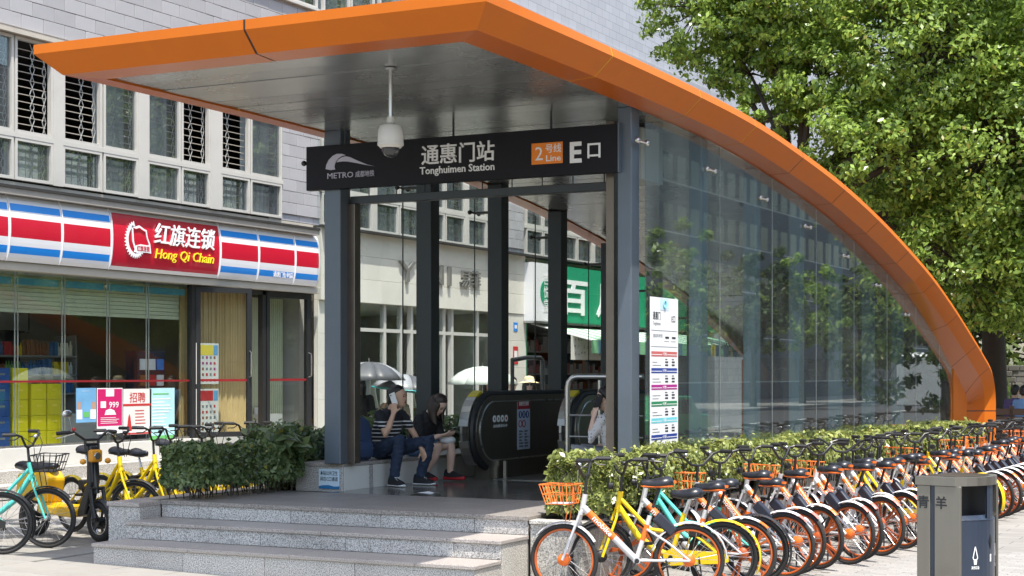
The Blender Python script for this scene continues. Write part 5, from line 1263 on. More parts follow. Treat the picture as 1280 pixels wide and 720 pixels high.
def make_bike(kind):
    kd0 = kind; kind = 'lite' if kind in ('silver', 'plain') else kind
    T = {'lite': ('bk_silver', 'bk_orange', 'bk_rim_orange', 'wire', 'bk_orange'), 'classic': ('bk_silver', 'bk_orange', 'bk_rim_orange', 'mag', 'bk_rim_orange'),
         'yellow': ('bk_yellow', 'bk_yellow', 'bk_black', 'wire', 'bk_black'), 'teal': ('bk_teal', 'bk_teal', 'bk_black', 'wire', 'bk_chrome'), 'white': ('bk_white', 'bk_orange', 'bk_rim_orange', 'wire', 'bk_chrome'), 'green': ('bk_teal', 'bk_white', 'bk_black', 'wire', 'bk_chrome')}[kind]
    fm, am, rm, sp, hm = T
    r = thing('share_bike', '', 'bicycle', (0,0,0), None, True)
    bb = (.44, 0, .30); ht, hb_ = (.865, 0, .85), (.895, 0, .70); stp = (.325, 0, .67)
    f = MB().tube([hb_, ht], .024, 10)
    low = kind in ('yellow', 'teal', 'green')
    if low:
        f.tube([(.89,0,.73), (.72,0,.47), (.58,0,.36), bb], [.026,.028,.028,.028], 10).tube([(.88,0,.80), (.62,0,.53), (.40,0,.50)], .018, 8)
    else: f.tube([(.885,0,.745), bb], .03, 10)
    f.tube([bb, stp], .021, 10)
    for s_ in (-1, 1):
        f.tube([(bb[0]-.03, s_*.035, bb[2]), (0, s_*.06, WR)], .011, 8).tube([(.355, s_*.025, .56), (.18, s_*.055, .45), (0, s_*.06, WR)], .010, 8)
    f.lathe([(.03,-.05),(.03,.05)], 12, bb, 'y')
    fr_ = f.build('frame', fm, r, True)
    if not low:
        d = Vector(bb)-Vector((.885,0,.745)); a, b2 = Vector((.885,0,.745))+d*.10, Vector((.885,0,.745))+d*.58
        MB().tube([a, b2], .0315, 10).build('colour_sleeve', am, fr_, True)
        a, b2 = Vector(bb).lerp(Vector(stp), .45), Vector(bb).lerp(Vector(stp), .80); MB().tube([a, b2], .0225, 10).build('colour_sleeve', am, fr_, True)
        dn = d.normalized(); c_ = Vector((.885,0,.745))+d*.36
        for s_ in (-1, 1):
            up = Vector((-dn.z, 0, dn.x)); up = up if up.z > 0 else -up
            nrm = Vector((0, s_, 0)); rt = up.cross(nrm)
            text_mb('mobike', .062, c_ + nrm*.030 - up*.018, rt, up, .004, .012, fit=.21).build('lettering', 'letter_white', fr_)
    elif kind == 'yellow':
        pass
    # steering parts turn together about the head tube
    fk = MB()
    for s_ in (-1, 1): fk.tube([(hb_[0]-SX+.005, s_*.03, .70), (hb_[0]-SX+.03, s_*.045, .62), (HUBF[0]-SX, s_*.052, WR)], .012, 8)
    fk.bar((hb_[0]-SX, -.045, .695), (hb_[0]-SX, .045, .695), .03)
    q = fk.build('fork', fm, r, True); q.location.x = SX
    wheel_parts(r, 'wheel', HUBR, rm, sp, hm); wheel_parts(r, 'wheel', HUBF, rm, sp, hm, (SX, 0, 0))
    hz = 1.12; h = MB()
    h.tube([(ht[0]-SX, 0, .85), (ht[0]-SX-.012, 0, hz-.12)], .014, 8)
    h.tube([(-.12,-.29,hz+.02),(-.03,-.26,hz+.02),(.0,-.2,hz+.0),(-.015,-.07,hz-.11),(-.02,0,hz-.12),(-.015,.07,hz-.11),(.0,.2,hz),(-.03,.26,hz+.02),(-.12,.29,hz+.02)], .0125, 8)
    for s_ in (-1, 1): h.tube([(.0, s_*.24, hz+.0), (-.05, s_*.235, hz-.03), (-.12, s_*.245, hz-.035)], .006, 5).tube([(.0, s_*.2, hz+.0), (.08, s_*.1, hz-.08), (.06, s_*.02, .85)], .004, 4)
    hb2 = h.build('handlebar', 'bk_black', r, True); hb2.location.x = SX
    for s_ in (-1, 1): MB().tube([(-.15,s_*.298,hz+.02),(-.03,s_*.262,hz+.021)], .0185, 8).build('grip', 'rubber', hb2, True)
    MB().ell((.0, .12, hz-.02), (.025, .025, .02), 10, 6).build('bell', 'bk_chrome' if kind != 'yellow' else 'bk_black', hb2, True)
    if kind in ('lite', 'teal', 'white', 'green') and kd0 != 'plain':
        b_ = MB(); x0, x1, z0, z1 = .945-SX, 1.17-SX, .77, .93; wt, wb = .165, .125; rr = .0046
        top = [(x0,-wt,z1),(x1+.05,-wt*.9,z1),(x1+.05,wt*.9,z1),(x0,wt,z1)]; bot = [(x0+.02,-wb,z0),(x1,-wb,z0),(x1,wb,z0),(x0+.02,wb,z0)]; mid = [tuple((np.array(p)+np.array(q))/2) for p, q in zip(top, bot)]
        for ring, r_ in ((top, rr*1.4), (mid, rr), (bot, rr*1.2)): b_.tube(ring, r_, 5, closed=True)
        for i in range(4):
            p0, p1, q0, q1 = top[i], top[(i+1)%4], bot[i], bot[(i+1)%4]
            for k in range(4): t = k/4; b_.tube([tuple(np.array(p0)*(1-t)+np.array(p1)*t), tuple(np.array(q0)*(1-t)+np.array(q1)*t)], rr, 4)
        for s_ in (-1, 1): b_.tube([(x0+.05, s_*.06, z0), (HUBF[0]-SX-.03, s_*.055, .62)], .005, 4)
        bs = b_.build('basket', 'bk_black' if kind in ('teal', 'green') else 'bk_basket', r); bs.location.x = SX
        MB().box((x0+.03,-wb+.01,z0-.003), (x1-.01,wb-.01,z0+.004)).build('tray', 'bk_tray' if kind not in ('teal', 'green') else 'bk_black', bs)
    else:
        lp = MB().lathe([(.03,0),(.034,.04),(.01,.05)], 12, (.06, 0, .9), 'x').build('lamp', 'bk_black', r, True); lp.location.x = SX
    ff = fender(40, 150, HUBF, WR+.022, .026, SX).build('fender', {'yellow': 'bk_black', 'teal': 'bk_black', 'green': 'bk_black'}.get(kind, 'bk_silver'), r, True); ff.location.x = SX
    rf = fender(*((15, 178) if kd0 == 'silver' else ((15, 140) if kind in ('yellow', 'teal', 'green') else (25, 118))), HUBR, WR+.026, .03).build('fender', {'yellow': 'bk_yellow', 'teal': 'bk_black', 'green': 'bk_black'}.get(kind, 'bk_white' if kd0 != 'silver' else 'bk_silver'), r, True)
    MB().tube([(WR*-.0, 0, WR), (-.3, 0, WR+.06)], .003, 4).build('stay', 'bk_chrome', rf)
    if kd0 == 'silver': pass
    elif kind in ('lite', 'classic', 'white'): fender(117.5, 134, HUBR, WR+.0255, .028).build('fender_tip', 'bk_tip' if kind != 'classic' else 'bk_orange', rf, True)
    else: fender(139, 205, HUBR, WR+.0255, .0295).build('fender_end', 'bk_yellow' if kind == 'yellow' else 'bk_black', rf, True)
    MB().tube([stp, (.265,0,.845)], .014, 8).build('seat_post', 'bk_black' if kind != 'yellow' else 'bk_chrome', r, True)
    sd3 = saddle_mb(.25, .87); sd3.v = [(p[0], p[1]*1.08, .868+(p[2]-.868)*1.45+.12*(p[0]-.25)**2) for p in sd3.v]; s_ = sd3.build('saddle', 'bk_saddle', r, 'all')
    bd_ = saddle_mb(.25, .858); bd_.v = [(.25+(p[0]-.25)*.98, p[1]*1.02, .845+(p[2]-.845)*.5) for p in bd_.v]; bd_.build('band', {'lite': 'bk_orange', 'classic': 'bk_orange', 'white': 'bk_orange'}.get(kind, 'bk_black'), s_, True)
    MB().box((.13,-.025,.875), (.168,.025,.897)).build('badge', 'bk_orange' if kind in ('lite', 'classic') else 'bk_black', s_)
    ck = MB().bar((bb[0],.075,bb[2]), (bb[0]+.10,.075,bb[2]-.13), .022, .012).bar((bb[0],-.075,bb[2]), (bb[0]-.10,-.075,bb[2]+.13), .022, .012).lathe([(.02,-.075),(.02,.075)], 10, bb, 'y').build('crank', 'bk_black', r)
    for s2, x_, z_ in ((1, .10, -.13), (-1, -.10, .13)): MB().box((bb[0]+x_-.045, s2*.085, bb[2]+z_-.012), (bb[0]+x_+.045, s2*.17, bb[2]+z_+.012)).build('pedal', 'bk_black', ck)
    if low: MB().prism([(.44,.37),(.0,.345),(-.05,.32),(-.05,.27),(.0,.255),(.44,.23),(.50,.26),(.50,.34)], lambda u, v: (u, .062, v), lambda u, v: (u, .072, v)).build('chain_guard', 'bk_yellow' if kind == 'yellow' else ('bk_silver' if kind not in ('teal', 'green') else 'bk_black'), r)
    if kind in ('lite', 'classic', 'white'):
        bevel(MB().obox((.20, 0, .60), (.075, 0, .07), (0, .035, 0), (-.03, 0, .035)).build('lock_box', 'bk_lock', r), .015, 2)
    elif kind == 'yellow':
        bevel(MB().box((.19, -.06, .47), (.29, .06, .58)).build('lock_box', 'bk_black', r), .015, 2)
    MB().tube([(.2,.07,.31),(.16,.12,.02)], .008, 6).tube([(.16,.12,.02),(.12,.135,.012)], .009, 6).build('kickstand', 'bk_black', r, True)
    return r
PROTO = {}
STEER = ('fork', 'handlebar', 'basket', 'lamp')
def place_bike(kind, x, y, yaw, steer, label, group, lean=0.):
    if kind not in PROTO: PROTO[kind] = make_bike(kind); r = PROTO[kind]; fresh = True
    else: r = copy_tree(PROTO[kind])
    r.location = (x, y, gz(x)+.001); r.rotation_euler = (R(lean), 0, R(yaw)); r['label'] = label; r['group'] = group
    dz = rb.uniform(-.05, .07)
    for c_ in r.children:
        if abs(c_.location.x - SX) < 1e-4: c_.rotation_euler = (0, 0, R(steer))
        if c_.name.startswith(('saddle', 'seat_post')): c_.location.z = dz; c_.location.x = -dz*.35
    return r
rb = random.Random(12)
ORD = ['first','second','third','fourth','fifth','sixth','seventh','eighth','ninth','tenth','eleventh','twelfth','thirteenth','fourteenth','fifteenth','sixteenth','seventeenth','eighteenth','nineteenth','twentieth'] + ['twenty-' + s for s in ('first','second','third','fourth','fifth','sixth','seventh','eighth','ninth')] + ['thirtieth'] + ['thirty-' + s for s in ('first','second','third','fourth','fifth','sixth','seventh','eighth','ninth')] + ['fortieth'] + ['forty-' + s for s in ('first','second','third','fourth')]
DESC = {'silver': '', 'plain': 'silver and orange share bike without basket', 'lite': 'silver and orange share bike with orange basket', 'classic': 'share bike with orange spoked wheels, no basket', 'yellow': 'yellow share bike with black tyres', 'white': 'white and orange share bike with basket', 'green': 'teal share bike with black basket'}
GR = 'share bikes parked in a row along the hedge'
row = [('silver', -4.86, 12.79, 207, -20), ('yellow', -4.70, 13.17, 199, 24), ('classic', -4.64, 13.50, 190, 4)]
XS_, YS_ = [13.5, 15.2, 18.2, 23.5, 40], [-4.64, -4.42, -4.14, -3.97, -3.7]
y = 13.86; i = 3
kinds = ['green', 'lite', 'plain', 'classic', 'lite', 'plain', 'white', 'classic', 'plain', 'plain', 'yellow', 'plain', 'classic', 'plain', 'lite', 'classic', 'yellow', 'plain', 'classic', 'plain', 'white', 'plain', 'classic', 'lite', 'plain', 'plain', 'classic', 'plain', 'plain', 'lite', 'classic', 'plain', 'plain', 'classic', 'plain', 'lite', 'plain']
for k, kd in enumerate(kinds):
    yaw = 184 - min(30, k*7) + rb.choice((rb.uniform(-4, 4), rb.uniform(-9, 9)))
    row.append((kd, float(np.interp(y, XS_, YS_)) + rb.uniform(-.06, .06), y, yaw, rb.choice((rb.uniform(-14, 14), rb.uniform(-42, 42))))); y += .36 + .14*rb.random() + .07*(k % 5 == 3)
for k, (kd, x, y, yaw, stv) in enumerate(row):
    lb = '%s, %s in the row from the steps' % (DESC[kd], ORD[k]) if k else 'silver and orange share bike nearest the steps, seen side on with orange front basket'
    place_bike(kd, x, y, yaw, stv, lb, GR, rb.uniform(-4, 4) if k else 1)
GL = 'yellow share bikes parked behind the left hedge'
fwd = [(-12.38, 13.72, -14), (-12.36, 14.14, -10), (-12.4, 14.58, -12), (-12.35, 14.98, -8), (-12.4, 15.36, -12), (-12.36, 15.76, -9), (-12.35, 16.2, -12)]
for k, (x, y, yaw) in enumerate(fwd):
    place_bike('yellow', x, y, yaw, rb.uniform(8, 30), 'yellow share bike, %s from the camera behind the dark hedge' % ORD[k], GL, rb.uniform(-3, 3))
place_bike('teal', -12.39, 11.87, 27, -8, 'mint green bike with black wire basket beside the electric scooter', 'mint green bikes at the left edge', 2)
place_bike('teal', -11.42, 11.69, 205, 5, 'mint green bike cut by the left edge of the picture', 'mint green bikes at the left edge', -1)

# ------------------------------------------------------------------ electric scooter
es = thing('electric_scooter', 'black and yellow electric scooter with round mirror beside the mint bike', 'scooter', (0,0,0), None, True)
mat('amber', (.65, .28, .02), .3); mat('es_yellow', (.62, .36, .01), .35, coat=.3)
def es_wheel(x):
    w_ = MB().torus(.17, .045, (x, 0, .215), 'y', 32, 10).build('wheel', 'bk_tyre', es, True)
    MB().torus(.135, .014, (x, 0, .215), 'y', 28, 6, rz=.03).build('rim', 'bk_chrome', w_, True)
    mb = MB()
    for k in range(5):
        a = k*1.2566
        for d in (-.09, .09): mb.bar((x+.03*math.cos(a), 0, .215+.03*math.sin(a)), (x+.13*math.cos(a+d), 0, .215+.13*math.sin(a+d)), .02, .012, (0,1,0))
    mb.lathe([(.045,-.05),(.05,0),(.045,.05)], 14, (x, 0, .215), 'y').build('spokes', 'bk_black', w_)
es_wheel(1.15); es_wheel(0.)
f = MB()
for s_ in (-1, 1): f.tube([(1.15, s_*.075, .215), (1.08, s_*.075, .55)], .02, 8).tube([(1.16, s_*.08, .25), (1.11, s_*.08, .40)], .027, 8)
f.tube([(1.08,-.09,.55),(1.08,.09,.55)], .02, 8).tube([(1.08,0,.5),(1.0,0,.95)], .03, 10).build('fork', 'bk_black', es, True)
fender(35, 150, (1.15,0,.215), .235, .05).build('fender', 'bk_black', es, True)
bevel(MB().prism([(.80,.25),(.95,.28),(1.07,.62),(1.04,.98),(.98,1.0),(.97,.6),(.82,.33)], lambda u, v: (u,-.055,v), lambda u, v: (u,.055,v)).build('leg_shield', 'bk_black', es), .02, 2)
bevel(MB().prism([(.2,.26),(.8,.24),(.8,.33),(.35,.35),(.2,.4)], lambda u, v: (u,-.13,v), lambda u, v: (u,.13,v)).build('deck', 'es_yellow', es), .02, 2)
bevel(MB().prism([(-.25,.42),(.3,.36),(.36,.62),(.28,.70),(-.2,.66)], lambda u, v: (u,-.12,v), lambda u, v: (u,.12,v)).build('body', 'es_yellow', es), .03, 3)
rs = [[(u, w_*math.cos(t), z+h_*math.sin(t)) for t in np.linspace(0, 2*math.pi, 13)[:-1]] for u, w_, z, h_ in ((-.3,.03,.74,.02),(-.27,.11,.74,.05),(-.05,.13,.73,.055),(.2,.11,.74,.05),(.34,.05,.755,.03),(.36,.02,.755,.02))]
MB().rings(rs).build('seat', 'bk_saddle', es, 'all')
hb2 = MB().tube([(.93,-.33,1.12),(.97,-.2,1.13),(.99,-.08,1.05),(.99,.08,1.05),(.97,.2,1.13),(.93,.33,1.12)], .014, 8).tube([(1.0,-.08,.93),(.99,-.08,1.05)], .014, 8).tube([(1.0,.08,.93),(.99,.08,1.05)], .014, 8).tube([(.99,-.08,1.0),(.99,.08,1.0)], .016, 8).build('handlebar', 'bk_black', es, True)
for s_ in (-1, 1): 
    MB().tube([(.90,s_*.36,1.12),(.955,s_*.23,1.13)], .02, 8).build('grip', 'rubber', hb2, True); MB().tube([(.99,s_*.2,1.12),(.95,s_*.3,1.09),(.9,s_*.36,1.07)], .006, 5).build('brake_lever', 'bk_chrome', hb2, True)
MB().tube([(.97,-.22,1.13),(1.0,-.25,1.22),(.98,-.27,1.3)], .005, 6).build('mirror_stem', 'bk_chrome', es, True)
MB().ell((.975,-.28,1.32), (.02,.06,.04), 14, 8).build('mirror', 'bk_chrome', es, True)
bevel(MB().box((1.02,-.07,.82), (1.09,.07,.95)).build('headlamp', 'amber', es), .02, 2)
MB().lathe([(.04,1.10),(.035,1.115)], 16, (-.01,0,.885), 'x').build('lamp_lens', 'bk_chrome', es)
for s_ in (-1, 1): MB().ell((1.06, s_*.15, .83), (.03,.035,.03), 10, 6).build('turn_signal', 'amber', es, True)
MB().ell((.97,-.2,1.16), (.02,.02,.02), 8, 6).build('switch', 'bk_red', es, True)
es.location = (-12.45, 13.25, gz(-12.45)); es.rotation_euler = (0, 0, R(-14))
# ------------------------------------------------------------------ people
mat('skin', (.56, .345, .24), .5, var=.05, scale=8); mat('skin_b', (.66, .45, .35), .5, var=.05, scale=8)
mat('hair', (.012, .010, .010), .45, var=.3, scale=30); mat('hair_brown', (.03, .017, .012), .45, var=.3, scale=30)
mat('denim', (.016, .03, .062), .85, var=.3, scale=10, bump=.2, bscale=60); mat('denim_light', (.09, .17, .30), .85, var=.2, scale=12, bump=.2); mat('cloth_black', (.014, .014, .016), .8, var=.25, bump=.15, bscale=40)
mat('cloth_grey', (.20, .21, .24), .8, var=.15, bump=.15, bscale=40); mat('cloth_white', (.62, .62, .62), .8, var=.05); mat('cloth_red', (.42, .015, .02), .6); mat('cloth_navy', (.025, .05, .12), .8, var=.2, bump=.2, bscale=90)
mat('cloth_green', (.08, .18, .07), .8); mat('cloth_beige', (.45, .38, .28), .8); mat('cloth_purple', (.11, .08, .2), .8); mat('cloth_sky', (.18, .32, .55), .8); mat('straw', (.62, .50, .30), .8, bump=.3)
mat('lens', (.01, .01, .012), .08); mat('lip', (.35, .10, .09), .5); mat('eye_white', (.6, .58, .55), .4); mat('umb_grey', (.07, .073, .08), .45, var=.1); mat('umb_silver', (.26, .27, .29), .4); mat('umb_white', (.48, .53, .48), .6); mat('umb_teal', (.03, .42, .42), .5)
m, t, b = newmat('striped_shirt'); N, L = t.nodes, t.links
tc = N.new('ShaderNodeTexCoord'); sp = N.new('ShaderNodeSeparateXYZ'); L.new(tc.outputs['Object'], sp.inputs[0])
ma = N.new('ShaderNodeMath'); ma.operation = 'FRACT'; mm = N.new('ShaderNodeMath'); mm.operation = 'MULTIPLY'; mm.inputs[1].default_value = 1/.042; L.new(sp.outputs[2], mm.inputs[0]); L.new(mm.outputs[0], ma.inputs[0])
gt = N.new('ShaderNodeMath'); gt.operation = 'GREATER_THAN'; gt.inputs[1].default_value = .68; L.new(ma.outputs[0], gt.inputs[0])
lt2 = N.new('ShaderNodeMath'); lt2.operation = 'LESS_THAN'; lt2.inputs[1].default_value = .73; L.new(sp.outputs[2], lt2.inputs[0])
ml = N.new('ShaderNodeMath'); ml.operation = 'MULTIPLY'; L.new(gt.outputs[0], ml.inputs[0]); L.new(lt2.outputs[0], ml.inputs[1])
mx = N.new('ShaderNodeMix'); mx.data_type = 'RGBA'; mx.inputs[6].default_value = (.012,.013,.018,1); mx.inputs[7].default_value = (.55,.55,.57,1); L.new(ml.outputs[0], mx.inputs[0]); L.new(mx.outputs[2], b.inputs['Base Color']); b.inputs['Roughness'].default_value = .85
m, t, b = newmat('dotted_blouse'); N, L = t.nodes, t.links
tc = N.new('ShaderNodeTexCoord'); vo = N.new('ShaderNodeTexVoronoi'); vo.inputs['Scale'].default_value = 30; vo.inputs['Randomness'].default_value = 0; L.new(tc.outputs['Object'], vo.inputs[0])
lt2 = N.new('ShaderNodeMath'); lt2.operation = 'LESS_THAN'; lt2.inputs[1].default_value = .22; L.new(vo.outputs['Distance'], lt2.inputs[0])
mx = N.new('ShaderNodeMix'); mx.data_type = 'RGBA'; mx.inputs[6].default_value = (.62,.60,.60,1); mx.inputs[7].default_value = (.06,.06,.08,1); L.new(lt2.outputs[0], mx.inputs[0]); L.new(mx.outputs[2], b.inputs['Base Color']); b.inputs['Roughness'].default_value = .8

V = Vector
from mathutils import noise as _ns
def wrinkle(me, amp=.007, f=9.):
    # soft cloth folds
    vs = me.vertices; nn = [v.normal.copy() for v in vs]
    for v, n in zip(vs, nn):
        p = v.co; d = _ns.noise((p.x*f, p.y*f, p.z*f*1.8)) + .5*_ns.noise((p.x*f*2.3+3, p.y*f*2.3, p.z*f*2.6)); v.co = p + n*(abs(d)*2 - .6)*amp
    me.update(); return me
def limb(mb, pts, rad, n=10):
    P = [V(p) for p in pts]; d0 = (P[0]-P[1]).normalized(); d1 = (P[-1]-P[-2]).normalized()
    PP = [P[0]+d0*rad[0]*.7] + P + [P[-1]+d1*rad[-1]*.7]; RR = [rad[0]*.55] + list(rad) + [rad[-1]*.55]
    mb.tube(PP, RR, n)
def trunk(mb, secs, left, n=16):
    """secs: (centre, half depth, half width); left = side direction"""
    rings = []
    for i, (c, dp, wd) in enumerate(secs):
        c = V(c); a = V(secs[max(i-1,0)][0]); b2 = V(secs[min(i+1,len(secs)-1)][0]); up = (b2-a).normalized(); l = (V(left) - up*V(left).dot(up)).normalized(); f = l.cross(up)
        rings.append([c + f*dp*math.cos(t)*(1.0) + l*wd*math.sin(t) for t in np.linspace(0, 2*math.pi, n+1)[:-1]])
    mb.rings(rings)
def arm_hand(mb, wrist, d, palm_n, side, curl, s=1.):
    """palm and five curled fingers; d = direction along the hand, palm_n = palm side"""
    w_, d, pn = V(wrist), V(d).normalized(), V(palm_n); pn = (pn - d*pn.dot(d)).normalized(); l = d.cross(pn)*side
    pc = w_ + d*.045*s
    ring = []
    for u, hw, ht_ in ((-.01,.026,.02),(.02,.034,.018),(.06,.042,.016),(.09,.040,.014)):
        c = w_ + d*u*s; ring.append([c + l*hw*s*math.cos(t) + pn*ht_*s*math.sin(t) for t in np.linspace(0, 2*math.pi, 11)[:-1]])
    mb.rings(ring)
    for k, (o, ln) in enumerate(((-.032,.058),(-.011,.074),(.011,.078),(.032,.068))):
        p = w_ + d*.085*s + l*o*s; pts = [p - d*.01*s]; dd = d.copy(); ang = curl
        for q, fr2 in enumerate((.45, .32, .23)):
            dd = (dd*math.cos(ang*.6) + pn*math.sin(ang*.6)).normalized() if q == 0 else (Quaternion(l if side > 0 else -l, 0) @ dd)
            if q: 
                ax = d.cross(pn).normalized(); dd = Quaternion(ax, ang*.7) @ dd
            p = p + dd*ln*fr2*s; pts.append(p)
        limb(mb, pts, [.0098*s,.0095*s,.0085*s,.0075*s], 6)
    p = w_ + d*.025*s + l*.034*s; td = (d*.7 + l*.7 + pn*.35*min(1, curl+.3)).normalized(); p2 = p + td*.035*s; p3 = p2 + (td*.6 + d*.5 + pn*.4*curl).normalized()*.03*s
    limb(mb, [p - td*.015*s, p2, p3], [.013*s,.0105*s,.009*s], 6)
def head_mb(mb, c, fw, up, s=1.):
    fw = V(fw).normalized(); up = V(up); up = (up - fw*up.dot(fw)).normalized(); l = up.cross(fw); c = V(c)
    T_ = lambda f, a, u: c + fw*f*s + l*a*s + up*u*s
    rings = []
    for u, ff, fb, w_ in ((-.118,.052,-.0,.012),(-.112,.078,.0,.032),(-.09,.088,-.035,.05),(-.05,.09,-.075,.064),(0,.091,-.092,.073),(.04,.09,-.098,.076),(.08,.075,-.088,.068),(.105,.045,-.06,.046),(.118,.012,-.022,.018)):
        mid, hf = (ff+fb)/2, (ff-fb)/2; rings.append([T_(mid+hf*math.cos(t), w_*math.sin(t), u) for t in np.linspace(0, 2*math.pi, 17)[:-1]])
    mb.rings(rings)
    mb.rings([[T_(f+x_, a, u) for x_, a in ((0,-w_),(h_,0),(0,w_))] for f, u, w_, h_ in ((.078,.02,.008,.012),(.082,-.01,.012,.018),(.085,-.028,.016,.026),(.078,-.036,.012,.01))])
    for sd2 in (-1, 1): mb.ell(T_(-.008, sd2*.076, -.008), (.02, .012, .03), 8, 6, rot=Matrix((fw, l, up)).transposed())
    return T_
def person(label, loc, rotz, J, wear, hair='short', hair_m='hair', skin='skin', voxel=.009, hs=1., group=None, extra=None, name='person'):
    """J holds joint positions in the figure's own frame: x forward, y left, z up from the ground below the hips"""
    r = thing(name, label, 'person' if name == 'person' else 'mannequin', loc, group, True, rotz); g = lambda k: V(J[k])
    left = V(J.get('left', (0, 1, 0)))
    body = MB(); pel, ch, nk, hd = g('pelvis'), g('chest'), g('neck'), g('head'); fat = J.get('fat', 1.)
    wst = pel.lerp(ch, .45)
    trunk(body, [(pel-(ch-pel).normalized()*.1, .07, .08), (pel-(ch-pel).normalized()*.05, .10*fat, .145), (pel, .115*fat, .16), (wst, .10*fat, .135*fat), (ch, .115*fat, .165), (ch.lerp(nk, .55), .095, .165), (ch.lerp(nk, .88), .06, .09), (nk, .05, .055)], left)
    limb(body, [nk-(hd-nk)*.15, nk.lerp(hd, .75)], [.055, .05])
    T_ = head_mb(body, hd, J['face'], J.get('headup', (0,0,1)), hs)
    for s_, sd2 in ((1, 'l'), (-1, 'r')):
        sh, el, wr = g('sh'+sd2), g('el'+sd2), g('wr'+sd2); d = (wr-el).normalized()
        limb(body, [sh, sh.lerp(el, .5), el, el.lerp(wr, .35), wr], [.05, .043, .036, .037, .026])
        hdv = V(J.get('hand'+sd2, tuple(d))); arm_hand(body, wr, hdv, J.get('palm'+sd2, (0, -s_, 0)), s_, J.get('curl'+sd2, .5))
        hp, kn, an = g('hp'+sd2), g('kn'+sd2), g('an'+sd2); toe = V(J.get('toe'+sd2, (1, 0, 0))).normalized()
        limb(body, [hp, hp.lerp(kn, .5), kn, kn.lerp(an, .35), an], [.085, .072, .055, .055, .036])
        limb(body, [an+V((0,0,-.03))-toe*.03, an+V((0,0,-.045))+toe*.08, an+V((0,0,-.055))+toe*.15], [.036, .034, .026])
    me = remesh(body, voxel, 3); me.materials.append(MATS[skin]); link('body', me, r)
    # face details
    fw = V(J['face']).normalized(); rotm = Matrix((fw, V(J.get('headup', (0,0,1))).cross(fw).normalized(), V(J.get('headup', (0,0,1))))).transposed()
    for s_ in (-1, 1):
        MB().ell(T_(.079, s_*.03, .006), (.008*hs, .013*hs, .007*hs), 10, 6, rot=rotm).build('eye', 'lens', r, True)
        MB().ell(T_(.083, s_*.031, .027), (.006*hs, .018*hs, .004*hs), 8, 6, rot=rotm).build('eyebrow', hair_m, r, True)
    MB().ell(T_(.084, 0, -.062), (.008*hs, .024*hs, .007*hs), 10, 6, rot=rotm).build('mouth', 'lip', r, True)
    # clothes
    if 'top' in wear:
        mn, sl = wear['top']; c = MB(); e = .016
        trunk(c, [(pel+(ch-pel)*wear.get('hem', .0), .122*fat+e, .165+e), (wst, .108*fat+e, .145*fat+e), (ch, .118*fat+e, .168+e), (ch.lerp(nk, .55), .098+e, .168+e), (ch.lerp(nk, .85), .068+e, .10+e), (ch.lerp(nk, .97), .058, .066)], left)
        for sd2 in 'lr':
            sh, el, wr = g('sh'+sd2), g('el'+sd2), g('wr'+sd2)
            if sl <= 1: limb(c, [sh, sh.lerp(el, sl*.5), sh.lerp(el, sl)], [.06, .058, .058])
            else: limb(c, [sh, sh.lerp(el, .5), el, el.lerp(wr, sl-1)], [.06, .054, .048, .04])
        me = wrinkle(remesh(c, voxel*1.2, 3)); me.materials.append(MATS[mn]); link('shirt', me, r)
    if 'legs' in wear:
        mn, ll = wear['legs']; c = MB(); e = .014; dn = (ch-pel).normalized()
        trunk(c, [(pel-dn*.10, .08, .10), (pel-dn*.05, .11*fat+e, .15+e), (pel, .118*fat+e, .163+e), (pel+dn*.09, .108*fat+e, .15*fat+e)], left)
        for sd2 in 'lr':
            hp, kn, an = g('hp'+sd2), g('kn'+sd2), g('an'+sd2)
            if ll <= 1: limb(c, [hp, hp.lerp(kn, ll*.6), hp.lerp(kn, ll)], [.10, .092, .09])
            else: limb(c, [hp, hp.lerp(kn, .5), kn, kn.lerp(an, .4), kn.lerp(an, ll-1)], [.10, .088, .072, .066, .058])
        me = wrinkle(remesh(c, voxel*1.2, 3), .009, 11); me.materials.append(MATS[mn]); link('trousers' if ll > 1 else 'shorts', me, r)
    if 'dress' in wear:
        c = MB(); trunk(c, [(pel+V((0,0,-.45)), .17, .22), (pel+V((0,0,-.2)), .15, .2), (pel, .135, .18), (wst, .12, .155), (ch, .135, .185), (ch.lerp(nk, .55), .115, .18), (ch.lerp(nk, .9), .07, .10)], left)
        for sd2 in 'lr': limb(c, [g('sh'+sd2), g('sh'+sd2).lerp(g('el'+sd2), .8)], [.062, .058])
        me = remesh(c, voxel*1.3, 3); me.materials.append(MATS[wear['dress']]); link('dress', me, r)
    for sd2 in 'lr':
        an = g('an'+sd2); toe = V(J.get('toe'+sd2, (1,0,0))); toe.z = 0; toe.normalize(); l = V((-toe.y, toe.x, 0)); zf = an.z - .085
        A = lambda u, a, z: V((an.x, an.y, zf)) + toe*u + l*a + V((0,0,z))
        up_m, so_m = wear.get('shoe', ('cloth_black', 'letter_white'))
        rs = [[A(u, w_*math.cos(t), z0+(h_)*max(0, math.sin(t))) for t in np.linspace(0, 2*math.pi, 13)[:-1]] for u, w_, z0, h_ in ((-.075,.02,.02,.06),(-.065,.036,.02,.10),(-.01,.042,.02,.115),(.06,.044,.02,.08),(.12,.047,.02,.055),(.165,.038,.02,.04),(.185,.015,.02,.02))]
        so = MB().rings(rs).build('shoe', up_m, r, True)
        rs = [[A(u, w_*math.cos(t), z0+.013*math.sin(t)) for t in np.linspace(0, 2*math.pi, 13)[:-1]] for u, w_, z0 in ((-.085,.02,.013),(-.07,.042,.013),(0,.046,.013),(.07,.048,.013),(.13,.051,.013),(.175,.04,.016),(.195,.015,.02))]
        sm = MB().rings(rs); 
        if wear.get('thick'): sm.v = [(p[0], p[1], p[2] if p[2] < zf+.014 else p[2]+.018) for p in sm.v]
        sm.build('sole', so_m, so, True)
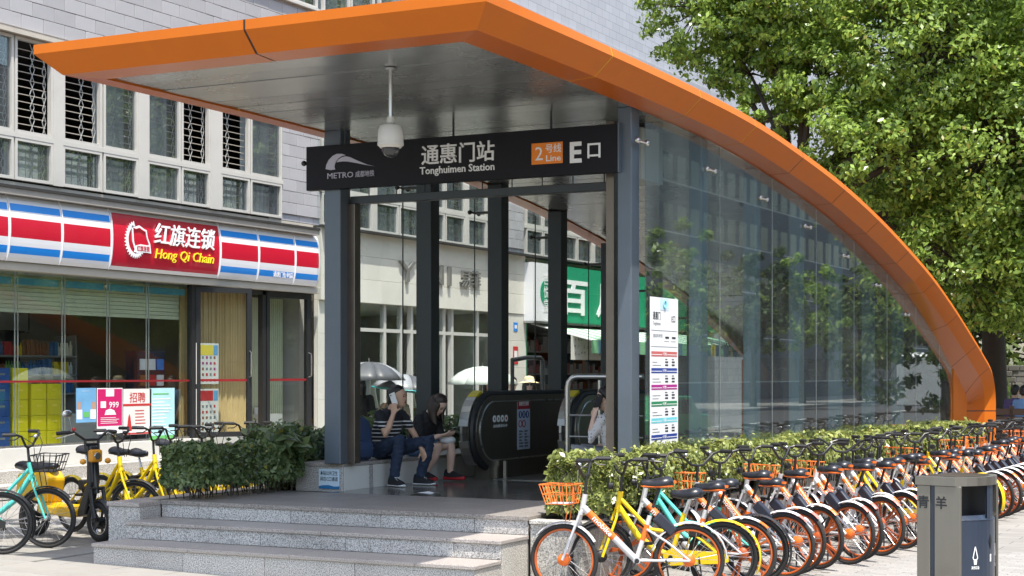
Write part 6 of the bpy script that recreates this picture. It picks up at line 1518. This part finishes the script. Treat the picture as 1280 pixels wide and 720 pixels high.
        if wear.get('laces'):
            lc = MB()
            for k in range(4): lc.bar(A(.03+k*.022, -.026, .115-k*.014), A(.03+k*.022, .026, .115-k*.014), .008)
            lc.build('laces', 'letter_white', so)
    # hair
    h = MB(); hsn = hs
    if hair in ('short', 'bob', 'long', 'hang', 'tail'):
        rings = []
        for u, ff, fb, w_ in ((-.02,-.03,-.108,.083),(.0,-.02,-.112,.086),(.04,.035,-.115,.088),(.07,.07,-.108,.083),(.10,.062,-.09,.07),(.122,.035,-.06,.048),(.134,.0,-.02,.015)):
            mid, hf = (ff+fb)/2, (ff-fb)/2; rings.append([T_(mid+hf*math.cos(t), w_*math.sin(t), u) for t in np.linspace(0, 2*math.pi, 17)[:-1]])
        h.rings(rings)
        if hair == 'short': h.ell(T_(-.07, 0, -.04), (.045, .07, .05), 12, 8, rot=rotm)
        if hair in ('bob', 'long', 'hang'):
            Lh = {'bob': .2, 'long': .34, 'hang': .22}[hair]
            for a in np.linspace(-2.3, 2.3, 17):
                bx, by = -.02-.085*math.cos(a), .085*math.sin(a); p0 = T_(bx, by, .03); p1 = T_(bx*1.12-.0, by*1.12, -.06); 
                if hair == 'hang': p1 = T_(bx+.03, by*1.15, -.07); p2 = p1 + V((.02, 0, -Lh*.6))
                else: p2 = T_(bx*1.0, by*1.1, -.06) + V((0, 0, -Lh*random.uniform(.5, .75)))
                limb(h, [p0, p1, p2], [.028, .03, .012], 7)
        if hair == 'tail': limb(h, [T_(-.1, 0, .03), T_(-.14, 0, -.02), T_(-.13, 0, -.14)], [.03, .032, .012], 8)
        me = remesh(h, .008, 1); me.materials.append(MATS[hair_m]); link('hair', me, r)
    if wear.get('sunglasses') or wear.get('glasses'):
        gm = MB()
        for s_ in (-1, 1):
            if wear.get('sunglasses'): gm.ell(T_(.091, s_*.033, .004), (.008, .029, .024), 12, 6, rot=rotm)
            else: gm.tube([T_(.096, s_*.033+.026*math.cos(t), .003+.021*math.sin(t)) for t in np.linspace(0, 2*math.pi, 13)[:-1]], .0025, 5, closed=True)
            gm.tube([T_(.092, s_*.06, .008), T_(.0, s_*.083, .01)], .003, 5)
        gm.tube([T_(.097, -.01, .008), T_(.097, .01, .008)], .003, 5); gm.build('glasses', 'lens', r, True)
    if wear.get('hat'):
        hm = wear['hat']; hh = MB()
        for pf in ([(.17,.045),(.172,.05),(.10,.065),(.096,.068),(.092,.10),(.08,.13),(.05,.145),(.01,.15)],):
            rs = [[T_(-.01+q*math.cos(t)*1.05, q*math.sin(t), u-(.02*abs(math.sin(t))*(q/.17)**2)) for t in np.linspace(0, 2*math.pi, 25)[:-1]] for q, u in pf]
            hh.rings(rs)
        ho = hh.build('hat', hm, r, True)
        MB().rings([[T_(-.01+q*math.cos(t)*1.05, q*math.sin(t), u) for t in np.linspace(0, 2*math.pi, 25)[:-1]] for q, u in ((.099,.066),(.096,.09))], False).build('hat_band', wear.get('band', 'cloth_black'), ho)
    r['_T'] = 0; del r['_T']
    return r, T_
def standing(h=1.62, arm=None, stride=.0):
    k = h/1.7
    J = dict(pelvis=(0,0,.93*k), chest=(.02,0,1.22*k), neck=(.02,0,1.44*k), head=(.05,0,1.585*k), face=(1,0,-.05),
             shl=(.01,.175*k,1.37*k), shr=(.01,-.175*k,1.37*k), ell=(-.02,.22*k,1.10*k), elr=(-.02,-.22*k,1.10*k), wrl=(.08,.22*k,.88*k), wrr=(.08,-.22*k,.88*k),
             hpl=(0,.085,.90*k), hpr=(0,-.085,.90*k), knl=(.04+stride*.6,.09,.50*k), knr=(.02-stride*.3,-.09,.50*k), anl=(.0+stride,.09,.085), anr=(.0-stride,-.09,.085))
    if arm: J.update(arm)
    return J
# seated man with phone at his ear
J = dict(pelvis=(0,0,.40), chest=(.09,0,.66), neck=(.17,.0,.86), head=(.235,.0,.985), face=(.93,.36,-.05), headup=(.06,0,1), fat=1.12,
         shl=(.15,.17,.79), shr=(.11,-.18,.79), elr=(.26,-.235,.56), wrr=(.30,-.155,.80), handr=(-.12,.25,1), palmr=(-.3,1,0), curlr=.75,
         ell=(.27,.25,.56), wrl=(.47,.13,.40), handl=(.5,-.1,-.85), palml=(0,-1,-.2), curll=.5,
         hpl=(.03,.09,.37), hpr=(.03,-.09,.37), knl=(.55,.20,.50), knr=(.40,-.17,.52), anl=(.42,.16,.085), anr=(.34,-.20,.085), toel=(1,.15,0), toer=(1,-.25,0))
MANL = (-9.60, 15.62, PZ)
r, T_ = person('man in a striped dark shirt and jeans sitting on the bench, phone at his ear', MANL, R(-8), J, dict(top=('striped_shirt', .62), legs=('denim', 1.95), shoe=('cloth_black', 'letter_white'), laces=True, hem=-.1), 'short', 'hair', 'skin')
def mobile(label, root, p, d, n, col):
    mw = Matrix.Translation(root.location) @ Matrix.Rotation(root.rotation_euler.z, 4, 'Z'); d, n = V(d).normalized(), V(n); n = (n-d*n.dot(d)).normalized(); l = d.cross(n); p = V(p)
    d2, n2, l2, p2 = (mw.to_3x3() @ d, mw.to_3x3() @ n, mw.to_3x3() @ l, mw @ p)
    o = thing('mobile_phone', label, 'phone', p2); bevel(MB().obox(p2, d2*.075, l2*.037, n2*.004).build('case', col, o), .003, 2)
    MB().obox(p2+n2*.0045, d2*.066, l2*.033, n2*.0006).build('screen', 'lens', o); MB().obox(p2-n2*.0045+d2*.055+l2*.018, d2*.008, l2*.008, n2*.001).build('lens', 'lens', o)
mobile('white phone held at the ear of the man in stripes', r, (.262, -.105, .955), (-.42, .02, 1), (-.1, 1, 0), 'letter_white')
# his backpack on the bench
bp = thing('backpack', 'dark blue backpack standing on the bench behind the seated man', 'backpack', (-9.66, 15.22, .776), None, True, R(-15))
rs = [[(d_*.5*math.copysign(abs(math.cos(t))**.6, math.cos(t)), w_*.5*math.copysign(abs(math.sin(t))**.6, math.sin(t)), z) for t in np.linspace(0, 2*math.pi, 21)[:-1]] for z, d_, w_ in ((.0,.14,.24),(.02,.2,.30),(.15,.22,.33),(.32,.20,.32),(.42,.15,.28),(.47,.08,.18),(.485,.02,.05))]
MB().rings(rs).build('bag', 'cloth_navy', bp, 'all')
rs = [[(.1+d_*.5*math.copysign(abs(math.cos(t))**.6, math.cos(t)), w_*.5*math.copysign(abs(math.sin(t))**.6, math.sin(t)), z) for t in np.linspace(0, 2*math.pi, 21)[:-1]] for z, d_, w_ in ((.03,.05,.18),(.05,.09,.24),(.18,.09,.24),(.22,.03,.2))]
MB().rings(rs).build('pocket', 'cloth_navy', bp, 'all')
MB().tube([(.115,-.13,.02),(.13,-.14,.2),(.09,-.135,.36),(.03,-.1,.46)], .004, 5).build('zip', 'cloth_black', bp)
for s_ in (-1, 1): MB().tube([(-.1,s_*.08,.42),(-.2,s_*.1,.45),(-.22,s_*.1,.3),(-.13,s_*.1,.06)], .02, 8, flat=.35).build('strap', 'cloth_navy', bp, True)
MB().tube([(-.03,-.04,.47),(-.03,-.03,.52),(-.03,.03,.52),(-.03,.04,.47)], .01, 6).build('handle', 'cloth_black', bp, True)
# seated woman looking down at her phone
J = dict(pelvis=(0,0,.39), chest=(.13,0,.62), neck=(.24,0,.80), head=(.34,0,.885), face=(.72,.0,-.7), headup=(.7,0,.72), fat=.92,
         shl=(.19,.155,.735), shr=(.18,-.155,.735), elr=(.22,-.20,.47), wrr=(.41,-.07,.53), handr=(.9,.3,.15), palmr=(-.2,.3,1), curlr=.7, ell=(.24,.2,.48), wrl=(.42,.07,.53), handl=(.9,-.3,.15), palml=(-.2,-.3,1), curll=.7,
         hpl=(.03,.08,.36), hpr=(.03,-.08,.36), knl=(.47,.08,.43), knr=(.44,-.12,.40), anl=(.42,.12,.10), anr=(.24,-.12,.10), toel=(1,.1,0), toer=(1,-.2,0))
r, T_ = person('woman in a black top, denim shorts and red trainers looking down at her phone', (-9.60, 16.35, PZ), R(-6), J, dict(top=('cloth_black', .75), legs=('denim_light', .55), shoe=('cloth_black', 'cloth_red'), thick=True, hem=-.05), 'hang', 'hair_brown', 'skin_b')
mobile('slim phone held in both hands by the woman in shorts', r, (.53, 0, .585), (.6, 0, .4), (-.5, 0, .8), 'bk_chrome')
lb_ = one('white_cloth_bag', MB().ell((-9.18, 16.38, .965), (.10, .09, .055), 14, 8), 'cloth_white', 'small white bag on the lap of the woman in shorts', 'bag', (-9.18, 16.38, .92), smooth=True)
# seated woman at the right column, in profile to the left
J = dict(pelvis=(0,0,.40), chest=(.05,0,.66), neck=(.08,0,.85), head=(.125,0,.985), face=(1,-.1,-.1), fat=.9,
         shl=(.07,.155,.78), shr=(.07,-.155,.78), ell=(.2,.2,.56), wrl=(.19,.13,.80), handl=(-.1,-.25,1), palml=(-.3,-1,0), curll=.7, elr=(.12,-.2,.53), wrr=(.34,-.1,.46), hpl=(.03,.08,.37), hpr=(.03,-.08,.37), knl=(.42,.1,.46), knr=(.42,-.1,.46), anl=(.38,.1,.085), anr=(.38,-.1,.085))
r, T_ = person('woman in dotted white blouse and glasses on the phone by the right column', (-6.58, 15.25, PZ), R(176), J, dict(top=('dotted_blouse', 1.4), legs=('cloth_grey', 1.9), glasses=True, hem=-.1), 'tail', 'hair', 'skin_b')
mobile('dark phone at the ear of the woman in the dotted blouse', r, (.15, .105, .955), (-.35, -.02, 1), (-.1, -1, 0), 'cloth_black')
# passers-by beyond the glass
def umbrella(label, p, top, R_, cols, rim=None, tilt=(0, 0)):
    u = thing('umbrella', label, 'umbrella', p); P = V(p); n = 8; T2 = V((P.x+tilt[0], P.y+tilt[1], top)); ax = (T2-P).normalized(); a = ax.orthogonal().normalized(); b2 = ax.cross(a)
    for k in range(n):
        rows = []
        for f in np.linspace(0, 1, 6):
            row = []
            for q in np.linspace(0, 1, 4):
                t = 2*math.pi*(k+q)/n; sag = 1-.05*math.sin(math.pi*q)*f; rr = R_*math.sin(f*1.15)/math.sin(1.15)*sag; row.append(T2 - ax*(.30*R_/.5*(1-math.cos(f*1.15))/(1-math.cos(1.15))*.8 + .01*math.sin(math.pi*q)*f) + (a*math.cos(t)+b2*math.sin(t))*rr)
            rows.append(row)
        mb = MB().add([p_ for row in rows for p_ in row], [(i*4+j, i*4+j+1, i*4+j+5, i*4+j+4) for i in range(5) for j in range(3)])
        pnl = mb.build('canopy_panel', cols[k % len(cols)], u, 'all'); so_ = pnl.modifiers.new('solid', 'SOLIDIFY'); so_.thickness = .003
        MB().tube([rows[i][0]-ax*.006 for i in range(6)], .003, 4).build('rib', 'bk_chrome', u)
        if rim: MB().tube([rows[5][j] for j in range(4)], .008, 5).build('rim', rim, u)
    MB().tube([P, T2+ax*.05], .007, 8).build('shaft', 'bk_chrome', u); MB().tube([P-ax*.02, P+ax*.09], .014, 8).build('handle', 'cloth_black', u)
UP = dict(elr=(.12,-.25,1.08), wrr=(.22,-.14,1.20), handr=(0,.3,1), palmr=(.3,.8,0), curlr=1.2)
GP = 'passers-by behind the glass'
r, _ = person('woman in black with dark sunglasses under the left grey umbrella', (-12.5, 19.7, .05), R(-62), standing(1.66, UP), dict(dress='cloth_black', shoe=('cloth_black', 'cloth_black'), sunglasses=True), 'long', 'hair', 'skin_b', .014, group=GP)
umbrella('dark grey umbrella with pale panels, left of the two grey ones', (-12.42, 19.87, 1.2), 1.90, .54, ['umb_grey', 'umb_silver', 'umb_grey'])
r, _ = person('person in beige half hidden behind the man on the phone', (-12.4, 20.55, 0), R(-70), standing(1.55, UP), dict(top=('cloth_beige', .7), legs=('cloth_grey', 1.9)), 'bob', 'hair', 'skin_b', .014, group=GP)
umbrella('grey umbrella with turquoise rim, right of the two grey ones', (-12.4, 20.75, 1.15), 1.72, .5, ['umb_grey', 'umb_silver', 'umb_silver'], 'umb_teal', (.05, .05))
r, _ = person('woman with long dark hair under the white umbrella', (-12.4, 23.5, .06), R(-55), standing(1.62, UP), dict(top=('cloth_beige', .7), legs=('cloth_black', 1.9)), 'long', 'hair', 'skin_b', .014, group=GP)
umbrella('pale white umbrella seen above the escalator end', (-12.35, 23.2, 1.15), 1.85, .60, ['umb_white'])
r, _ = person('dark haired person in sunglasses behind the escalator', (-12.5, 24.53, .06), R(-55), standing(1.6), dict(top=('cloth_black', .7), legs=('denim', 1.9), sunglasses=True), 'short', 'hair', 'skin_b', .014, group=GP)
r, _ = person('woman in a white brimmed hat and sunglasses behind the escalator', (-12.5, 25.17, .07), R(-58), standing(1.58), dict(dress='cloth_white', sunglasses=True, hat='straw', band='cloth_white'), 'long', 'hair', 'skin_b', .014, group=GP)
r, _ = person('person in a pale blue top behind the steel railing', (-12.6, 26.7, .07), R(-75), standing(1.6), dict(top=('cloth_sky', .7), legs=('denim', 1.9)), 'short', 'hair', 'skin_b', .014, group=GP)
r, _ = person('shop mannequin in a patterned green dress and straw hat in the clothes shop window', (-17.6, 30.75, .3), R(10), standing(1.72), dict(dress='cloth_green', hat='straw', shoe=('straw', 'straw')), 'none', 'hair', 'cloth_beige', .016, name='mannequin')
# two people with their backs turned beyond the timber fence
for lb, x, top in (('person in a purple top seen from behind beyond the timber fence', -6.06, 'cloth_purple'), ('person in a sky blue shirt seen from behind beyond the timber fence', -5.80, 'cloth_sky')):
    person(lb, (x, 34.3 + (.5 if top == 'cloth_purple' else 0), gz(x)), R(80), standing(1.58), dict(top=(top, 1.5), legs=('cloth_grey', 1.9)), 'short', 'hair', 'skin', .014, group='people beyond the timber fence')
# ------------------------------------------------------------------ litter bin
mat('bin_blue', (.019, .030, .052), .38, var=.1, coat=.2); mat('bin_steel', (.235, .22, .19), .42, .8, var=.12, scale=14, stretch=(1, 1, .06), dirt=.25)
mat('bin_void', (.008, .008, .009), .8)
bn = thing('litter_bin', 'stainless and dark blue street litter bin in the right foreground', 'litter bin', (0,0,0), None, True)
HB = 1.05
# local: x = towards the blue front, y along the bin
W2, D0, D1 = .34, -.20, .15
def plan(sc=1., k=9):
    pts = [(D0*sc, -W2*sc), (D1*sc, -W2*sc)]
    for a in np.linspace(-1, 1, k): pts.append(((D1 + .14*(1-a*a))*sc, a*W2*sc*.999))
    pts += [(D1*sc, W2*sc), (D0*sc, W2*sc)]
    return pts
front = [((D1-.02 + .14*(1-a*a)), a*(W2-.03)) for a in np.linspace(-1, 1, 13)]
bevel(MB().prism([(D0, -W2), (D0+.115, -W2), (D0+.115, -W2+.03), (D0, -W2+.03)], lambda u, v: (u, v, .05), lambda u, v: (u, v, .975)).build('side_panel', 'bin_steel', bn), .004)
bevel(MB().prism([(D0+.155, -W2), (D1+.03, -W2), (D1+.03, -W2+.03), (D0+.155, -W2+.03)], lambda u, v: (u, v, .05), lambda u, v: (u, v, .975)).build('side_panel', 'bin_steel', bn), .004)
MB().box((D0+.116, -W2+.012, .05), (D0+.154, -W2+.03, .974)).build('inlay', 'bin_blue', bn)
bevel(MB().box((D0, W2-.03, .05), (D1+.03, W2, .975)).build('side_panel', 'bin_steel', bn), .004)
MB().box((D0, -W2+.031, .05), (D0+.02, W2-.031, .974)).build('back_panel', 'bin_steel', bn)
# curved front: lower skin, then openings with a pillar between
def skin(z0, z1, pts, mn, nm):
    mb = MB()
    for (a, b2), (c, d) in zip(pts[:-1], pts[1:]): mb.add([(a,b2,z0),(c,d,z0),(c,d,z1),(a,b2,z1),(a-.015,b2,z0),(c-.015,d,z0),(c-.015,d,z1),(a-.015,b2,z1)], [(0,1,2,3),(5,4,7,6),(3,2,6,7),(0,4,5,1)])
    return mb.build(nm, mn, bn, True)
skin(.08, .70, front, 'bin_blue', 'front_skin')
mb = MB()
for (a, b2), (c, d) in zip(front[:-1], front[1:]): mb.add([(a+.004,b2,.70),(c+.004,d,.70),(c-.05,d,.735),(a-.05,b2,.735)], [(0,1,2,3)])
mb.build('lip', 'bin_blue', bn)
skin(.70, .975, front[5:8], 'bin_blue', 'pillar')
MB().box((D0+.03, -W2+.035, .08), (.10, W2-.035, .97)).build('liner', 'bin_void', bn)
MB().prism(plan(1.), lambda u, v: (u-.01, v*1.03, .976), lambda u, v: (u-.01, v*1.03, 1.045)).build('cap', 'bin_steel', bn); bevel(bn.children[-1], .01, 2)
MB().prism(plan(.82), lambda u, v: (u-.01, v, 1.0455), lambda u, v: (u-.01, v, 1.05)).build('ash_tray', 'steel_brown', bn)
MB().box((D0+.03, -W2+.06, 0), (D1, W2-.06, .08)).build('foot', 'steel_dark', bn)
for ch, u in (('青', D0+.058), ('羊', D0+.215)): text_mb(ch, .105, (u, -W2-.0005, .80), (1,0,0), UZ, .002, .022).build('lettering', 'ink', bn)
def on_front(fr_, z):
    i = fr_*(len(front)-1); k = int(i); t = i-k; a = V((*front[k], 0)).lerp(V((*front[min(k+1, 12)], 0)), t); d = (V((*front[min(k+1,12)],0))-V((*front[k],0))).normalized(); n = d.cross(V((0,0,1))); return V((a.x, a.y, z)), d, n
for frc in (.22, .78):
    p, d, n = on_front(frc, .0); lg = MB()
    f0 = lambda u, v: p + d*u + n*.0015 + V((0,0,v)); f1 = lambda u, v: p + d*u + n*.003 + V((0,0,v))
    tri = [(-.022,.40),(0,.48),(.022,.40),(.013,.385)]
    for A, B in (((-.022,.40),(0,.49)), ((0,.49),(.022,.40)), ((-.022,.40),(-.014,.385)), ((.022,.40),(.014,.385)), ((-.014,.385),(.014,.385))):
        dx, dz = B[0]-A[0], B[1]-A[1]; l_ = math.hypot(dx, dz); ox, oz = -dz/l_*.004, dx/l_*.004
        lg.prism([(A[0]-ox, A[1]-oz), (B[0]-ox, B[1]-oz), (B[0]+ox, B[1]+oz), (A[0]+ox, A[1]+oz)], f0, f1)
    lg.prism([(-.012,.345),(.012,.345),(.016,.38),(-.016,.38)], f0, f1)
    lg.build('emblem', 'letter_white', bn)
    text_mb('其他垃圾' if frc < .5 else '可回收物', .028, p + n*.0015 + V((0,0,.31)), d, UZ, .0015, .01, fit=.075).build('lettering', 'letter_white', bn)
p, d, n = on_front(.5, 0)
MB().prism([(-.022,.52),(0,.46),(.022,.52),(0,.58)], lambda u, v: p + d*u + n*.001 + V((0,0,v)), lambda u, v: p + d*u + n*.003 + V((0,0,v))).build('key_plate', 'bin_void', bn)
MB().prism([(-.012,.36),(.012,.36),(.012,.42),(-.012,.42)], lambda u, v: p + d*u + n*.001 + V((0,0,v)), lambda u, v: p + d*u + n*.003 + V((0,0,v))).build('sticker', 'letter_white', bn)
bn.location = (-2.80, 13.55, gz(-2.8)); bn.rotation_euler = (0, 0, R(-15))
